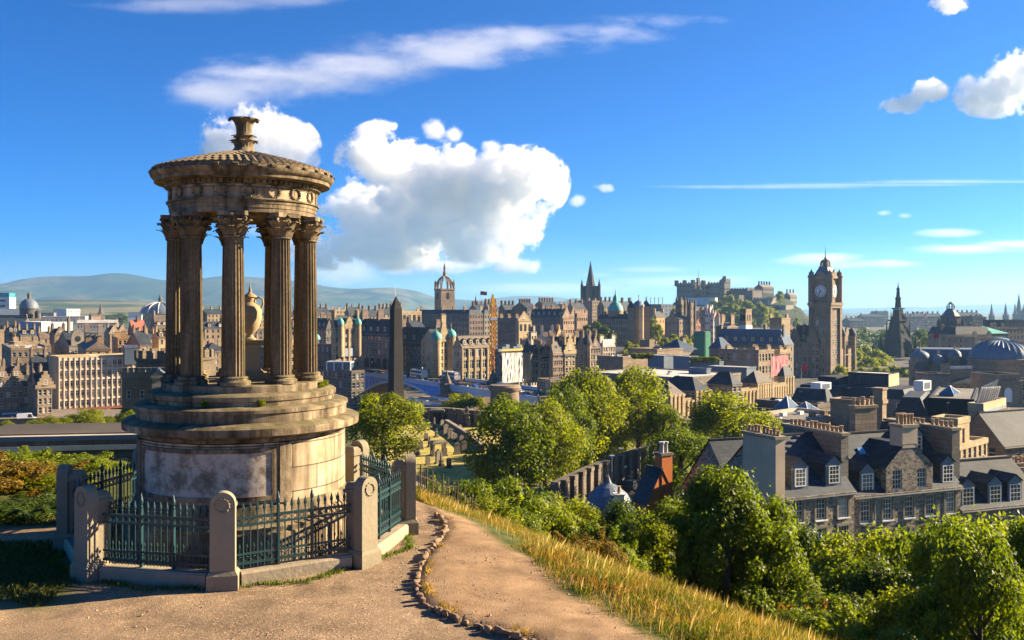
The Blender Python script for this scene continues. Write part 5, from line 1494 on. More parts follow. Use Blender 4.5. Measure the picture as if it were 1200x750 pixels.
def cas(lab, p0, pl, pr, pt, pb, d=1240, wl='castle', bat=True, **k):
    o = B(lab, p0, pl, pr, pt, pb, d, roof=k.pop('roof', 'flat'), wall=wl, rm='flat', string=False, name=k.pop('name', 'castle_range'), cat='castle', group=CG, chim=k.pop('chim', 0), rows=k.pop('rows', 3), win=(1.6,2.6), parapet=.4, **k)
    if bat:
        for i in range(int(o.w/4)):
            b = MB(); b.box(-1,1,-.2,.6,.4,2.0); b.build('merlon', o.wm, o.t, False, (o.w*(i+.5)/int(o.w/4), 0, o.h))
        for i in range(int(o.d/4)):
            b = MB(); b.box(-.2,.6,-1,1,.4,2.0); b.build('merlon', o.wm, o.t, False, (0, o.d*(i+.5)/int(o.d/4), o.h))
    return o
pal = cas('tall square palace block at the left end of the castle', 793, 812, 824, 332, 356, scols=6, cols=4, rows=4)
for i, (fx, fy) in enumerate(((0,0),(0,1),(1,0),(0,.5))): add_tower(pal, pal.w*fx, pal.d*fy, 3, pal.h-3, pal.h+4, 1, 'flat', 'cone', 8, finial=False)
ct = cas('slim clock tower with a flagstaff rising from the castle palace', 816, 818, 820.5, 326, 350, rows=3, cols=1, scols=1, bat=False)
b = MB(); b.tube([(ct.w/2,ct.d/2,ct.h),(ct.w/2,ct.d/2,ct.h+11)], [.4,.2], 5); b.build('flagstaff', WALL['dark'], ct.t)
cas('stone hall range with stacks right of the castle clock tower', 822, 826, 833, 334, 352, chim=[(.2,.2),(.8,.2)], chh=5, rows=3)
cas('wide castle hall between clock tower and great keep', 829, 842, 856, 332, 356, 1235, chim=[(.3,.2),(.6,.2),(.9,.2)], chh=2, rows=3)
kp = cas('highest square keep of the castle with a corner turret', 843, 849, 856, 328, 356, 1228, rows=4)
add_tower(kp, .5, .5, 2.4, kp.h-2, kp.h+4.5, 1, 'flat', 'cone', 8, finial=False)
cas('curved dark battery wall in the middle of the castle', 853, 876, 884, 338.5, 362, 1222, rows=0, cols=0, scols=0, name='castle_battery')
cas('half ruined lower battery with round end right of the curved battery', 873, 882, 893, 341, 358, 1215, rows=1, name='castle_battery')
cas('long low castle barrack with chimneys on the right', 884, 894, 907, 336.5, 352, 1260, rows=3, roof='gable', rh=4, bat=False, chim=5, chh=4)
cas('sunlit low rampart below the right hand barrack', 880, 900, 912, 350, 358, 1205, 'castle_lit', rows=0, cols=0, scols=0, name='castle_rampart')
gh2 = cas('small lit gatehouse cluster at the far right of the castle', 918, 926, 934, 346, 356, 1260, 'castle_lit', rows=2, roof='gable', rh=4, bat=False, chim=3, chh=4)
es = cas('pale sheeted grandstand wall along the castle esplanade', 806, 838, 841, 349, 357, 1190, 'white', rows=0, cols=0, scols=0, bat=False, name='grandstand')
cas('tall plain buttress wall of the castle above the trees', 848, 866, 872, 346, 366, 1200, rows=0, cols=0, scols=0, bat=False, name='castle_rampart')
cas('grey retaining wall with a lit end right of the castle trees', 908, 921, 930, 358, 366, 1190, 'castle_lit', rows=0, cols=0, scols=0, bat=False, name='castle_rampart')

# ------------------------------------------------------------------ hotel with the clock tower
bh = B('big brown sandstone hotel with mansard roof and clock tower', 922, 960, 998, 401, 448, 450, roof='mansard', rh=8, wall='brown', rm='slate', rows=6, cols=8, scols=8, win=(1.5,2.3), chim=[(.05,.5),(.05,.95),(.95,.3),(.5,.5)], chh=3, dorm=3, ldorm=3, name='hotel', cat='hotel')
for fx, fy, r in ((0,1,1.9),(.33,-.01,1.8),(1,0,2.2),(.7,-.01,1.6)): add_tower(bh, bh.w*fx, bh.d*max(fy, 0), r, 1, bh.h+2.5, 5, 'slate', 'bell', 10)
for z in (.33, .66):
    b = MB(); b.box(0, bh.w, -1.2, -.01, -.25, .25); b.build('balcony', WALL['tan'], bh.t, False, (0,0,bh.h*z))
for i in range(4):
    b = MB(); b.box(-1.6,1.6,-1.1,-.01,0,bh.h*.72); b.lathe([(1.5,bh.h*.72),(0,bh.h*.72+2)], 4, (0,-.55)); b.build('bay', WALL['tan'], bh.t, False, (bh.w*(.12+.25*i),0,2))
for fx, gw in ((.2,6),(.85,6)):
    b = MB(); b.extr([(-gw/2,0),(-gw/2,2),(-gw/3,3.5),(-gw/6,6),(0,7),(gw/6,6),(gw/3,3.5),(gw/2,2),(gw/2,0)], -.3, .5); b.build('gable', bh.wm, bh.t, False, (bh.w*fx,0,bh.h))
for fy in (.2,.75):
    b = MB(); b.extr([(-3,0),(-3,2),(-2,3.5),(-1,6),(0,7),(1,6),(2,3.5),(3,2),(3,0)], -.3, .5); b.build('gable', bh.wm, bh.t, False, (0,bh.d*fy,bh.h), R(-90))
# the tower itself, part of the hotel but built on its own frame
nx, ny, w, d = solve(949.5, 972.5, 983, 447, 44)
zb = Z(447, 447)
ctw = thing('clock_tower', 'tall ornate hotel clock tower with white dials and a crown roof', 'clock tower', (nx, ny, zb), R(44))
zz = lambda py: Z(py, 447)-zb
tw = max(w, d); w = d = tw*.5+min(w, d)*.5
b = MB(); b.box(0,w,0,d,0,zz(358)); b.build('shaft', WALL['brown'], ctw)
for px_, in ((0,),(w,)):
    for py_ in (0, d):
        b = MB(); b.box(-.9,.9,-.9,.9,0,zz(357)); b.build('corner_pilaster', WALL['brown'], ctw, False, (px_, py_, 0))
for i in range(1, 3):
    for j in range(6):
        put_window(ctw, 1.1, 2.4, 'sash', (w*i/3, -.07, 4+j*4.6), 0); put_window(ctw, 1.1, 2.4, 'sash', (-.07, d*i/3, 4+j*4.6), R(-90))
b = MB(); b.box(-1.4,w+1.4,-1.4,d+1.4,zz(358),zz(354.5)); b.box(-1.0,w+1.0,-1.0,d+1.0,zz(361),zz(358)-.002); b.build('cornice', WALL['tan'], ctw)
b = MB(); b.box(.3,w-.3,.3,d-.3,zz(354.5)+.002,zz(326)); b.build('clock_stage', WALL['tan'], ctw)
b = MB(); b.box(-.5,w+.5,-.5,d+.5,zz(326)+.002,zz(323.5)); b.build('cornice', WALL['tan'], ctw)
for px_ in (0, w):
    for py_ in (0, d):
        b = MB(); b.lathe([(1.5,zz(354.4)),(1.5,zz(325)),(1.8,zz(324.5)),(1.8,zz(323)),(1.2,zz(321)),(1.3,zz(319)),(.4,zz(317)),(0,zz(313.5))], 10, (px_, py_)); b.build('corner_turret', WALL['tan'], ctw, 'auto')
clm = mat('clock_dial', (0.78,0.78,0.74), 0.4, 0.05); clb = mat('clock_ring', (0.03,0.08,0.16), 0.5, 0.1)
for loc, rz in (((w/2, .28, zz(341)), 0), ((.28, d/2, zz(341)), R(-90))):
    f = MB(); f.M = Matrix.Rotation(R(90), 4, 'X'); f.lathe([(3.35,0),(3.35,.25),(3.0,.3)], 28)
    df = f.build('dial_surround', WALL['tan'], ctw, 'auto', loc, rz)
    f = MB(); f.M = Matrix.Rotation(R(90), 4, 'X'); f.lathe([(2.95,.28),(2.95,.34),(0,.34)], 28, caps=False); cf = f.build('clock_dial', clm, df)
    for k in range(12):
        f = MB(); f.M = Matrix.Rotation(R(30*k), 4, 'Y'); f.box(-.14,.14,-.4,-.35,2.05,2.75); f.build('hour_mark', clb, df)
    for ang, L, wd in ((R(205), 1.7, .17), (R(330), 2.5, .11)):
        f = MB(); f.M = Matrix.Rotation(ang, 4, 'Y'); f.box(-wd,wd,-.46,-.41,-.4,L); f.build('hand', clb, df)
    b = MB(); b.extr([(-3,0),(0,3.2),(3,0)], -.3, .5); b.build('pediment', WALL['tan'], ctw, False, (loc[0], loc[1], zz(323.4)), rz)
    for s in (-1, 1):
        b = MB(); b.box(-.35,.35,-.3,.0,zz(353),zz(328)); b.build('column', WALL['tan'], ctw, False, (loc[0]+(s*4.3 if rz == 0 else 0), loc[1]+(s*4.3 if rz else 0), 0), rz)
b = MB()
hw = w/2-.6
b.frustum(w/2,d/2,hw,hw,zz(323.5),hw*.72,hw*.72,zz(317)); b.frustum(w/2,d/2,hw*.72,hw*.72,zz(317)+.002,hw*.5,hw*.5,zz(312.5)); b.build('crown_roof', ROOF['lead'], ctw)
b = MB(); b.box(w/2-hw*.58,w/2+hw*.58,d/2-hw*.58,d/2+hw*.58,zz(312.5)+.002,zz(311.5)); b.build('gallery', WALL['tan'], ctw)
for k in range(8):
    a = 2*math.pi*k/8
    b = MB(); b.tube([(w/2+2.2*math.cos(a), d/2+2.2*math.sin(a), zz(z_)) for z_ in (311.4, 307)]+[(w/2+1.5*math.cos(a), d/2+1.5*math.sin(a), zz(304.6)), (w/2, d/2, zz(303.2))], .42, 5); b.build('lantern_rib', WALL['tan'], ctw)
b = MB(); b.lathe([(1.5,zz(311.4)),(1.5,zz(307)),(.6,zz(304.5)),(.7,zz(302)),(.25,zz(300)),(.1,zz(288))], 8, (w/2,d/2)); b.build('lantern', WALL['tan'], ctw)

# ------------------------------------------------------------------ black gothic monument
D = 640; z0 = Z(443, D); HH = Z(328, D)-z0
sm = thing('gothic_monument', 'black gothic spire monument with four arches and pinnacles', 'monument', (X(1052.5, D), D, z0), R(30))
sk = mat('soot_black_stone', (0.035,0.032,0.03), 0.9, 0.3, 0.5, 0.3)
s_ = 9.0
for sx in (-1, 1):
    for sy in (-1, 1):
        b = MB(); b.frustum(0,0,2.0,2.0,0,1.7,1.7,HH*.36); b.build('pier', sk, sm, False, (sx*4.6, sy*4.6, 0))
        b = MB(); b.frustum(0,0,2.2,2.2,0,1.7,1.7,HH*.3); b.lathe([(1.6,HH*.3),(1.2,HH*.36),(0,HH*.47)], 6); b.build('buttress', sk, sm, False, (sx*8.0, sy*8.0, 0))
        b = MB(); b.tube([(sx*7.6,sy*7.6,HH*.2),(sx*6,sy*6,HH*.27),(sx*4.4,sy*4.4,HH*.31)], .7, 5); b.build('flying_arch', sk, sm)
        b = MB(); b.lathe([(1.1,HH*.34),(.8,HH*.45),(0,HH*.6)], 6); b.build('pinnacle', sk, sm, False, (sx*5.2, sy*5.2, 0))
        b = MB(); b.lathe([(.7,HH*.52),(.5,HH*.6),(0,HH*.7)], 6); b.build('pinnacle', sk, sm, False, (sx*3.2, sy*3.2, 0))
for k in range(4):
    b = MB(); b.extr([(-4.6,HH*.2),(-4.6,HH*.37),(4.6,HH*.37),(4.6,HH*.2)]+[(3.2*math.cos(a)*1.0, HH*.2+4.5*math.sin(a)) for a in np.linspace(0.0, math.pi, 11)], -5.6, -4.0); b.build('arch', sk, sm, False, None, R(90*k))
b = MB(); b.frustum(0,0,6.4,6.4,HH*.37,5.2,5.2,HH*.46); b.frustum(0,0,4.8,4.8,HH*.461,3.8,3.8,HH*.58); b.box(-4.8,4.8,-4.8,4.8,HH*.581,HH*.595); b.frustum(0,0,3.0,3.0,HH*.596,2.2,2.2,HH*.7); b.box(-3,3,-3,3,HH*.701,HH*.715); b.build('upper_stage', sk, sm)
b = MB(); b.lathe([(2.2,HH*.716),(1.7,HH*.8),(2.2,HH*.81),(1.3,HH*.83),(1.0,HH*.9),(1.4,HH*.905),(.5,HH*.925),(0,HH)], 8); b.build('spire', sk, sm)
for k in range(4):
    b = MB(); b.extr([(-1.4,0),(-1.4,5),(0,8),(1.4,5),(1.4,0)], -5.45, -5.2); b.build('gable', sk, sm, False, (0,0,HH*.4), R(90*k))
b = MB(); b.box(-1.2,1.2,-1.2,1.2,1.5,4); b.frustum(0,0,.9,.7,4,.4,.4,6.4); b.build('statue', FRAME, sm)
# ferris wheel
D = 900; z0 = Z(407, D); RW = (Z(366,D)-Z(402,D))/2
fw = thing('ferris_wheel', 'white ferris wheel seen side on beyond the black gothic monument', 'ferris wheel', (X(1075, D), D, z0), R(-25))
zc = Z(384, D)-z0
whm = mat('wheel_paint', (0.62,0.55,0.53), 0.6, 0.1)
for y in (-1.2, 1.2):
    b = MB(); b.tube([(RW*.72*math.cos(a), y, zc+RW*math.sin(a)) for a in np.linspace(0, 2*math.pi, 33)], .28, 4); b.build('rim', whm, fw)
    b = MB(); b.tube([(-7,y*3,0),(0,y,zc),(7,y*3,0)], .5, 5); b.build('support', whm, fw)
for k in range(20):
    a = 2*math.pi*k/20
    b = MB(); b.tube([(0,0,zc),(RW*.72*math.cos(a),0,zc+RW*math.sin(a))], .14, 3); b.build('spoke', whm, fw)
    b = MB(); b.box(-.9,.9,-.9,.9,-1.4,.2); b.build('gondola', mat('gondola_red', (0.4,0.12,0.12)), fw, False, (RW*.76*math.cos(a), 0, zc+RW*1.04*math.sin(a)))
# cathedral spires far right
for lab, px, pt, pb, d, w in (('lone dark square topped spire on the right skyline', 1162, 354, 378, 1500, 3.2), ('thin pale spire between the square topped spire and the three cathedral spires', 1178.5, 353, 378, 1550, 3.4), ('lower left spire of the far cathedral at the right edge', 1189.5, 353, 376, 1650, 3.0), ('tallest cathedral spire at the right edge of the skyline', 1194, 342, 376, 1660, 5.0), ('cathedral spire just cut by the right edge of the photo', 1200, 354, 376, 1655, 3.0)):
    far_spire(lab, px, pt, pb, d, w, WALL['grey'])
# department store tower
D = 520; z0 = Z(398, D)
js = B('long slate roofed store right of its corner turret tower', 1100, 1120, 1162, 392, None, 500, yaw=20, d=20, roof='mansard', rh=4, wall='tan', rm='slate', rows=4, cols=10, chim=2, name='store', cat='shop')
jt = thing('store_tower', 'ornate dark tower with crown shaped top over the store roofs', 'tower', (X(1114, D), D, z0))
k_ = lambda py: Z(py, D)-z0
b = MB(); b.lathe([(7.0,-22),(7.0,k_(384)),(7.6,k_(383.5)),(7.6,k_(382)),(5.6,k_(381)),(5.4,k_(372)),(5.9,k_(371.5)),(5.9,k_(370.5))], 8); b.build('tower', WALL['dark'], jt)
b = MB(); b.lathe([(5.2,k_(370.4)),(4,k_(367)),(2.2,k_(362.5)),(2.5,k_(362)),(2.4,k_(361.5))], 8); b.build('roof', ROOF['lead'], jt)
for k in range(8):
    a = k*math.pi/4
    b = MB(); b.tube([(1.9*math.cos(a),1.9*math.sin(a),k_(361.4)),(2.0*math.cos(a),2.0*math.sin(a),k_(358.5)),(1.2*math.cos(a),1.2*math.sin(a),k_(356)),(0,0,k_(355.4))], .32, 5); b.build('crown_rib', WALL['tan'], jt)
    b = MB(); b.lathe([(.9,k_(384)),(.9,k_(377)),(0,k_(373))], 6); b.build('pinnacle', WALL['dark'], jt, False, (6.6*math.cos(a), 6.6*math.sin(a), 0))
b = MB(); b.lathe([(.5,k_(355.4)),(1.0,k_(354.6)),(.2,k_(353.6)),(0,k_(352.5))], 8); b.build('finial', WALL['tan'], jt)
# hazy far rows on the right
for lab, px0, pxl, pxr, pyt, dep, wl, rf_, cm in [
 ('hazy long terrace behind the ferris wheel', 1056, 1062, 1106, 371, 1250, 'grey', 'gable', 8), ('hazy terrace right of the store tower', 1118, 1122, 1152, 370, 1150, 'grey', 'gable', 6),
 ('hazy block with stacks on the far right skyline', 1136, 1140, 1156, 372, 900, 'dark', 'flat', [(.2,.3),(.6,.3),(.9,.3)]), ('hazy domed building far beyond the gardens', 1006, 1012, 1036, 371, 1700, 'grey', 'gable', 3),
 ('hazy flat topped hotel on the horizon left of the gothic monument', 1024, 1028, 1041, 365, 1900, 'grey', 'flat', [(.1,.3),(.9,.3)]), ('hazy terrace end between gardens and gothic monument', 990, 996, 1014, 376, 1400, 'grey', 'gable', 4),
 ('dark flat block at the right edge under the cathedral spires', 1170, 1178, 1215, 376, 620, 'black', 'flat', 0), ('dark slate block with a tan band at the right edge', 1156, 1166, 1212, 385, 560, 'brown', 'flat', [(.1,.3),(.5,.5)]),
 ('low green roofed block left of the right edge blocks', 1146, 1152, 1182, 391, 520, 'dark', 'hip', 2), ('tan roofed low block below the green roofed block', 1136, 1142, 1176, 396, 470, 'tan', 'flat', [(.3,.3),(.8,.3)])]:
    B(lab, px0, pxl, pxr, pyt, None, dep, yaw=20, d=18, roof=rf_, rm='slate' if 'green' not in lab else 'copper', wall=wl, chim=cm, rh=4 if rf_ in ('gable', 'hip') else None, chh=2.6)
# ------------------------------------------------------------------ record house with its dome, and its right-hand neighbours
rh_ = B('wide pale stone archive building with a slate roof below the great dome', 1108, 1116, 1170, 449, None, 318, yaw=-15, d=14, roof='gable', rh=3, wall='tan', rows=2, cols=7, win=(1.3,2.4), chim=0, name='archive', cat='archive')
pv = B('stone corner pavilion with an arched window at the right edge', 1158, 1166, 1196, 444, None, 290, yaw=8, d=12, roof='flat', wall='tan', rm='lead', rows=0, cols=0, scols=0, chim=0, name='archive_pavilion', cat='archive', parapet=1.4)
b = MB(); b.extr([(-1.3,0)]+[(1.3*math.cos(a), 3.2+1.3*math.sin(a)) for a in np.linspace(math.pi, 0, 9)]+[(1.3,0)], -.25, -.01); b.build('arched_window', FRAME, pv.t, False, (pv.w*.5, 0, pv.h-7.3))
b = MB(); b.extr([(-1.8,2.6)]+[(1.8*math.cos(a), 3.4+1.8*math.sin(a)) for a in np.linspace(math.pi, 0, 9)]+[(1.8,2.6)], -.2, -.005); b.build('arch_moulding', pv.wm, pv.t, False, (pv.w*.5, 0, pv.h-7.3))
put_window(pv.t, 1.4, 2.6, 'sash', (pv.w*.5, -.07, pv.h-13), 0)
for z in (pv.h*.97-8.5, pv.h-1.2): 
    b = MB(); b.box(-.3, pv.w+.3, -.5, -.004, z, z+.5); b.build('cornice', pv.wm, pv.t)
B('stone wing right of the arched pavilion, cut by the right edge', 1194, 1197, 1225, 448, None, 292, yaw=8, d=12, roof='flat', wall='tan', rm='lead', rows=3, cols=4, chim=0, name='archive_pavilion', cat='archive')
D = 330; z0 = Z(452, D)
dm = thing('great_dome', 'great blue grey lead dome at the right edge', 'dome', (X(1187, D), D+8, z0))
k_ = lambda py: Z(py, D)-z0
b = MB(); b.lathe([(11,-6),(11,k_(424)),(11.5,k_(423.5)),(11.5,k_(421)),(10.6,k_(420.5))], 40); b.build('drum', WALL['tan'], dm, 'auto')
domm = mat('dome_lead', (0.15,0.2,0.26), 0.45, 0.2, 1.0, 0.3, spec=.5)
b = MB(); b.lathe([(10.6*math.cos(a)**.9, k_(420.4)+(k_(399)-k_(420.4))*math.sin(a)) for a in np.linspace(0, 1.35, 10)], 40); b.build('shell', domm, dm, 'auto')
for k in range(32):
    a = 2*math.pi*k/32
    b = MB(); b.tube([(10.7*math.cos(q)**.9*math.cos(a), 10.7*math.cos(q)**.9*math.sin(a), k_(420.4)+(k_(399)-k_(420.4))*math.sin(q)+.05) for q in np.linspace(0, 1.3, 8)], .1, 4); b.build('rib', domm, dm)
b = MB(); b.lathe([(2.6,k_(399.6)),(2.6,k_(398.4)),(1.8,k_(397)),(0,k_(396.2))], 20); b.build('skylight', mat('pale_green_glass', (0.3,0.4,0.38), 0.2, 0.1), dm, 'auto')
# lower clock-turret building left of it
cb_ = B('stone building with three small domed turrets and a grey mansard roof', 1063, 1069, 1160, 426, None, 352, yaw=-20, d=22, roof='mansard', rh=5.5, wall='tan', rm='lead', rows=3, cols=16, scols=2, win=(1.3,2.1), chim=[(.62,.4),(.85,.4)], chh=1.5, name='archive', cat='archive')
for fx, r, zt_, kind in ((.1,3.0,2.5,'bell'),(.33,2.3,1.0,'dome'),(.55,2.3,3.0,'dome')):
    tt = add_tower(cb_, cb_.w*fx, -.4, r, cb_.h-5, cb_.h+zt_, r*1.15, 'lead', kind, 14)
    f = MB(); f.M = Matrix.Translation((0,-r-.02,cb_.h+zt_-r*1.1)) @ Matrix.Rotation(R(90),4,'X'); f.lathe([(r*.62,0),(r*.62,.2),(r*.5,.25)], 16); f.build('round_dial', WALL['dark'], tt)
flagpole('flagpole with a red flag between the small domed turrets', 1101, 391, 412, 345, 'red', 2.2, 1.4, 2.6)
B('low pale wall block in front of the domed turret building', 1083, 1088, 1113, 440, None, 300, yaw=6, d=8, roof='flat', wall='tan', rm='flat', rows=1, cols=0, chim=[(.9,.2),(.97,.2)], chh=3)
bal = thing('balustrade', 'white roof terrace balustrade below the domed turrets', 'balustrade', (X(1107, 320), 320, Z(432.5, 320)), R(5))
for i in range(24):
    b = MB(); b.lathe([(.12,0),(.2,.4),(.12,.8)], 6); b.build('baluster', FRAME, bal, False, (i*.42, 0, 0))
b = MB(); b.box(-.2,10,-.2,.2,.8,1.0); b.build('rail', FRAME, bal); b = MB(); b.box(-.2,10,-.25,.25,-4,-.01); b.build('plinth', WALL['tan'], bal)

# ------------------------------------------------------------------ long blue mansard block and stacks in front of the castle
lm = B('long blue slate mansard block with a row of dormers in front of the castle', 836, 919, 930, 404, None, 400, yaw=58, roof='mansard', rh=6.5, wall='dark', rm='blue', rows=4, cols=2, scols=14, chim=[(.3,.05),(.3,.3),(.3,.93)], chh=4, ldorm=8)
st = B('square tower with white base and paired louvres on the blue mansard block', 867, 874, 881, 364, None, 415, yaw=50, roof='flat', wall='brown', rm='flat', rows=0, cols=0, scols=0, chim=0, parapet=.8, name='square_tower', cat='tower')
add_box(st, 'white_base', -.15, st.w+.15, -.15, st.d+.15, st.h-11, st.h-6.5, FRAME)
for side, L in (('F', st.w), ('L', st.d)):
    for f_ in (.3, .7):
        b = MB(); b.box(-.5,.5,-.1,.01,0,2.6); b.build('louvre', mat('recess_shade', (0,0,0)), st.t, False, (L*f_, 0, st.h-4.5) if side == 'F' else (0, L*f_, st.h-4.5), 0 if side == 'F' else R(-90))
B('two broad chimney blocks with a dark roof between them left of the square tower', 839, 852, 866, 383, None, 420, yaw=55, roof='gabley', rh=1, wall='brown', rm='blue', rows=1, cols=0, scols=0, chim=[(.5,.1),(.5,.95)], chh=4, chl=4)
B('stone roof block with a lit gable right of the square tower', 902, 916, 926, 374, None, 430, yaw=50, roof='flat', wall='tan', rm='pale', rows=1, cols=1, scols=0, chim=[(.1,1),(.9,.2)], chh=2)
gs = B('block wrapped in green scaffold netting', 814, 826, 831.5, 390, None, 380, roof='flat', wall='dark', rm='flat', rows=0, cols=0, scols=0, chim=0, name='sheeted_building', cat='building')
gnet = mat('green_netting', (0.04,0.2,0.12), 0.8, 0.35, 0.6, 0.3)
add_box(gs, 'netting', -.5, -.05, -.4, gs.d, 3, gs.h+.3, gnet); add_box(gs, 'netting', 0, gs.w, -.5, -.05, 3, gs.h+.3, gnet)
for i in range(4): add_box(gs, 'scaffold_pole', -.62, -.52, gs.d*i/3.2, gs.d*i/3.2+.12, 0, gs.h+1.2, ROOF['lead'])
for lab, a in [
 ('blue grey hipped roof with a white hip line left of the green netting', dict(px0=769, pxl=798, pxr=818, pyt=411, depth=345, roof='hip', rh=4, wall='grey', rm='blue', rows=1, chim=[(.9,.5)], chh=1)),
 ('small blue roofed block right of the green netting', dict(px0=831, pxl=845, pxr=858, pyt=408, depth=350, roof='hip', rh=4, wall='grey', rm='blue', rows=1, chim=0)),
 ('square stone stack block left of the blue hipped roof', dict(px0=750, pxl=761, pxr=767, pyt=400, depth=370, roof='flat', wall='brown', rows=0, cols=0, scols=0, chim=0)),
 ('long low stone parapet block below the square stone stack', dict(px0=736, pxl=770, pxr=800, pyt=411, depth=330, roof='flat', wall='brown', rm='flat', rows=1, cols=0, scols=0, chim=0)),
 ('low flat stone block behind the big trees in the middle', dict(px0=700, pxl=730, pxr=760, pyt=420, depth=310, roof='flat', wall='brown', rm='pale', rows=1, cols=0, scols=0, chim=0)),
 ('left of the two grey cube plant rooms on the pale roof', dict(px0=759, pxl=778, pxr=790, pyt=417, depth=292, roof='flat', wall='blue', rm='pale', rows=0, cols=0, scols=0, chim=0, parapet=.1, name='plant_room', cat='plant room')),
 ('right of the two grey cube plant rooms on the pale roof', dict(px0=789, pxl=808, pxr=818, pyt=418, depth=286, roof='flat', wall='blue', rm='pale', rows=0, cols=0, scols=0, chim=0, parapet=.1, name='plant_room', cat='plant room')),
 ('low grey roof box with planting on top', dict(px0=810, pxl=843, pxr=848, pyt=424, depth=280, roof='flat', wall='blue', rm='flat', rows=0, cols=0, scols=0, chim=0, parapet=.1, name='plant_room', cat='plant room')),
 ('grey plant box with a sloping right side below the cube plant rooms', dict(px0=807, pxl=828, pxr=833, pyt=432, depth=255, roof='flat', wall='blue', rm='pale', rows=0, cols=0, scols=0, chim=0, parapet=.1, name='plant_room', cat='plant room')),
 ('long low blue grey plant box with a pale end', dict(px0=829, pxl=875, pxr=886, pyt=431, depth=262, yaw=52, roof='flat', wall='blue', rm='pale', rows=0, cols=0, scols=0, chim=0, parapet=.1, name='plant_room', cat='plant room')),
 ('wide flat pale roof under the grey plant boxes', dict(px0=690, pxl=800, pxr=868, pyt=444, depth=238, yaw=44, roof='flat', wall='grey', rm='pale', rows=2, cols=4, scols=10, chim=0, parapet=.3)),
 ('stone tenement with four columns of windows behind the pink banner', dict(px0=842, pxl=889, pxr=907, pyt=412, depth=330, roof='flat', wall='tan', rm='pale', rows=4, cols=5, scols=6, win=(1.3,2.6), chim=[(.1,.1),(.5,.3),(.1,.8),(.9,.1)], chh=1.6)),
 ('lit classical pavilion right of the pink banner', dict(px0=906, pxl=914, pxr=926, pyt=412, depth=345, roof='flat', wall='gold', rm='pale', rows=4, cols=5, win=(1.2,2.6), chim=[(.2,.2),(.8,.2)], chh=1.5)),
]: B(lab, pyb=None, **a)
pk = thing('banner', 'pink scaffold banner hung across the classical front', 'banner', (*P(904, 441, 318).xy, Z(441, 318)), R(36))
_, _, pw, _ = solve(None, 904, 923, 318, 36)
b = MB(); nxs, nzs = 12, 8; ph = Z(418, 318)-Z(441, 318)
rows = [[b.vert((pw*a/nxs, -.2*mnoise.noise((a*.6, c_*.6, 5)), ph*c_/nzs+.4*a/nxs)) for a in range(nxs+1)] for c_ in range(nzs+1)]
for p, q in zip(rows, rows[1:]):
    for a in range(nxs): b.face((p[a],p[a+1],q[a+1],q[a]))
b.build('sheet', mat('pink_sheet', (0.62,0.2,0.2), 0.7, 0.2, .5, .2), pk)
for i in range(5):
    b = MB(); b.box(-.05,.05,.3,.4,-6,ph+1); b.build('scaffold_pole', ROOF['lead'], pk, False, (pw*i/4,0,0))
WG = 'classical fronts along the lit street'
for lab, a in [
 ('hip roofed classical pavilion with lit pilasters nearest the big trees', dict(px0=760, pxl=785, pxr=800, pyt=463, depth=205, roof='hip', rm='brown', cols=3)),
 ('low recessed link between the two hip roofed pavilions', dict(px0=790, pxl=800, pxr=816, pyt=470, depth=213, roof='flat', rm='flat', cols=3)),
 ('larger hip roofed pavilion with lit pilasters and a slate slope', dict(px0=772, pxl=815, pxr=831, pyt=458, depth=216, roof='hip', rm='slate', cols=3, scols=7)),
 ('grey two window block right of the larger hip roofed pavilion', dict(px0=829, pxl=858, pxr=869, pyt=451, depth=226, roof='hip', rm='slate', wall='grey', cols=2, scols=4)),
 ('low lit parapet front right of the grey two window block', dict(px0=860, pxl=869, pxr=887, pyt=459, depth=236, roof='flat', rm='slate', cols=4)),
 ('curved roofed classical block with six lit arched bays', dict(px0=868, pxl=887, pxr=905, pyt=449, depth=246, roof='hip', rm='brown', cols=6)),
 ('lit parapeted front with small urns before the pink banner', dict(px0=896, pxl=905, pxr=920, pyt=452, depth=262, roof='flat', rm='flat', cols=5)),
 ('narrow lit front under the pink banner right end', dict(px0=914, pxl=919, pxr=929, pyt=441, depth=275, roof='hip', rm='slate', cols=3)),
]:
    a = dict(dict(wall='gold', rows=4, win=(1.2,2.4), chim=0, group=WG, sh=4.2), **a)
    if a['roof'] == 'hip': a['rh'] = 3
    o = B(lab, pyb=None, **a)
    if a['wall'] == 'gold': open_facade(o, 'F', o.h*.42, o.h*.93, .03, .97, a['cols']+1)
flagpole('white flagpole with a small red flag before the brown hotel', 939, 427, 460, 262, 'red', 1.8, 1.6)
# ------------------------------------------------------------------ flat roofs and yards right of centre
for lab, a in [
 ('dark low roof with a pyramid skylight behind the white chimney gable', dict(px0=862, pxl=926, pxr=945, pyt=489, depth=170, roof='flat', wall='dark', rm='flat', rows=1, cols=0, scols=0, chim=[(.6,.1),(.9,.3)], chh=1)),
 ('long dark roof edged in white left of the tan tower block', dict(px0=885, pxl=958, pxr=976, pyt=477, depth=190, roof='flat', wall='dark', rm='flat', rows=1, cols=0, scols=0, chim=0)),
 ('low lit roof line running behind the house chimneys', dict(px0=868, pxl=935, pxr=1000, pyt=497, depth=150, yaw=40, roof='flat', wall='cream', rm='flat', rows=1, cols=0, scols=0, chim=[(.3,.05),(.5,.05)], chh=.8)),
 ('broad flat roofed block with a dark blue mansard and roof windows', dict(px0=932, pxl=1062, pxr=1085, pyt=469, depth=205, yaw=50, roof='mansard', rh=2.2, wall='grey', rm='slate', rows=2, cols=2, scols=8, chim=0)),
 ('dark slate mansard end left of the tan tower block', dict(px0=925, pxl=970, pxr=980, pyt=476, depth=196, roof='mansard', rh=3.4, wall='black', rm='slate', rows=1, cols=0, scols=0, chim=0)),
]: B(lab, pyb=None, string=False, **a)
mb = BLDS[-2]
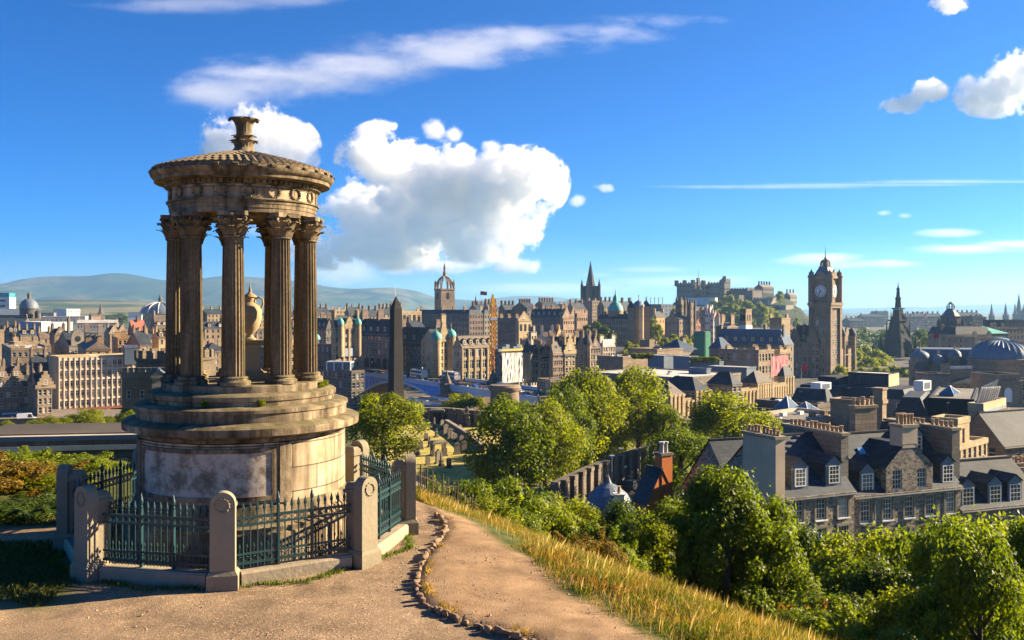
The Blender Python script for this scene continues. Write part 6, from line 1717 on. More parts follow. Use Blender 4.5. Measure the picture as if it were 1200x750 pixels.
for i in range(6):
    b = MB(); b.box(-.6,.6,-.06,.1,0,1.7); q = b.build('roof_window', mat('blue_skylight', (0.12,0.3,0.5), 0.1, 0.1, spec=.8), mb.t, False, (1.0*.6, mb.d*(.06+.1*i), mb.h+.1), R(-90)); q.rotation_euler = (R(-24), 0, R(-90))
bk2 = B('large plain black plant box on the flat roof below the clock tower', 994, 1041, 1053, 439, 460, 214, yaw=50, roof='flat', wall='black', rm='pale', rows=0, cols=0, scols=0, chim=0, parapet=.2, name='plant_room', cat='plant room')
add_box(bk2, 'pale_end', .02, bk2.w, -.1, -.01, .5, bk2.h, WALL['fins'])
for i in range(12):
    b = MB(); b.box(-.08,.0,-.3,.3,.9,bk2.h-.4); b.build('louvre', mat('louvre_black', (0.035,0.045,0.06), 0.5), bk2.t, False, (0, bk2.d*(i+.5)/12, 0))
for lab, px, py, d, w, h in (('white air handling unit on the flat roof left of the black plant box', 962, 457, 205, 4.2, 1.7), ('white boxy ventilation unit on the right flat roof', 1081, 458, 180, 3.2, 2.0), ('low pale ventilation unit beside the white boxy unit', 1078, 466, 165, 2.2, .8), ('long dark ventilation duct unit behind the white air handling unit', 980, 452, 225, 8, 2.4)):
    t = thing('air_unit', lab, 'air unit', (X(px, d), d, Z(py, d)), R(40))
    m_ = FRAME if 'dark' not in lab else WALL['black']
    b = MB(); b.box(-w/2,w/2,-w*.3,w*.3,.15,h); b.build('casing', m_, t)
    b = MB(); b.box(-w*.35,w*.35,-w*.3-.05,-w*.3-.002,h*.25,h*.85); b.build('grille', WALL['blue'], t)
    b = MB(); b.box(-w*.4,w*.4,-w*.25,w*.25,-.6,.148); b.build('stand', ROOF['lead'], t)
def skylight(lab, px, py, d, w, h):
    t = thing('skylight', lab, 'skylight', (X(px, d), d, Z(py, d)), R(44))
    b = MB(); b.box(-w,w,-w*.8,w*.8,-.6,.1); b.build('curb', ROOF['lead'], t)
    b = MB(); b.frustum(0,0,w*.95,w*.75,.101,.03,.03,h); b.build('glazing', mat('sky_glass', (0,0,0)), t)
    for sx, sy in ((1,1),(1,-1),(-1,1),(-1,-1)):
        b = MB(); b.tube([(sx*w*.95,sy*w*.75,.12),(0,0,h+.05)], .06, 4); b.build('bar', FRAME, t)
skylight('steep white barred pyramid skylight among the dark roofs', 922, 478, 172, 2.0, 2.2)
skylight('flatter pyramid skylight right of the steep white one', 944, 481, 172, 2.2, 1.6)
skylight('small dark triangular skylight on the tan flat roof', 1113, 461, 158, 1.5, 1.3)
# tan stone tower block with a tall chimney
tt = B('tan stone tower block with banded blank wall and a tall chimney', 973, 1012, 1024, 473, None, 150, roof='flat', wall='tan', rm='flat', rows=3, cols=1, scols=0, chim=0, win=(1.4,2.6), sh=5, string=False, parapet=.5)
for z in (tt.h-.55, tt.h-4.3): add_box(tt, 'band', -.25, tt.w+.25, -.25, -.003, z, z+.4, tt.wm)
ch_ = thing('chimney_stack', 'tall slim stone chimney beside the tan tower block', 'chimney', (*P(1031, 500, 149).xy, Z(512, 149)), R(44))
b = MB(); b.box(-.75,.75,-.75,.75,-6,5.4); b.box(-.95,.95,-.95,.95,5.4,6.0); b.box(-.8,.8,-.8,.8,6.001,7.6); b.box(-.95,.95,-.95,.95,7.6,7.9); b.build('stack', WALL['tan'], ch_)
fb = B('sunlit stone front with sash windows below the tan tower block', 985, 988, 1040, 520, None, 139, yaw=40, d=10, roof='flat', wall='gold', rm='flat', rows=4, cols=6, scols=2, win=(1.2,2.1), chim=0, near=False, sh=4)
# dark clad block, tilted glazed screen and finned front at the right
dc = B('dark clad flat roofed block with a tan roof at the right', 1089, 1141, 1146, 469, None, 150, yaw=62, roof='flat', wall='black', rm='flat', rows=0, cols=0, scols=0, chim=0, parapet=.15)
B('steep slate roof left of the dark clad block', 1046, 1088, 1096, 489, None, 150, yaw=62, roof='mansard', rh=3.0, wall='grey', rm='slate', rows=2, cols=0, scols=4, chim=0)
tg = thing('glazed_screen', 'tilted white framed roof screen with slanting fins above the finned front', 'roof screen', (*P(1142, 482, 142).xy, Z(482, 142)), R(30))
b = MB(); b.box(-.1,4.6,-.05,.05,-3,.3); b.build('base', FRAME, tg)
for i in range(9):
    b = MB(); b.box(-.07,.07,-.25,.0,0,4.0); q = b.build('fin', FRAME, tg, False, (i*.55, 0, .3)); q.rotation_euler = (R(25), R(-14), 0)
b = MB(); b.box(-.1,4.5,.02,.08,0,4.0); q = b.build('glass', mat('sky_glass', (0,0,0)), tg, False, (0,0,.3)); q.rotation_euler = (R(25), R(-14), 0)
ff = B('tall sunlit front of close set vertical tan fins at the right', 1138, 1152, 1178, 480, None, 138, yaw=48, roof='flat', wall='fins', rm='flat', rows=6, cols=0, scols=0, chim=0, string=False, parapet=.9)
for i in range(13):
    b = MB(); b.box(-.13,.13,-.55,-.004,-.2,ff.h-.6); b.build('fin', WALL['fins'], ff.t, False, (max(.15, ff.w*i/12-.13), 0, 0))
for i in range(6):
    b = MB(); b.box(.05, ff.w-.05, -.18, -.003, 0, .9); b.build('glazing_band', mat('pale_glass', (0,0,0)), ff.t, False, (0,0,ff.h*(i+.45)/6))
tn = B('tan gabled stone building with tall dark windows left of the finned front', 1087, 1121, 1157, 526, None, 116, roof='flat', wall='gold', rm='pale', rows=4, cols=6, scols=3, win=(.9,2.1), chim=0, sh=4, parapet=.4)
tn2 = B('square raised stone block with one slit window above the tan building', 1092, 1122, 1136, 495, None, 118, roof='flat', wall='gold', rm='pale', rows=3, cols=1, scols=0, win=(.8,2.0), chim=0, parapet=.5)
B('brown stone house with a dark slate roof and skylight at the right edge', 1174, 1177, 1230, 523, None, 128, yaw=25, d=8, roof='gable', rh=4.2, wall='brown', rm='slate', rows=3, cols=5, win=(1.2,1.8), chim=0)
rg = B('long rendered gable wall carrying a row of clay pots at the right edge', 1096, 1146, 1240, 553, None, 98, yaw=18, d=7, roof='flat', wall='pink', rm='flat', rows=0, cols=0, scols=0, chim=[(.04,.15),(.22,.15),(.42,.15),(.62,.15)], chl=2.6, chh=.5, near=True, cside=0, parapet=.15)

# ------------------------------------------------------------------ stone houses below the hill
rub, t, b_ = _nt('rubble_stone')
co = N(t, 'ShaderNodeTexCoord').outputs['Object']
vo = N(t, 'ShaderNodeTexVoronoi'); vo.inputs['Scale'].default_value = 3.4
mp = N(t, 'ShaderNodeMapping'); mp.inputs['Scale'].default_value = (1, 1, 1.5); t.links.new(co, mp.inputs[0]); t.links.new(mp.outputs[0], vo.inputs['Vector'])
sc_ = N(t, 'ShaderNodeSeparateColor'); t.links.new(vo.outputs['Color'], sc_.inputs[0])
c_ = ramp(t, sc_.outputs[0], [(0, (.07,.055,.042)), (.4, (.17,.13,.095)), (.75, (.27,.21,.15)), (1, (.36,.29,.22))])
vd = N(t, 'ShaderNodeTexVoronoi'); vd.feature = 'DISTANCE_TO_EDGE'; vd.inputs['Scale'].default_value = 3.4; t.links.new(mp.outputs[0], vd.inputs['Vector'])
jt_ = ramp(t, vd.outputs['Distance'], [(0.02, (0,)*3), (.07, (1,)*3)])
c_ = mixc(t, jt_, (.3,.26,.2), c_)
t.links.new(c_, b_.inputs['Base Color']); b_.inputs['Roughness'].default_value = .92; bump(t, b_, jt_, .5, .04)
MATS['rubble_stone'] = rub; WALL['rubble'] = rub
HS = 'stone houses below the hill'
def dress(o, ops_F):
    for (x, z, w, h) in ops_F:
        for a in ((x-w/2-.2, x-w/2-.002, z-.05, z+h+.22), (x+w/2+.002, x+w/2+.2, z-.05, z+h+.22), (x-w/2, x+w/2, z+h+.002, z+h+.22)):
            add_box(o, 'margin', a[0], a[1], -.05, -.003, a[2], a[3], DRESS)
        add_box(o, 'sill', x-w/2-.15, x+w/2+.15, -.12, -.003, z-.16, z-.051, FRAME)
ha = B('slate roofed stone house with two dormers and a white chimney gable', 903, 922, 1001, 583, 640, 76, yaw=24, d=9.5, roof='gable', rh=4.3, wall='rubble', rows=2, cols=3, scols=0, win=(1.05,1.75), chim=0, dorm=2, near=True, style='near', name='stone_house', cat='house', group=HS, sh=3)
fh_ = ha.h/2
dress(ha, [(ha.w*(i+.5)/3, j*fh_+(fh_-min(1.75, fh_*.72))*.5, 1.05, min(1.75, fh_*.72)) for i in range(3) for j in range(2)])
# white-harled chimney gable on its left end and the grey chimney wall on its right end
b = MB(); b.box(-1.3,-.35,-.2,ha.d*.42,ha.h-5,ha.h+4.8,0); b.box(-1.42,-.23,-.32,ha.d*.42+.1,ha.h+4.8,ha.h+5.05,1); wg = b.build('chimney_gable', [HARL, DRESS], ha.t)
for i in range(9): put('chimney_pot', POTM, wg, (-.82, .1+i*.42+.25*(i > 4), ha.h+5.051)).scale = (1.1, 1.1, rnd.uniform(.45, .75))
b = MB(); b.box(ha.w-.35,ha.w+.45,ha.d*.12,ha.d*.9,ha.h-1,ha.h+4.5,0); b.box(ha.w-.45,ha.w+.55,ha.d*.1,ha.d*.92,ha.h+4.5,ha.h+4.75,1); wg2 = b.build('chimney_gable', [WALL['grey'], DRESS], ha.t)
for i in range(13): put('chimney_pot', POTM, wg2, (ha.w+.05, ha.d*.12+.4+i*.52, ha.h+4.751)).scale = (1.1, 1.1, rnd.uniform(.45, .75))
hc = B('gabled rubble stone house with a white chimney on the gable', 990, 1001.5, 1126, 581, 645, 80, yaw=22, d=9.5, roof='gable', rh=4.6, wall='rubble', rows=2, cols=5, scols=0, win=(1.05,1.85), chim=0, near=True, style='near', name='stone_house', cat='house', group=HS, sh=3.2)
fh_ = hc.h/2; wh_ = min(1.85, fh_*.72)
dress(hc, [(hc.w*(i+.5)/5, j*fh_+(fh_-wh_)*.5, 1.05, wh_) for i in range(5) for j in range(2)])
# big wallhead gable
gx, gw, gh = hc.w*.5, hc.w*.44, 3.5
b = MB()
opsg = [(gw*.14, gw*.14+1.05, .2, 1.95), (gw*.86-1.05, gw*.86, .2, 1.95)]
facade(b, (0,-.06), (1,0), gw, 0, 2.2, opsg, .16, 0)
b.poly([(0,-.06,2.2),(gw,-.06,2.2),(gw*.62,-.06,gh+.6),(gw*.38,-.06,gh+.6)], 0)
b.poly([(0,-.06,0),(0,-.06,2.2),(0,3,2.2),(0,3,0)], 0); b.poly([(gw,-.06,0),(gw,3,0),(gw,3,2.2),(gw,-.06,2.2)], 0)
gg = b.build('gable', [rub], hc.t, False, (gx-gw/2, 0, hc.h))
for o_ in opsg: put_window(gg, 1.05, 1.75, 'near', ((o_[0]+o_[1])/2, .04, .2), 0)
b = MB(); yb = hc.d*.5+.3
b.poly([(-.15,-.12,2.1),(gw*.38,-.12,gh+.65),(gw*.4,yb,gh+.65),(-.15,yb*.55,2.1)]); b.poly([(gw*.62,-.12,gh+.65),(gw+.15,-.12,2.1),(gw+.15,yb*.55,2.1),(gw*.6,yb,gh+.65)]); b.poly([(gw*.38,-.12,gh+.65),(gw*.62,-.12,gh+.65),(gw*.6,yb,gh+.65),(gw*.4,yb,gh+.65)])
b.build('gable_roof', ROOF['slate'], gg)
b = MB(); b.box(gw*.34,gw*.66,-.1,1.4,gh+.3,gh+2.1,0); b.box(gw*.32,gw*.68,-.2,1.5,gh+2.1,gh+2.35,1); cg = b.build('chimney', [HARL, DRESS], gg)
for i in range(4): put('chimney_pot', POTM, cg, (gw*.4+i*gw*.07, .3, gh+2.351))
for i in range(3): put('chimney_pot', POTM, cg, (gw*.42+i*gw*.07, .95, gh+2.351))
# rear stack, right chimney wall and dormers
put_chimney(hc.t, (hc.w*.52, hc.d*.62, hc.h+4.0), 2.6, 3.0, WALL['tan'], 5, 0, True)
b = MB(); b.box(hc.w-.2,hc.w+.75,.8,hc.d*.95,hc.h-1.5,hc.h+4.9,0); b.box(hc.w-.3,hc.w+.85,.7,hc.d*.97,hc.h+4.9,hc.h+5.15,1); wg3 = b.build('chimney_gable', [WALL['grey'], DRESS], hc.t)
for i in range(10): put('chimney_pot', POTM, wg3, (hc.w+.28, 1.3+i*.55+.6*(i > 4), hc.h+5.151)).scale = (1.1, 1.1, rnd.uniform(.45, .75))
def big_dormer(o, x, y, z, w=1.6, h=1.9, run=3.2):
    b = MB(); b.box(-w/2,w/2,.06,run,-.7,h,1); b.box(-w/2,w/2,0,.058,-.7,h,0)
    b.poly([(-w/2-.15,-.15,h+.01),(0,-.15,h+.75),(0,run+1,h+.75),(-w/2-.15,run+.4,h+.01)], 1); b.poly([(0,-.15,h+.75),(w/2+.15,-.15,h+.01),(w/2+.15,run+.4,h+.01),(0,run+1,h+.75)], 1); b.poly([(-w/2,-.02,h),(w/2,-.02,h),(0,-.02,h+.72)], 0)
    d_ = b.build('dormer', [ROOF['lead'], ROOF['slate']], o.t, False, (x, y, z)); put_window(d_, w-.35, h-.35, 'near', (0, -.07, .15), 0)
big_dormer(hc, hc.w*.03, 2.6, hc.h+2.5); big_dormer(hc, hc.w*.14, .35, hc.h+.05); big_dormer(hc, hc.w*.78, 2.6, hc.h+2.6); big_dormer(hc, hc.w*.9, .35, hc.h+.2)
for x in (.17, .82):
    b = MB(); b.tube([(hc.w*x,-.12,0),(hc.w*x,-.12,hc.h)], .06, 6); b.build('drainpipe', ROOF['lead'], hc.t)
for x, z in ((.3,.62),(.36,.5)):
    b = MB(); b.box(-.35,.35,-.05,.05,0,.7); q = b.build('roof_window', mat('blue_skylight', (0,0,0)), hc.t, False, (hc.w*x, hc.d*.5*z, hc.h+4.6*z+.1)); q.rotation_euler = (R(-44), 0, 0)
hr = B('low slate house with three tall white dormers at the right edge', 1120, 1127, 1225, 597, 640, 84.5, yaw=20, d=8, roof='gable', rh=3.6, wall='rubble', rows=1, cols=4, scols=0, win=(1.0,1.4), chim=0, near=True, style='near', name='stone_house', cat='house', group=HS)
for f_ in (.1, .42, .66): big_dormer(hr, hr.w*f_, .3, hr.h+.05, 1.7, 2.0, 3.4)
hl = B('dark slate roofed house half hidden by trees left of the white gable', 862, 866, 934, 590, 640, 86, yaw=20, d=10, roof='gable', rh=5.2, wall='rubble', rows=2, cols=4, scols=0, win=(1.0,1.7), chim=0, near=True, style='near', name='stone_house', cat='house', group=HS)
# ochre gable with tall chimney
og = B('ochre rendered house end with a steep gable and a tall chimney', 754, 757, 793, 592, 640, 92, yaw=30, d=2.2, roof='gabley', rh=3.4, wall='ochre', rm='slate', rows=2, cols=1, scols=1, win=(.7,1.0), chim=0, near=True, style='near', name='ochre_house', cat='house')
b = MB(); b.box(og.w*.5,og.w*.84,-.08,1.0,og.h-.3,og.h+4.7,0); b.box(og.w*.47,og.w*.87,-.18,1.1,og.h+4.7,og.h+4.95,1); q = b.build('chimney', [WALL['ochre'], WALL['dark']], og.t)
for i in range(2):
    b = MB(); b.lathe([(.24,og.h+4.951),(.22,og.h+5.8),(.3,og.h+5.9),(.3,og.h+6.05)], 12, (og.w*.6+i*.5, .45)); b.build('chimney_pot', ROOF['pale'], q, 'auto')
# lead turret roof with white chimney
D = 100; t = thing('turret_house', 'round lead roofed turret with a pale chimney in front of the parked car', 'turret', (X(713, D), D, Z(640, D)))
k_ = lambda py: Z(py, D)-Z(640, D)
b = MB(); b.lathe([(2.35,-1),(2.35,k_(600)),(2.6,k_(598)),(2.6,k_(596))], 20); b.build('wall', WALL['rubble'], t, 'auto')
b = MB(); b.lathe([(2.6,k_(596)+.002),(2.5,k_(588)),(2.0,k_(578)),(1.1,k_(570)),(.35,k_(566)),(.2,k_(562)),(.0,k_(556))], 16); b.build('roof', ROOF['lead'], t)
b = MB(); b.box(-.5,.5,-.4,.4,k_(610),k_(575)); b.box(-.6,.6,-.5,.5,k_(575),k_(573.5)); q = b.build('chimney', WALL['white'], t, False, (.9,-2.2,0))
b = MB(); b.lathe([(.2,k_(573.5)),(.17,k_(566)),(.24,k_(565))], 10, (0,0)); b.build('chimney_pot', POT, q)

# ------------------------------------------------------------------ left: castellated house, long flat building, wall
gt = thing('castellated_tower', 'round castellated stone tower just behind the monument columns', 'tower', (X(205, 160), 160, -30))
z1 = Z(412, 160)+30
CST = WM('dark_castellated_stone', (0.2,0.155,0.105))
b = MB(); b.lathe([(6.2,0),(6.2,z1-1.6),(6.5,z1-1.3),(6.5,z1-.9)], 28); b.build('wall', CST, gt, 'auto')
for k in range(20):
    b = MB(); b.M = Matrix.Rotation(2*math.pi*k/20, 4, 'Z'); b.box(5.9,6.5,-.62,.62,z1-.899,z1+.4); b.build('merlon', CST, gt)
gl_ = B('castellated stone block with an arched window left of the monument steps', 137, 143, 205, 441, 520, 140, yaw=12, d=10, roof='flat', wall='brown', rm='slate', rows=2, cols=4, scols=0, win=(.6,1.3), chim=0, name='castellated_house', cat='house', string=False)
for i in range(9):
    b = MB(); b.box(-.35,.35,-.12,.31,.6,1.3); b.build('merlon', gl_.wm, gl_.t, False, (.4+gl_.w*i/9, 0, gl_.h))
B('small lit gable roof on the castellated stone block', 172, 178, 188, 440, 455, 136, yaw=20, d=4, roof='gabley', rh=.8, wall='tan', rm='lead', rows=0, cols=0, scols=0, chim=0)
lf = B('long dark flat roofed building with white sash windows left of the monument', -60, -52, 190, 521, 560, 60, yaw=9, d=9, roof='flat', wall='dark', rm='flat', rows=1, cols=0, scols=0, chim=0, string=False, parapet=.12, name='long_building', cat='building')
for z, w_, m_ in ((-.5, .35, 'cream'), (-1.05, .12, 'blue'), (.14, .25, 'blue')):
    add_box(lf, 'fascia', -.3, lf.w+.3, -w_, -.12, lf.h+z, lf.h+z+.3, WALL[m_])
add_box(lf, 'roof_upstand', -.2, lf.w+.2, 3.0, 9.0, lf.h, lf.h+.2, WALL['dark'])
add_box(lf, 'roof_ledge', -.2, lf.w+.2, 2.0, 2.95, lf.h, lf.h+.12, WALL['cream'])
for px in (98, 117, 137, 156, 60, 20):
    x = solve(None, -52, px, 60, 9)[2]
    o_ = put_window(lf.t, 1.05, 1.5, 'near', (x, -.08, lf.h-3.2), 0)
for px in (108, 146, 80, 40):
    x = solve(None, -52, px, 60, 9)[2]
    add_box(lf, 'pilaster', x-.25, x+.25, -.2, -.004, 0, lf.h-1.1, WALL['brown'])
wl_ = thing('boundary_wall', 'low brown stone wall beyond the long flat roof at the left edge', 'wall', (*P(-20, 503, 262).xy, Z(503, 262)), R(12))
b = MB(); b.box(0,36,-.3,.3,-3,2.6); b.build('wall', WALL['brown'], wl_); b = MB(); b.box(0,36,-.4,.4,2.6,2.85); b.build('coping', WALL['tan'], wl_)
# ------------------------------------------------------------------ hills on the horizon
hm, t, b_ = _nt('hill_side')
geo_ = N(t, 'ShaderNodeNewGeometry').outputs['Position']
n1 = noise(t, geo_, .0011, 6, .6); n2 = noise(t, geo_, .004, 4)
c_ = ramp(t, n1, [(.34, (.02,.045,.018)), (.47, (.05,.075,.028)), (.56, (.13,.115,.055)), (.68, (.05,.05,.03))])
c_ = mixc(t, ramp(t, n2, [(.5, (0,)*3), (.58, (.8,)*3)]), c_, (.025,.045,.018))
t.links.new(c_, b_.inputs['Base Color']); b_.inputs['Roughness'].default_value = 1; b_.inputs['Specular IOR Level'].default_value = 0
def hill(pts, D0, run, seed, amp=60):
    b = MB(); n = 150; m = 24
    pxs = np.linspace(pts[0][0], pts[-1][0], n); pys = np.interp(pxs, [p[0] for p in pts], [p[1] for p in pts])
    k = np.array([.15,.2,.3,.2,.15]); pys = np.convolve(np.pad(pys, 2, mode='edge'), k, 'valid')
    rows = []
    for i in range(n):
        row = []
        zc = Z(pys[i], D0); x = X(pxs[i], D0)
        for j in range(m):
            v = j/(m-1)
            y = D0 - run*(1-v) if v <= .8 else D0 - run*.2 + (v-.8)*run*3
            u = min(1, v/.8)
            prof = -60 + (zc+60)*(u*u*(3-2*u)*.6+u*.4) if v <= .8 else zc - (zc+60)*(v-.8)/.2
            w = math.sin(math.pi*min(1, v/.8)) if v < .8 else 0
            nz = mnoise.noise((x*.0009+seed, y*.0006, seed)) + .5*mnoise.noise((x*.0026, y*.0016, seed+4)) + .22*mnoise.noise((x*.007, y*.004, seed+4))
            row.append(b.vert((x, y if v <= .8 else D0+(v-.8)*run*3, prof + w*amp*nz)))
        rows.append(row)
    for p, q in zip(rows, rows[1:]):
        for j in range(m-1): b.face((p[j], q[j], q[j+1], p[j+1]))
    return tag(b.build('hill', hm, None, True), kind='structure')
hill([(-120,362),(-60,358),(0,353),(30,346),(60,332),(90,326),(140,326),(165,322),(190,324),(215,330),(245,331),(290,325),(330,328),(376,332),(400,338),(430,340),(470,338),(495,341),(520,350),(560,352),(590,356),(640,360),(680,362)], 10500, 3600, 1, 150)
hill([(480,362),(530,356),(570,351),(600,347.5),(640,347.5),(660,350),(680,356),(710,362)], 15000, 4000, 5, 90)
hill([(-120,368),(0,358),(60,356),(120,352),(170,353),(230,357),(300,360),(380,364),(430,368)], 5200, 1700, 9, 40)
hill([(930,363),(980,361),(1040,359.5),(1080,361),(1110,357.5),(1140,357),(1160,360),(1185,356),(1230,357),(1300,362)], 14000, 3500, 13, 30)
hill([(-150,362),(-80,346),(0,350),(60,355),(140,362)], 8500, 2000, 21, 60)
ss = MB()
for pts in ([(75,342),(76.5,346),(80,349),(85,350.5)], [(91,340),(92.5,343),(95,345.5)]):
    q = [Vector(P(px, py, 8930)) for px, py in pts]
    ss.tube(q, 11, 5)
tag(ss.build('ski_run', FRAME, None), kind='structure')

# ------------------------------------------------------------------ bridge
BA, BB = Vector((X(424, 412), 412)), Vector((X(633, 291), 291))
bd = (BB-BA); BL = bd.length; bd = bd/BL
br_ang = math.atan2(bd.y, bd.x)
ZD = -27.6
bridge = thing('arch_bridge', 'long blue iron arch bridge with stone piers crossing the valley', 'bridge', (BA.x, BA.y, 0), br_ang)
blue = mat('blue_bridge_paint', (0.07,0.33,0.75), 0.45, 0.15, .3, .25, spec=.5)
pblue = mat('pale_blue_bridge_paint', (0.42,0.56,0.68), 0.5, 0.15, .3, .25)
# local frame: x along the bridge from the far end, -y... the camera sees the side at y = 0; the deck lies towards +y or -y
side = 1 if (Vector((-bd.y, bd.x)).dot(Vector((0, 1))) > 0) else -1
W = 20*side
asph = mat('asphalt', (0.06,0.058,0.055), 0.9, 0.2, 1.5, 0.3)
b = MB(); y0, y1 = sorted((.3*side, W-.3*side)); b.box(-30, BL+40, y0, y1, ZD-1.6, ZD-1.2); b.build('deck', asph, bridge)
for yy in (0, W):
    b = MB(); b.box(-2, BL+2, yy-.25, yy+.25, ZD-1.7, ZD-1.15); b.box(-2, BL+2, yy-.12, yy+.12, ZD-1.149, ZD-.12); b.box(-2, BL+2, yy-.2, yy+.2, ZD-.119, ZD); b.build('parapet', pblue, bridge)
tp = .5625
spans = [(1.5, BL*tp-3.2), (BL*tp+3.2, BL-1)]
for si, (xa, xb) in enumerate(spans):
    n = 28; xm = (xa+xb)/2
    def zi(x): return ZD-1.9-6.6*((x-xm)/((xb-xa)/2))**2-.6
    for yy in (.2*side, W-.2*side):
        b = MB()
        rowa = [(x, zi(x)) for x in np.linspace(xa, xb, n)]
        if si == 0:
            b.extr(rowa+[(xb, ZD-1.71), (xa, ZD-1.71)], yy-.15, yy+.15); b.build('spandrel', blue, bridge)
            q = MB(); q.extr([(x, z-.15) for x, z in rowa]+[(x, z+.7) for x, z in rowa[::-1]], yy-.3, yy+.3); q.build('arch_rib', pblue, bridge)
            for x in np.linspace(xa+1, xb-1, 22):
                q = MB(); y0, y1 = sorted((yy-.16*side, yy-.34*side)) if yy*side < 5 else sorted((yy+.16*side, yy+.34*side)); q.box(x-.11, x+.11, y0, y1, zi(x)+.72, ZD-1.72); q.build('stiffener', blue, bridge)
        else:
            b.extr(rowa+[(x, z+1.0) for x, z in rowa[::-1]], yy-.3, yy+.3); b.build('arch_rib', pblue, bridge)
            for x in np.linspace(xa+1.5, xb-1.5, 24):
                if zi(x)+1.0 < ZD-2.0:
                    q = MB(); q.box(x-.22, x+.22, yy-.18, yy+.18, zi(x)+.9, ZD-1.71); q.build('spandrel_column', blue, bridge)
            q = MB(); q.box(xa, xb, yy-.22, yy+.22, ZD-2.5, ZD-1.715); q.build('fascia', pblue, bridge)
pst = WALL['brown']
def pier(x, nm='pier', top=True):
    b = MB(); y0, y1 = sorted((-1.2*side, W+1.2*side)); b.box(x-2.9, x+2.9, y0, y1, -46, ZD-1.3); b.build(nm, pst, bridge)
    for yy in (0, W):
        b = MB(); b.lathe([(2.5,-46),(2.5,ZD-1.3),(2.8,ZD-1.2),(2.8,ZD-.2),(2.0,ZD+.2),(1.4,ZD+1.8),(.7,ZD+3),(.3,ZD+4.4),(0,ZD+5)], 8, (x, yy)); b.build('pier_turret', WALL['dark'], bridge)
pier(BL*tp)
for x in (-2.5, BL+3.5):
    b = MB(); y0, y1 = sorted((-.8*side, W+.8*side)); b.box(x-3.5, x+3.5, y0, y1, -46, ZD-.1); b.box(x-3.8, x+3.8, y0-.2, y1+.2, ZD-.099, ZD+.3); b.build('abutment', pst, bridge)
for i in range(6):
    lp = thing('street_lamp', 'tall slim lamp on the near parapet of the blue bridge', 'street lamp', (*(BA+bd*(BL*(.08+.17*i))), ZD), br_ang, 'lamps along the blue bridge')
    b = MB(); b.tube([(0,0,0),(0,0,4.2)], [.12,.07], 6); b.build('pole', WALL['black'], lp); b = MB(); b.lathe([(.12,4.2),(.28,4.7),(.12,5.0),(0,5.1)], 8); b.build('lantern', FRAME, lp)

# ------------------------------------------------------------------ vehicles and people
tyre = mat('tyre_rubber', (0.02,0.02,0.02), 0.8, 0.1)
def car_parts(L, Wd, H, col, kind='car'):
    bm_ = MB(); hw = Wd/2
    if kind == 'car': low = [(-L/2,.35),(-L/2+.05,.75),(-L*.42,.85),(-L*.2,.92),(L*.27,.95),(L*.48,.78),(L/2,.55),(L/2,.35)]; cab = [(-L*.44,.84),(-L*.36,H-.06),(-L*.28,H),(L*.05,H),(L*.12,H-.05),(L*.29,.93)]
    elif kind == 'suv': low = [(-L/2,.42),(-L/2,.95),(-L*.46,1.05),(L*.24,1.05),(L*.46,.95),(L/2,.7),(L/2,.42)]; cab = [(-L*.48,1.04),(-L*.45,H-.05),(-L*.4,H),(L*.06,H),(L*.12,H-.06),(L*.25,1.04)]
    else: low = [(-L/2,.4),(-L/2,1.1),(L*.28,1.1),(L*.44,1.0),(L/2,.7),(L/2,.4)]; cab = [(-L/2,1.09),(-L/2,H-.08),(-L*.47,H),(L*.18,H),(L*.24,H-.1),(L*.36,1.09)]
    bm_.extr([(x, z) for x, z in low[::-1]][::-1], -hw, hw)
    body = bm_.mesh('body', col, 'auto')
    c = MB(); a = [c.vert((x, -hw*(.97 if z < 1.15 else .82), z)) for x, z in cab]; d = [c.vert((x, hw*(.97 if z < 1.15 else .82), z)) for x, z in cab]
    c.face(a); c.face(d[::-1])
    for i in range(len(cab)): c.face((a[i], d[i], d[(i+1)%len(cab)], a[(i+1)%len(cab)]))
    cabin = c.mesh('cabin', col, 'auto')
    g = []
    xa, xb = cab[0][0]+.25, cab[-1][0]-.35
    if kind == 'van': xa = L*.05
    for s in (-1, 1):
        q = MB(); z0_, z1_ = cab[0][1]+.1, H-.18
        q.poly([(x, s*(hw*.97-(hw*.15)*((z-cab[0][1])/(H-cab[0][1]))+.015), z) for x, z in ((xa,z0_),(xb,z0_),(xb-.4,z1_),(xa+.15,z1_))]); g.append(q.mesh('side_window', DARKGLASS))
    q = MB(); e = cab[-1]; f = cab[-2]; q.poly([(e[0]+.0, -hw*.82, e[1]+.08),(e[0]+.0, hw*.82, e[1]+.08),(f[0]+.06, hw*.72, f[1]-.06),(f[0]+.06, -hw*.72, f[1]-.06)]); g.append(q.mesh('windscreen', DARKGLASS))
    w = MB(); w.M = Matrix.Rotation(R(90), 4, 'X'); w.lathe([(.0,-.11),(.3,-.11),(.34,-.07),(.34,.07),(.3,.11),(0,.11)], 14); wheel = w.mesh('wheel', tyre, 'auto')
    h = MB(); h.box(-.04,.04,-.18,.18,-.08,.08); lamp = h.mesh('headlight', FRAME)
    return body, cabin, g, wheel, lamp, L, hw
VC = {}
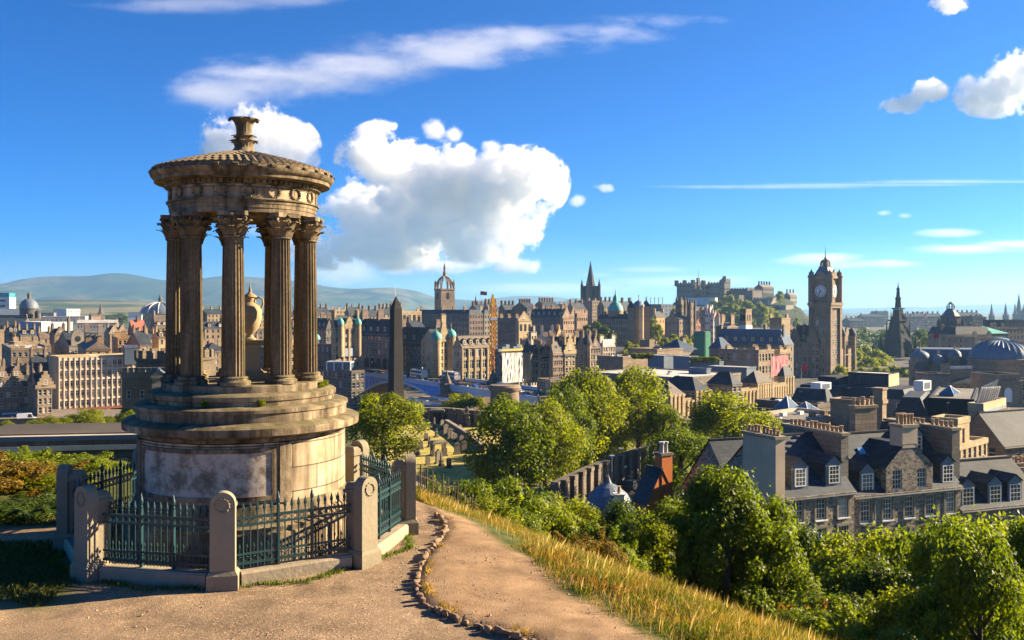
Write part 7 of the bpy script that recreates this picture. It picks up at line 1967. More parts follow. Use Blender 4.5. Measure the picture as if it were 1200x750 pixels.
def vehicle(label, loc, rz, col, colname, kind='car', group=None, name=None, cat=None):
    dims = {'car': (4.3,1.75,1.45), 'suv': (4.7,1.9,1.8), 'van': (5.4,2.0,2.4)}[kind]
    key = (kind, colname)
    if key not in VC: VC[key] = car_parts(*dims, mat('car_'+colname, col, .3, .05, 1, .1, spec=.6), kind)
    body, cabin, g, wheel, lamp, L, hw = VC[key]
    t = thing(name or {'car':'parked_car','suv':'parked_car','van':'white_van'}[kind], label, cat or ('van' if kind == 'van' else 'car'), loc, rz, group)
    put('body', body, t); put('cabin', cabin, t)
    for m_ in g: put(m_.name.split('.')[0], m_, t)
    for x in (-L*.31, L*.32):
        for s in (-1, 1): put('wheel', wheel, t, (x, s*(hw-.1), .34))
    for s in (-1, 1): put('headlight', lamp, t, (L/2, s*hw*.7, .68))
    return t
vehicle('white van parked by the kerb in front of the left edge tenements', (*P(31.5, 494, 284).xy, Z(493.5, 284)), R(24), (.75,.75,.73), 'white', 'van')
vehicle('white estate car parked in the street below the pillared wall', (*P(719, 588, 119).xy, -24.85), R(62), (.72,.72,.7), 'white', 'suv')
vehicle('dark car half hidden behind the white estate car', (*P(741, 575, 128).xy, -24.85), R(62), (.05,.055,.06), 'dark', 'car')
vehicle('pale car roof glimpsed through bushes below the slope', (*P(632, 600, 108).xy, -24.85), R(20), (.6,.6,.6), 'silver', 'car')
def on_bridge(t, off): p = BA+bd*(BL*t)+Vector((-bd.y, bd.x))*side*off; return (p.x, p.y, ZD-1.2)
cc_ = [((.5,.03,.03),'red'),((.05,.055,.06),'dark'),((.6,.6,.6),'silver'),((.06,.1,.25),'blue'),((.72,.72,.7),'white')]
ql = 0
for t_, off, ci in ((.04,5,4),(.1,6,4),(.44,5,1),(.5,8,3),(.6,5,1),(.65,5,3),(.69,5,1),(.735,5,0),(.77,5,1),(.81,5,2),(.85,5,1),(.89,5,3),(.93,5,1),(.62,8.5,2),(.72,8.5,1),(.82,8.5,4),(.9,8.5,1)):
    col, nm = cc_[ci]
    vehicle({'red':'red car in the traffic queue on the bridge','dark':'dark car in the traffic queue on the blue bridge','silver':'silver car in the traffic queue on the bridge','blue':'blue car in the traffic queue on the bridge','white':'white car on the bridge deck'}[nm], on_bridge(t_, off), br_ang, col, nm, 'car', 'cars on the blue bridge', 'bridge_car')
vehicle('white van at the far end of the blue bridge', on_bridge(.2, 6), br_ang, (.75,.75,.73), 'white', 'van')
def bus(label, t_, off, main, low, group='buses on the blue bridge'):
    o = thing('double_decker_bus', label, 'bus', on_bridge(t_, off), br_ang, group)
    b = MB(); b.box(-5.3,5.3,-1.25,1.25,.35,1.5); b.build('lower_body', mat('bus_'+low[0], low[1], .4, .05), o)
    b = MB(); b.box(-5.3,5.3,-1.25,1.25,1.501,4.25); b.box(-5.1,5.1,-1.1,1.1,4.251,4.4); b.build('upper_body', mat('bus_'+main[0], main[1], .4, .05), o)
    for z in (1.6, 3.1):
        for s in (-1, 1):
            for i in range(6):
                q = MB(); q.box(-4.9+i*1.62,-3.5+i*1.62,s*1.255-.01,s*1.255+.01,z,z+.9); q.build('window', DARKGLASS, o)
    for x in (-3.4, 3.3):
        for s in (-1, 1):
            w = MB(); w.M = Matrix.Translation((x, s*1.15, .5)) @ Matrix.Rotation(R(90), 4, 'X'); w.lathe([(0,-.15),(.5,-.15),(.5,.15),(0,.15)], 12); w.build('wheel', tyre, o)
bus('white and maroon double decker bus on the bridge right of the obelisk', .335, 4.5, ('white', (.72,.7,.66)), ('maroon', (.2,.03,.04)))
bus('pale double decker bus near the right end of the bridge', .955, 12, ('cream', (.62,.58,.5)), ('maroon', (.2,.03,.04)))
bus('second white and maroon bus behind the queue of cars on the bridge', .455, 10, ('white', (.72,.7,.66)), ('maroon', (.2,.03,.04)))
# people: one continuous body grown from a skeleton
def person_mesh(seed, col, trousers):
    rn = random.Random(seed); st = .22+.12*rn.random()
    V = [(0,0,.93),(0,0,1.15),(0,0,1.38),(0,0,1.5),(.02,0,1.6),(.03,0,1.74),
         (0,.1,.88),(st,.1,.5),(st*.7,.1,.07),(st*.7+.14,.1,.04),(0,-.1,.88),(-st*.6,-.1,.48),(-st*1.3,-.1,.1),(-st*1.3+.14,-.1,.05),
         (0,.2,1.36),(-.08,.25,1.1),(.06,.25,.86),(0,-.2,1.36),(.08,-.25,1.1),(.2,-.24,.88)]
    E = [(0,1),(1,2),(2,3),(3,4),(4,5),(0,6),(6,7),(7,8),(8,9),(0,10),(10,11),(11,12),(12,13),(2,14),(14,15),(15,16),(2,17),(17,18),(18,19)]
    Rr = [.15,.14,.17,.06,.095,.07,.1,.07,.05,.04,.1,.07,.05,.04,.07,.05,.04,.07,.05,.04]
    me = bpy.data.meshes.new('person'); me.from_pydata(V, E, [])
    o = bpy.data.objects.new('person_build', me); COL.objects.link(o)
    md = o.modifiers.new('s', 'SKIN')
    for i, sv in enumerate(me.skin_vertices[0].data): sv.radius = (Rr[i], Rr[i]); sv.use_root = (i == 0)
    sd = o.modifiers.new('d', 'SUBSURF'); sd.levels = 1
    dg = bpy.context.evaluated_depsgraph_get(); ev = o.evaluated_get(dg)
    out = bpy.data.meshes.new_from_object(ev)
    bpy.data.objects.remove(o); out.name = 'person'
    out.materials.clear()
    for m_ in (mat('cloth_'+col[0], col[1], .9, .1), mat('cloth_'+trousers[0], trousers[1], .9, .1), mat('skin', (.45,.28,.2), .7, .05), mat('hair', (.04,.03,.02), .8, .1)): out.materials.append(m_)
    for p in out.polygons:
        z = p.center.z; x = p.center.x
        p.material_index = (3 if (z > 1.7 or x < .0) else 2) if z > 1.52 else (1 if z < .9 and abs(p.center.y) < .17 else (2 if z < .9 else 0))
    out.shade_smooth()
    return out
cl = [('white',(.6,.6,.58)),('blue',(.08,.14,.35)),('red',(.45,.05,.05)),('black',(.03,.03,.03)),('green',(.08,.2,.1)),('pink',(.5,.2,.25))]
trs = [('denim',(.05,.08,.16)),('black',(.03,.03,.03)),('beige',(.35,.28,.18))]
PM = {}
for i in range(30):
    c1 = cl[i % 6]; c2 = trs[i % 3]
    if i % 6 not in PM: PM[i % 6] = person_mesh(i, c1, c2)
    t_ = rnd.uniform(.02, .99)
    o = put('person', PM[i % 6], None, on_bridge(t_, rnd.uniform(1.2, 3.2)), br_ang+(0 if rnd.random() < .5 else math.pi))
    tag(o, 'person in a %s top walking along the near pavement of the bridge' % c1[0], 'person', 'people walking on the blue bridge')
for px, py, d, rz, i in ((752, 572, 128, 2.0, 2), (754.5, 571, 128.5, 2.2, 0), (686, 588, 120, .4, 2), (694, 585, 121, 1.2, 3), (14, 494, 285, .3, 1), (51, 494, 284, 2.3, 2)):
    o = put('person', PM[i], None, (X(px, d), d, -24.87 if d < 200 else Z(494, d)), rz)
    tag(o, {752:'person in a red top at the far end of the street below the pillared wall',754.5:'person in a white top beside the one in red below the pillared wall',686:'person in red walking left of the white estate car',694:'person in black close to the white estate car',14:'person in blue outside the white shop front',51:'person in red right of the parked white van'}[px], 'person')

# ------------------------------------------------------------------ station roofs, streets
def sheet(name, pts, m, z=None, kind='structure', th=.0):
    b = MB(); b.poly(pts); o = b.build(name, m); return tag(o, kind=kind)
lit_st = mat('lit_street', (0.17,0.14,0.11), 0.9, 0.25, .6, .3)  # asphalt turned paler beige, sunlight put into its colour
sheet('street', [(*P(640, 0, 98).xy,-24.96), (*P(735, 0, 98).xy,-24.96), (*P(775, 0, 175).xy,-24.96), (*P(742, 0, 175).xy,-24.96)], lit_st)
zl = Z(494, 285)
sheet('pavement', [(*P(-60, 0, 268).xy, zl+.0), (*P(170, 0, 268).xy, zl), (*P(170, 0, 320).xy, zl), (*P(-60, 0, 320).xy, zl)], lit_st)
b = MB(); bx = [P(-60,0,267.9), P(170,0,267.9)]; b.poly([(bx[0].x,267.9,zl-20),(bx[1].x,267.9,zl-20),(bx[1].x,267.9,zl),(bx[0].x,267.9,zl)]); tag(b.build('street_bank', WALL['brown']), kind='structure')
for i, (lab, px, py, d, w, l) in enumerate((('pale ridge and furrow station roof right of the obelisk', 512, 474, 285, 20, 14), ('second pale station roof section under the bridge arch', 497, 470, 310, 18, 12), ('low station roof with rooflights just left of the small tree', 524, 478, 262, 14, 10))):
    s_ = thing('station_roof', lab, 'station roof', (X(px, d), d, Z(py, d)), R(35))
    for k in range(4):
        b = MB(); x0_ = -w/2+w*k/4; x1_ = x0_+w/4
        b.extr([(x0_,0),((x0_+x1_)/2,1.0),(x1_,0),(x1_,-.3),(x0_,-.3)], -l/2, l/2); b.build('ridge', ROOF['pale'] if k % 2 else ROOF['flat'], s_)
    b = MB(); b.box(-w/2,w/2,-l/2,l/2,-12,-.301); b.build('wall', WALL['tan'], s_)
lw = thing('parapet_wall', 'sunlit tan parapet wall with parked cars behind it under the bridge', 'wall', (*P(492, 470, 330).xy, Z(474, 330)), R(40))
b = MB(); b.box(0, 26, -.4, .4, -8, 2.6); b.build('wall', WALL['gold'], lw); b = MB(); b.box(0, 26, -.6, .6, 2.6, 2.9); b.build('coping', WALL['gold'], lw)

# ------------------------------------------------------------------ graveyard
lawn_m, t, b_ = _nt('graveyard_lawn')
geo_ = N(t, 'ShaderNodeNewGeometry').outputs['Position']
c_ = ramp(t, noise(t, geo_, .35, 6, .65), [(.3, (.17,.18,.025)), (.5, (.36,.29,.05)), (.7, (.5,.37,.09))])
t.links.new(c_, b_.inputs['Base Color']); b_.inputs['Roughness'].default_value = 1; bump(t, b_, noise(t, geo_, 3, 5), .6, .2)
GL = -24.8
sheet('lawn', [(*P(415, 0, 112).xy, GL), (*P(640, 0, 112).xy, GL), (*P(612, 0, 204).xy, GL), (*P(440, 0, 204).xy, GL)], lawn_m)
gs_m = mat('grave_stone', (0.17,0.14,0.105), 0.92, .35, 1.5, .4, .4)
def stone_kind(k):
    b = MB()
    if k == 0: b.box(-.6,.6,-.25,.25,-.2,.25); b.extr([(-.45,.2)]+[(-.45,1.3)]+[(.45*math.cos(a), 1.4+.35*math.sin(a)) for a in np.linspace(math.pi,0,9)]+[(.45,1.3),(.45,.2)], -.12, .12)
    elif k == 1: b.box(-.7,.7,-.7,.7,-.2,.5); b.box(-.5,.5,-.5,.5,.5,1.5); b.box(-.62,.62,-.62,.62,1.5,1.65); b.frustum(0,0,.34,.34,1.65,.2,.2,3.8); b.frustum(0,0,.2,.2,3.8,.01,.01,4.15)
    elif k == 2:
        for sx in (-1,1):
            for sy in (-1,1): b.box(sx*1.1-.15,sx*1.1+.15,sy*.45-.15,sy*.45+.15,-.2,2.0)
        b.box(-1.45,1.45,-.8,.8,2.0,2.35); b.frustum(0,0,1.3,.65,2.35,.9,.3,2.6); b.box(-1.5,1.5,-.85,.85,-.25,.1)
    elif k == 3: b.box(-.65,.65,-.65,.65,-.2,.4); b.box(-.42,.42,-.42,.42,.4,1.9); b.box(-.6,.6,-.6,.6,1.9,2.1); b.lathe([(.2,2.1),(.15,2.25),(.36,2.7),(.34,2.95),(.18,3.1),(.06,3.3),(0,3.35)], 12)
    else: b.box(-.8,.8,-.3,.3,-.2,.35); b.box(-.6,.6,-.18,.18,.35,2.1); b.box(-.72,.72,-.25,.25,2.1,2.3); b.extr([(-.7,2.3),(0,2.8),(.7,2.3)], -.2, .2)
    return b.mesh('gravestone', gs_m, 'auto')
GK = [stone_kind(k) for k in range(5)]
GLAB = ['round topped headstone standing in the sunlit graveyard grass', 'small obelisk on a square pedestal in the graveyard', 'canopied table tomb on four legs in the middle of the graveyard', 'square pedestal tomb with an urn on top in the graveyard', 'upright pedimented slab tomb in the graveyard']
gpos = [(372,362,0),(388,390,3),(409,312,1),(417,347,3),(441,312,4),(458,340,4),(478,358,4),(490,362,0),(500,366,0),(332,425,0),(276,376,0),(425,425,2),(425,462,4),(440,472,1),(473,482,0),(508,422,4),(540,412,4),(528,378,0),(380,470,0),(305,390,0),(500,292,1),(540,292,4),(560,302,3),(470,285,4),(415,285,0),(395,285,4),(350,400,0),(455,430,0),(300,440,4),(345,330,0),(520,330,0),(360,308,0)]
for i, (gx_, gy_, k) in enumerate(gpos):
    px, py = gx_/3.75+400, gy_/3.75+420
    d = -GL*F/(py-HY)
    o = put('gravestone', GK[k], None, (X(px, d), d, GL), rnd.uniform(.4, .9)); o.rotation_euler.x = rnd.uniform(-.04,.04)
    s_ = rnd.uniform(.85, 1.2)*(.95,.55,.85,.62,.75)[k]; o.scale = (s_, s_, s_)
    tag(o, GLAB[k], 'gravestone', 'gravestones in the sunlit graveyard')
def wall_run(lab, pts, h, th, m, cop=True, name='stone_wall', cat='wall'):
    t = thing(name, lab, cat, (pts[0].x, pts[0].y, pts[0].z))
    for a, c in zip(pts, pts[1:]):
        v = Vector((c.x-a.x, c.y-a.y)); L = v.length; an = math.atan2(v.y, v.x)
        for nm, e, z0_, z1_ in (('wall', 0, -4, h), ('coping', .1, h+.001, h+.22)):
            if nm == 'coping' and not cop: continue
            b = MB()
            n = max(1, int(L/3)); 
            q0 = [b.vert((L*i/n, sy*(th/2+e), zz+(c.z-a.z)*i/n)) for i in range(n+1) for sy in (-1, 1) for zz in (z0_, z1_)]
            for i in range(n):
                k = i*4
                for f in ((0,4,5,1),(1,5,7,3),(3,7,6,2),(2,6,4,0)): b.face([q0[k+j] for j in f])
            b.face((q0[0],q0[1],q0[3],q0[2])); b.face((q0[-4],q0[-2],q0[-1],q0[-3]))
            b.build(nm, m if nm == 'wall' else DRESS, t, False, (a.x-pts[0].x, a.y-pts[0].y, a.z-pts[0].z), an)
    return t
wall_run('dark wall with monuments at the back of the graveyard', [Vector((X(474,204),204,GL)), Vector((X(525,203),203,GL)), Vector((X(574,196),196,GL))], 3.0, .8, WALL['dark'])
wall_run('low stone wall across the right side of the graveyard', [Vector((X(523,196),196,GL)), Vector((X(545,178),178,GL)), Vector((X(566,160),160,GL))], 1.3, .6, WALL['brown'])
wall_run('dark curving retaining wall behind the railings at the near side of the graveyard', [Vector((X(424,125),125,-21.0)), Vector((X(455,114),114,-21.2)), Vector((X(490,106),106,-21.6)), Vector((X(535,98),98,-22.0))], 1.4, .7, WALL['dark'])
for i, (px, d, k) in enumerate(((495,203,1),(512,203,2),(530,202,4),(548,199,3),(505,203,4),(560,198,4),(540,200,4),(482,203,3))):
    o = put('wall_monument', GK[k], None, (X(px, d), d-1.6, GL), 0); o.scale = (1.25,1,1.25)
    tag(o, ['tall obelisk tomb against the dark graveyard wall','big canopied tomb against the dark graveyard wall','large pedimented slab tomb against the dark graveyard wall','large urn topped tomb against the dark graveyard wall'][{1:0,2:1,4:2,3:3}[k]], 'tomb', 'monuments along the dark graveyard wall')
# obelisk
D = 240; z0 = Z(492, D); hh = Z(347, D)-z0
ok = thing('obelisk', 'tall blackened stone obelisk rising in front of the old town', 'obelisk', (X(464, D), D, z0), R(38))
om = mat('obelisk_stone', (0.03,0.026,0.023), 0.9, .35, .6, .3, .3, course=.9)
b = MB(); b.box(-2.6,2.6,-2.6,2.6,-2,3.6); b.frustum(0,0,2.6,2.6,3.6,1.75,1.75,4.4); b.build('pedestal', om, ok)
b = MB(); b.frustum(0,0,1.55,1.55,4.401,1.12,1.12,hh-3.2); b.build('shaft', om, ok)
b = MB(); b.frustum(0,0,1.12,1.12,hh-3.199,.05,.05,hh); b.build('tip', om, ok)
# round mausoleum
D = 228; t = thing('mausoleum', 'round stone mausoleum with a flat cornice among the trees', 'mausoleum', (X(591.5, D), D, GL))
ht = Z(451, D)-GL
b = MB(); b.lathe([(3.9,-2),(3.9,1.0),(3.6,1.2),(3.45,ht-1.6)], 28); b.build('drum', WALL['brown'], t, 'auto')
b = MB(); b.lathe([(3.5,ht-1.6),(3.9,ht-1.2),(4.0,ht-.5),(3.6,ht),(2.8,ht+.1)], 28); b.build('cornice', WALL['brown'], t, 'auto')
b = MB(); b.extr([(-.8,0),(-.8,2.4)]+[(.8*math.cos(a), 2.5+.8*math.sin(a)) for a in np.linspace(math.pi,0,7)]+[(.8,2.4),(.8,0)], -3.75, -3.2); b.build('doorway', mat('recess_shade', (0,0,0)), t, False, (0,0,.4), R(15))
# pillared retaining wall below the big trees
pts = [Vector((X(650,109),109,-24.9)), Vector((X(690,120),120,-24.9)), Vector((X(727,130),130,-24.9)), Vector((X(764,139),139,-24.9))]
pw_ = wall_run('long dark pillared wall of old burial vaults along the street', pts, 4.6, 1.0, WALL['dark'], False)
for a, c in zip(pts, pts[1:]):
    v = c-a; L = v.length; an = math.atan2(v.y, v.x)
    n = int(L/2.6)
    for i in range(n):
        p = a+v*((i+.5)/n)-pts[0]
        b = MB(); b.box(-.45,.45,-.95,-.502,0,4.3); b.box(-.6,.6,-1.1,-.45,4.301,4.75); b.build('pier', WALL['dark'], pw_, False, (p.x, p.y, 0), an)
sh_ = thing('bus_shelter', 'small pale canopy by the pillared wall near the parked white car', 'canopy', (*P(731, 0, 132).xy, -24.9), R(60))
b = MB(); b.box(-2.6,2.6,-1,1,2.7,2.95); b.build('roof', FRAME, sh_)
for x in (-2.3, 2.3):
    b = MB(); b.box(x-.07,x+.07,.7,.84,0,2.69); b.build('post', WALL['black'], sh_)
for px, d, lab in ((706, 116, 'grey lamp post left of the parked white car'), (717, 122, 'grey lamp post right of the turret roof')):
    lp = thing('street_lamp', lab, 'street lamp', (X(px, d), d, -24.9))
    b = MB(); b.tube([(0,0,0),(0,0,6.0),(.3,0,6.5),(1.1,0,6.6)], [.09,.06,.05,.05], 6); b.build('pole', ROOF['lead'], lp); b = MB(); b.box(.9,1.5,-.12,.12,6.5,6.65); b.build('lamp_head', FRAME, lp)
# old iron fence running down the slope right of the monument
ofm = mat('rusty_iron', (0.09,0.06,0.04), .8, .3, 4, .3)
fen = thing('rusty_fence', 'old thin rusty iron fence running down the slope right of the railings', 'fence', (X(484, 24.5), 24.5, 0))
fp = [Vector((X(px, d), d, 0)) for px, d in ((484,24.5),(508,26.0),(535,27.5),(560,30))]
k_i = 0
for a, c in zip(fp, fp[1:]):
    n = 9
    for i in range(n):
        p = a.lerp(c, i/n); zg = Hh(p.x, p.y)
        b = MB(); hgt = .9 if i % 3 == 0 else .72
        b.tube([(p.x-fp[0].x, p.y-fp[0].y, zg-.2), (p.x-fp[0].x+rnd.uniform(-.04,.04), p.y-fp[0].y, zg+hgt)], .022 if i % 3 == 0 else .013, 5); b.build('bar', ofm, fen)
    for hz in (.2, .6):
        b = MB(); b.tube([(a.lerp(c, u/4).x-fp[0].x, a.lerp(c, u/4).y-fp[0].y, Hh(*a.lerp(c, u/4).xy)+hz) for u in range(5)], .014, 5); b.build('rail', ofm, fen)
# ------------------------------------------------------------------ trees, shrubs and grass
LEAF = dict(
    mid=leafmat('leaf_mid_green', (0.115,0.165,0.012), .55), yellow=leafmat('leaf_yellow_green', (0.17,0.21,0.012), .6), dark=leafmat('leaf_dark_green', (0.06,0.1,0.012)),
    far=leafmat('leaf_far_green', (0.08,0.13,0.022), .3), rust=leafmat('leaf_rusty', (0.18,0.13,0.02)), bright=leafmat('leaf_bright', (0.18,0.235,0.014)))
BARK = mat('bark', (0.09,0.07,0.05), .95, .3, 3, .3, .5)
def leaves_mesh(name, C, r, n, size, m, seed, droop=0.0, squash=1.0, shell=.5):
    g = np.random.default_rng(seed)
    C = np.asarray(C, float); r = np.asarray(r, float)
    p = r**2; p /= p.sum()
    k = g.choice(len(r), n, p=p)
    d = g.normal(size=(n, 3)); d /= np.linalg.norm(d, axis=1)[:, None]
    rad = r[k]*(shell+(1-shell)*g.random(n)**.7)*(1+.12*g.normal(size=n))
    pos = C[k]+d*rad[:, None]*np.array([1, 1, squash])
    nrm = d+.5*g.normal(size=(n, 3)); nrm[:, 2] += .25; nrm /= np.linalg.norm(nrm, axis=1)[:, None]
    ref = g.normal(size=(n, 3)); ref[:, 2] -= droop
    a = np.cross(nrm, ref); a /= np.linalg.norm(a, axis=1)[:, None]+1e-9
    b = np.cross(nrm, a)
    s = size*(.6+.8*g.random(n))[:, None]
    v = np.stack([pos-a*s*.5, pos+b*s*.3-nrm*s*.08, pos+a*s*.5, pos-b*s*.3-nrm*s*.08], 1).reshape(-1, 3)
    me = bpy.data.meshes.new(name)
    me.vertices.add(len(v)); me.vertices.foreach_set('co', v.astype(np.float32).ravel())
    me.loops.add(n*4); me.loops.foreach_set('vertex_index', np.arange(n*4, dtype=np.int32))
    me.polygons.add(n); me.polygons.foreach_set('loop_start', np.arange(0, n*4, 4, dtype=np.int32))
    me.update(calc_edges=True)
    at = me.attributes.new('leaf', 'FLOAT', 'FACE')
    tint = np.clip(.5+.22*g.normal(size=n)+.25*(g.random(len(r))[k]-.5), 0, 1)
    at.data.foreach_set('value', tint.astype(np.float32))
    me.materials.append(m)
    return me
def crown_clumps(seed, n, w, h, base, rr=(.2,.34), egg=.0):
    """lumpy crown: clumps around an ellipsoid of half width w and height h standing on base"""
    g = np.random.default_rng(seed)
    C, r = [], []
    for i in range(n):
        th = g.random()*2*math.pi; u = g.random()**.75*1.9-.95
        q = math.sqrt(max(0, 1-u*u)); s = .5+.45*g.random()
        taper = 1-egg*max(0, u)
        C.append((w*q*s*math.cos(th)*taper, w*q*s*math.sin(th)*taper, base+h/2+h/2*u*(.78+.1*g.random())))
        r.append(min(w, h/2)*g.uniform(*rr))
    return C, r
def trunk_mesh(h, r, seed, w, base):
    g = random.Random(seed); b = MB()
    b.tube([(0,0,-.5),(.05*h*.2,0,h*.25),(-.02*h,.02*h,h*.55),(0,0,h*.85)], [r*1.35, r, r*.65, r*.2], 10)
    for i in range(7):
        a = i*2.4+g.random(); z0 = h*(.28+.07*i)
        L = w*(.75-.06*i)
        b.tube([(0,0,z0),(L*.45*math.cos(a),L*.45*math.sin(a),z0+h*.1),(L*math.cos(a),L*math.sin(a),z0+h*.24)], [r*.5, r*.32, r*.08], 6)
    return b.mesh('trunk', BARK, 'auto')
def make_tree_kind(key, w, h, base, n, nl, size, m, rr=(.2,.34), egg=0.0, seed=1, shell=.5):
    C, r = crown_clumps(seed, n, w, h-base, base, rr, egg)
    return leaves_mesh('crown', C, r, nl, size, m, seed+50, shell=shell), trunk_mesh(h, .028*h, seed, w*.8, base)
TK = {}
for i, (m, s) in enumerate((('mid',1),('yellow',2),('yellow',3),('mid',4),('yellow',5))):
    TK['broad%d' % i] = make_tree_kind('broad', 5.0, 12.0, 1.2, 44, 15000, .34, LEAF[m], (.22,.36), .2, 10+s, .6)
for i, m in enumerate(('yellow','far','dark')):
    TK['far%d' % i] = make_tree_kind('far', 5.0, 11.0, .6, 26, 2600, .85, LEAF[m], (.24,.4), .3, 30+i)
TK['near0'] = make_tree_kind('near', 2.7, 6.6, .1, 95, 42000, .15, LEAF['mid'], (.11,.3), .25, 41, .35)
for i_, m_ in (('y','yellow'),('d','dark'),('b','bright'),('m','mid')):
    TK['near_'+i_] = make_tree_kind('near', 2.6, 5.6, .1, 70, 22000, .17, LEAF[m_], (.17,.34), .15, 45+ord(i_), .3)
TK['near1'] = make_tree_kind('near', 2.6, 5.6, .1, 90, 32000, .15, LEAF['mid'], (.12,.32), .2, 42, .35)
for i, m in enumerate(('mid','yellow','dark','bright','rust')):
    C, r = crown_clumps(60+i, 46, 1.5, 2.3, -.1, (.2,.42), .1)
    g = random.Random(i)
    for _ in range(9):                                     # long sprays that break the outline
        a = g.random()*6.3; q = g.uniform(.5, 1.3); hz = g.uniform(1.4, 2.2)
        for s_ in range(4): C.append((q*math.cos(a)*(1+.08*s_), q*math.sin(a)*(1+.08*s_), hz+.12*s_)); r.append(.2-.03*s_)
    b = MB()
    for k in range(9):
        a = k*.7; b.tube([(0,0,-.4),(.4*math.cos(a),.4*math.sin(a),.7),(1.0*math.cos(a),1.0*math.sin(a),1.7)], [.04,.03,.01], 5)
    TK['bush%d' % i] = (leaves_mesh('crown', C, r, 13000, .105, LEAF[m], 70+i), b.mesh('stem', BARK))
    C2, r2 = crown_clumps(80+i, 40, 1.5, 2.3, -.1, (.22,.42), .1)
    TK['shrub%d' % i] = (leaves_mesh('crown', C2, r2, 5200, .2, LEAF[m], 90+i), TK['bush%d' % i][1])
def plant(kind, label, loc, sc, rz=None, name='tree', cat='tree', group=None):
    cr, tr = TK[kind]
    o = thing(name, label, cat, loc, rnd.random()*6.28 if rz is None else rz, group)
    o.scale = sc if isinstance(sc, tuple) else (sc,)*3
    put('trunk' if 'bush' not in kind and 'shrub' not in kind else 'stem', tr, o); put('crown', cr, o)
    return o
def tree_px(kind, label, px, ptop, pbase, hw, d, name='tree', cat='tree', group=None, w0=4.1, h0=11.8):
    z0 = Z(pbase, d); h = Z(ptop, d)-z0; w = hw/F*d
    return plant(kind, label, (X(px, d), d, z0), (w/w0/1.0, w/w0/1.0, h/h0), None, name, cat, group)
for a in [
 ('broad1','yellow green tree just right of the monument drum, in front of the graveyard',449,459,548,39,116), ('broad1','light green tree under the blue bridge left of the round mausoleum',541,460,500,22,232),
 ('broad0','big rounded tree right of the graveyard, lowest of the tree belt',598,464,592,46,118), ('broad2','narrow rounded tree hugging the right of the big graveyard tree',640,470,585,34,121),
 ('broad2','tall tree with a domed top in the middle of the tree belt',688,433,565,38,142), ('broad0','rounded tree between the domed tree and the narrow graveyard tree',664,452,572,28,131),
 ('broad4','tallest tree of the belt in front of the classical fronts',748,431,545,36,152), ('broad2','middle tree filling the gap below the domed tree',712,462,560,28,148),
 ('broad0','slim tree at the right end of the tree belt',778,470,548,20,148), ('broad4','rounded tree before the classical fronts right of the ochre chimney',852,461,570,46,132),
 ('broad3','darker low tree just right of the ochre chimney',800,503,590,38,112), ('broad1','light tree filling the belt just behind the domed tree',722,446,552,34,160), ('broad2','small tree between the rounded tree and the white chimney gable',890,482,560,26,136),
 ('broad0','small tree peeping over the round mausoleum',606,468,500,16,200)]: tree_px(*a)
G = GZ
BT = [('near0',850,38,1.0,547,'large leafy bushy tree at the brow of the slope in front of the slate houses'),('near1',897,39,.72,572,'second bushy tree joined to the right of the large leafy tree'),('near1',798,40,.8,580,'second bushy tree joined to the left of the large leafy tree'),
 ('near1',1150,26,.7,612,'big dark bushy tree in the bottom right corner of the photo'),('near0',1212,29,.7,600,'bushy tree cut by the right edge behind the dark corner tree')]
SG = 'shrubs down the slope'
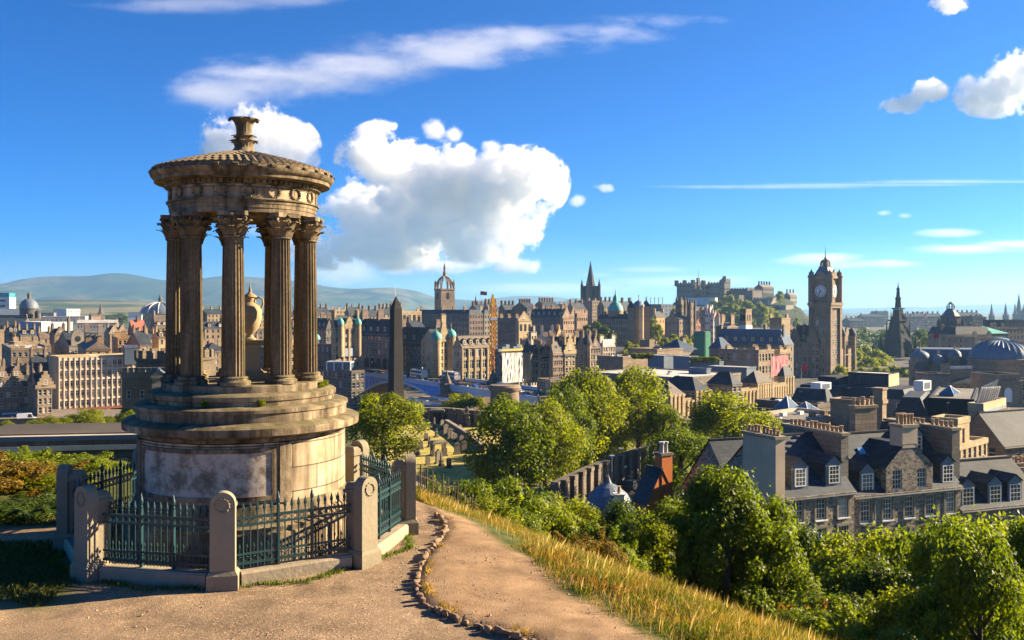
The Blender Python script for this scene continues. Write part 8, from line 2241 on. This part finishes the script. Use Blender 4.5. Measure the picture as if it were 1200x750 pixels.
# (kind, px, d, scale xy, scale z, label)
sh_list = [
 ('bush1',565,33,.95,572,'yellow green shrub beside the rusty fence'),('bush0',600,36,1.05,578,'mid green shrub at the brow right of the rusty fence'),('bush3',640,38,1.0,582,'bright green shrub in front of the pillared wall'),
 ('bush1',672,40,1.15,588,'rounded yellow green shrub left of the lead turret roof'),('bush0',705,37,1.1,600,'mid green shrub below the lead turret roof'),('bush2',738,40,1.2,582,'dark shrub below the ochre gable'),
 ('bush4',690,31,.8,618,'rusty brown shrub on the slope edge below the turret roof'),('bush1',765,36,.9,606,'yellow green shrub left of the large leafy tree'),('bush0',545,42,1.3,562,'shrub lower down the slope behind the rusty fence'),
 ('bush2',625,50,1.6,566,'dark large shrub lower on the slope below the graveyard trees'),('bush1',660,55,1.5,576,'pale large shrub lower on the slope left of the parked car'),('bush0',585,55,1.7,556,'large shrub below the biggest graveyard tree'),
 ('bush1',742,58,1.3,600,'pale shrub under the ochre gable wall'),('bush0',520,48,1.4,560,'shrub between the railing corner post and the curving wall'),('bush3',720,32,.8,628,'small bright shrub at the brow below the dark one'),
 ('bush2',960,52,1.6,609,'dark round shrub below the dormered slate house'),('bush1',1000,50,1.6,622,'light shrub below the gabled rubble house'),('bush1',1045,44,1.6,619,'light golden shrub below the right hand house windows'),
 ('bush0',1085,40,1.6,614,'mid green shrub between golden shrub and corner tree'),('bush3',1110,34,1.2,602,'bright shrub with upright sprays left of the corner tree'),('bush1',1180,36,1.4,604,'golden shrub above the corner tree'),
 ('bush0',930,37,1.1,672,'green shrub right of the second bushy tree'),('bush0',975,32,1.3,690,'low green shrub on the lower slope'),('bush3',1015,28,1.2,698,'low bright shrub above the dry grass'),
 ('bush0',945,29,1.0,696,'low mid green shrub beside the dry grass'),('bush2',1045,33,1.3,650,'dark low shrub left of the corner tree'),('bush4',925,31,.8,690,'rusty low shrub under the bushy tree'),
 ('bush1',1075,27,1.1,690,'pale low shrub at the foot of the corner tree'),('bush0',1010,38,1.5,652,'wide low shrub under the golden shrub'),('bush0',1060,24,.9,722,'low shrub near the bottom edge left of the corner tree'),
 ('bush2',1130,46,1.7,600,'dark shrub below the three white dormers'),('bush0',905,60,1.9,588,'shrub filling the corner under the white chimney gable'),('bush0',860,62,2.0,580,'shrub behind the large leafy tree'),('bush1',1220,44,1.5,600,'golden shrub at the right edge below the dormers'),
 ('bush1',985,44,1.5,634,'pale shrub in front of the dark round one below the slate house'),('bush3',1030,36,1.2,668,'bright wide shrub in the dip of the slope'),
]
def plant_top(kind, px, d, s1, ptop, lab, name='shrub', cat='shrub', group=SG, uh=2.75, low=.4):
    x = X(px, d); zb = Hh(x, d)-.35; h = max(Z(ptop, d)-zb, low*2.7)
    if 'bush' in kind and h > 3.6:
        kind = 'near_'+'mydbm'[int(kind[-1])]; s1 = max(s1*.62, h/5.7*.62); uh = 5.7
    return plant(kind, lab, (x, d, zb), (s1, s1, h/uh), None, name, cat, group)
for kind, px, d, s1, pt, lab in sh_list: plant_top(kind, px, d, s1, pt, lab)
for kind, px, d, s1, pt, lab in BT: plant_top(kind, px, d, s1, pt, lab, 'tree', 'tree', None, 6.6 if kind == 'near0' else 5.7)
# more undergrowth farther down so that no bare slope shows
for i in range(46):
    d = rnd.uniform(42, 96); px = rnd.uniform(500, 1210)
    if 690 < px < 770 and d > 70: continue
    if px > 890 and d > 62: continue
    x = X(px, d); k = rnd.choice(('shrub0','shrub1','shrub2','shrub3','shrub0'))
    plant(k, {'0':'mid green','1':'yellow green','2':'dark green','3':'bright green'}[k[-1]]+' shrub in the thicket on the lower slope', (x, d, Hh(x, d)-.3), (rnd.uniform(1.1,1.9),)*2+(rnd.uniform(.9,1.5),), None, 'shrub', 'shrub', 'thicket on the lower slope')
# left of the monument
for kind, px, d, s1, pt, lab in [
 ('bush2',-5,20.6,.85,583,'dark shaded hedge shrub at the left edge by the dirt patch'),('bush2',40,20.9,.85,580,'dark shaded hedge shrub left of the far railing post'),('bush2',78,21.6,.6,580,'dark hedge shrub touching the far railing post'),
 ('bush4',8,23.4,1.0,530,'rusty orange shrub at the left edge above the dark hedge'),('bush1',62,23.9,.9,548,'yellow green shrub above the dark hedge'),('bush4',38,24.6,.9,540,'rusty shrub between two green ones on the left'),
 ('bush3',92,27,.9,532,'bright leafy shrub left of the railings at the left'),('bush3',138,28,.9,548,'bright leafy shrub behind the railing left of the drum'),('bush3',25,28,1.1,524,'bright green shrub behind the rusty one at the left edge'),('bush0',66,30,1.1,528,'mid green shrub below the long flat roof'),
 ('bush1',163,30,1.0,545,'yellow green shrub right behind the monument drum on its left')]: plant_top(kind, px, d, s1, pt, lab, group='shrubs left of the monument', low=.25)
for a in [('broad1','bright yellow green tree in front of the white office block',103,478,520,20,190),('broad1','low bright tree left of the one before the office block',58,488,520,24,180),('broad2','tiny dark tree right of the bright tree before the office block',128,488,520,9,200),('broad3','dark ivy covered tree at the foot of the castellated block',148,478,520,10,136),('broad1','bright tuft of tree behind the monument columns',352,430,478,10,300),
          ('broad1','small green tree at the left edge above the flat roof',8,492,520,8,190)]: tree_px(*a)
# far trees
def ft(kind, lab, group, lst):
    for px, pt, pb, hw, d in lst: tree_px(kind, lab, px, pt, pb, hw, d, 'tree', 'tree', group, 4.6, 11.0)
ft('far0', 'rounded light green tree on the slope below the castle', 'trees on the castle slope', [(836,352,368,6,1130),(842,353,372,6,1120),(849,347,372,7,1110),(856,346,376,7,1110),(850,358,384,8,1080),(860,356,384,8,1080),(866,350,376,6,1110),(868,362,388,7,1060),(874,352,378,6,1100),(880,354,382,7,1090),(884,360,388,7,1070),(890,354,384,6,1090),(895,358,390,7,1070),(903,362,388,5,1090),(843,362,386,7,1090),(832,358,372,6,1120),(877,366,390,7,1060)])
ft('far0', 'light tree on the right shoulder of the castle rock', 'trees on the right of the castle rock', [(914,341,356,5,1210),(905,361,378,5,1110),(912,366,384,5,1100),(934,372,388,4,1080)])
ft('far2', 'dark green tree in the clump below the square lit box building', 'dark clump in the old town', [(688,381,408,8,545),(698,377,408,9,540),(708,382,408,8,535),(717,388,410,6,530),(693,390,410,8,528),(704,392,412,8,525)])
ft('far0', 'light green tree in front of the domed bank', 'trees before the bank', [(738,401,425,7,440),(746,404,425,6,435),(754,398,422,6,450),(732,410,428,5,425),(762,404,424,5,440)])
ft('far0', 'rounded tree between the bank and the twin brown towers', 'trees right of the bank', [(766,374,400,8,600),(771,380,402,6,590),(760,384,404,5,600),(790,392,410,8,560),(802,393,412,8,550),(780,396,412,7,540),(816,390,408,6,580),(796,365,385,6,760),(790,361,380,5,780)])
ft('far0', 'sunlit garden tree between the clock tower hotel and the gothic monument', 'garden trees beside the gothic monument', [(1004,410,448,13,600),(1014,406,448,13,610),(1026,410,448,14,590),(1036,414,448,12,580),(998,416,448,11,560),(1042,418,448,9,600),(1030,420,450,12,540),(1070,422,448,9,560),(990,412,448,10,620),(1018,418,450,12,530)])
ft('far0', 'low sunlit tree in front of the garden trees beside the brown hotel', 'low trees before the gardens', [(x, 428+((i*31) % 7), 462, 9, 440+((i*41) % 60)) for i, x in enumerate((984,992,1001,1010,1019,1028,1037,1046,1056,1064))])
ft('far1', 'hazy tree in the gardens far below the castle', 'hazy garden trees', [(x, 384+((i*37) % 15), 424, 12+(i % 3)*3, 700+((i*53) % 300)) for i, x in enumerate((984,992,1000,1008,1016,1024,1032,1040,988,1004,1020,1034,1066,1082,996,1012,1028,1044))])
ft('far0', 'round tree between the ferris wheel and the store tower', 'trees right of the ferris wheel', [(1087,393,412,8,600),(1080,398,414,6,610),(1094,396,412,6,620)])
ft('far1', 'distant tree on the skyline of the far suburbs', 'distant trees on the left', [(x, 366+((i*29) % 6), 380, 8, 1500+((i*71) % 300)) for i, x in enumerate((52,60,112,126,134,142,170,166,428,440,24,30))])
# roof garden
for i, px in enumerate((813,818,823,828,833,838)):
    d = 277; plant('shrub%d' % (i % 2), 'round shrub growing on the grey roof box', (X(px, d), d, Z(424, d)), (1.1,1.1,.7), None, 'shrub', 'shrub', 'shrubs on the roof box')
for i, px in enumerate((745,752,760)):
    d = 296; plant('shrub1', 'small roof plant left of the grey cube plant rooms', (X(px, d), d, Z(420, d)), (1.2,1.2,.8), None, 'shrub', 'shrub', 'roof plants by the cube plant rooms')
# moss and weeds on the monument steps
for i, (da, r, z) in enumerate(((10,1.80,-1.77),(-22,1.8,-1.77),(66,1.6,-1.55),(78,1.6,-1.55))):
    a = FRONT+R(da)
    o = put('weed', TK['bush3'][0], None, (MC.x+r*math.cos(a), MC.y+r*math.sin(a), z)); o.scale = (.05,.05,.055)
    tag(o, ['small weed on the middle step facing the camera','small weed on the middle step left of the front','weed tuft on the top step at the right','weed tuft at the far right of the top step'][i], 'weed')

# grass: bent blades in tufts, many shapes of one mesh
def grass_mesh(name, pts, hts, m, seed, wid=.008, lean=.35):
    g = np.random.default_rng(seed); n = len(pts)
    a = g.random(n)*2*math.pi; u = np.stack([np.cos(a), np.sin(a), 0*a], 1)
    ln = g.normal(size=(n, 2))*lean + np.array([.12, .05]); up = np.array([0, 0, 1.0])
    h = hts[:, None]
    tip = pts + h*up + np.stack([ln[:, 0], ln[:, 1], 0*a], 1)*h
    midp = pts + .55*h*up + .3*np.stack([ln[:, 0], ln[:, 1], 0*a], 1)*h
    w = wid*(.6+.8*g.random(n))[:, None]
    v = np.stack([pts-u*w, pts+u*w, midp+u*w*.8, tip, midp-u*w*.8], 1).reshape(-1, 3)
    me = bpy.data.meshes.new(name)
    me.vertices.add(len(v)); me.vertices.foreach_set('co', v.astype(np.float32).ravel())
    me.loops.add(n*5); me.loops.foreach_set('vertex_index', np.arange(n*5, dtype=np.int32))
    me.polygons.add(n); me.polygons.foreach_set('loop_start', np.arange(0, n*5, 5, dtype=np.int32))
    me.update(calc_edges=True)
    at = me.attributes.new('leaf', 'FLOAT', 'FACE'); at.data.foreach_set('value', g.random(n).astype(np.float32))
    me.materials.append(m)
    return me
GM = dict(gold=leafmat('grass_dry_gold', (0.32,0.225,0.055), .28, .5), straw=leafmat('grass_straw', (0.36,0.285,0.13), .25, .4), green=leafmat('grass_green', (0.09,0.135,0.016), .35, .45), rust=leafmat('grass_rusty', (0.29,0.16,0.04), .25, .45), shade=leafmat('grass_turf', (0.075,0.085,0.02), .3, .4))
gg = np.random.default_rng(5)
NS = 520000
x = gg.uniform(-3, 9.5, NS); y = gg.uniform(9.5, 27, NS)
se = side_dist(EARTH, x, y); s = edge_s(x, y)
wob = np.array([mnoise.noise((p*.55, q*.55, 8)) for p, q in zip(x, y)]); wob2 = np.array([mnoise.noise((p*1.7, q*1.7, 2)) for p, q in zip(x, y)])
keep = (se > .12+.4*wob) & (s < 9) & (np.abs(x/y) < .62)
dens = np.clip((se-.1)/.7, .12, 1)*np.clip(.75+.8*wob2, .15, 1)
keep &= gg.random(NS) < dens
x, y, wob, wob2, se = x[keep], y[keep], wob[keep], wob2[keep], se[keep]
z = height(x, y)
hts = (.05+.1*np.clip(se/2.0, 0, 1)+.1*np.clip(wob, -.2, 1))*(.5+gg.random(len(x)))
pts = np.stack([x, y, z-.01], 1)
sel = np.where(wob2+.45*gg.normal(size=len(x)) > .05, 2, np.where(wob+.3*gg.normal(size=len(x)) > .35, 3, np.where(gg.random(len(x)) < .38, 1, 0)))
for k, nm in enumerate(('gold','straw','green','rust')):
    q = sel == k
    tag(put('dry_grass' if k != 2 else 'green_grass', grass_mesh('grass', pts[q], np.clip(hts[q], .05, .6), GM[nm], k, .0045)), kind='stuff')
# seed heads standing above
q = gg.random(len(x)) < .03
tag(put('seed_grass', grass_mesh('grass', pts[q], .2+.2*gg.random(q.sum()), GM['straw'], 9, .0045, .2)), kind='stuff')
# shaded turf left of the monument and tufts along the kerb
NS = 60000
x = gg.uniform(-14, -5.5, NS); y = gg.uniform(13.2, 22, NS)
wob = np.array([mnoise.noise((p*.8, q*.8, 3)) for p, q in zip(x, y)])
keep = (x + wob*.6 < -7.2) & (y+wob*.5 > 14.4) & ((y < 18.3) | (y > 19.8)) & (np.hypot(x-OCT_C.x, y-OCT_C.y) > 3.4) & (gg.random(NS) < .75)
x, y = x[keep], y[keep]
tag(put('turf', grass_mesh('grass', np.stack([x, y, height(x, y)-.01], 1), .05+.07*gg.random(len(x)), GM['shade'], 3, .009)), kind='stuff')
an = gg.uniform(0, 2*math.pi, 5000)
ap = 2.956/np.cos((an-math.atan2(POSTS[0].y-OCT_C.y, POSTS[0].x-OCT_C.x)-math.pi/8+math.pi/8*0) % (math.pi/4) - math.pi/8)
rr_ = ap+.2+np.abs(gg.normal(size=5000))*.09
x = OCT_C.x+rr_*np.cos(an); y = OCT_C.y+rr_*np.sin(an)
tag(put('kerb_grass', grass_mesh('grass', np.stack([x, y, 0*x+GZ-.01], 1), .04+.07*gg.random(5000), GM['green'], 4, .008)), kind='stuff')
# weeds round the edging stones and loose grit
NS = 1600
tt_ = gg.random(NS)*(len(EDGE)-1.001); ii = tt_.astype(int); fr = tt_-ii
ex = np.array([p.x for p in EDGE]); ey = np.array([p.y for p in EDGE])
x = ex[ii]+(ex[ii+1]-ex[ii])*fr+.1+.12*gg.random(NS); y = ey[ii]+(ey[ii+1]-ey[ii])*fr+.1*gg.normal(size=NS)
keep = (np.array([mnoise.noise((p*1.5, q*1.5, 0)) for p, q in zip(x, y)]) > .1)
tag(put('edge_grass', grass_mesh('grass', np.stack([x, y, 0*x+GZ+.06], 1)[keep], (.03+.06*gg.random(NS))[keep], GM['gold'], 6, .006)), kind='stuff')
# ------------------------------------------------------------------ air
hz = bpy.data.materials.new('haze'); hz.use_nodes = True
t = hz.node_tree
for n in list(t.nodes): t.nodes.remove(n)
o_ = N(t, 'ShaderNodeOutputMaterial'); v = N(t, 'ShaderNodeVolumePrincipled')
v.inputs['Color'].default_value = (.33,.62,1,1); v.inputs['Density'].default_value = HAZE; v.inputs['Anisotropy'].default_value = .35
t.links.new(v.outputs[0], o_.inputs['Volume'])
b = MB(); b.box(-14000, 14000, -300, 19500, -140, 470)
h_ = tag(b.build('haze', hz), kind='stuff')
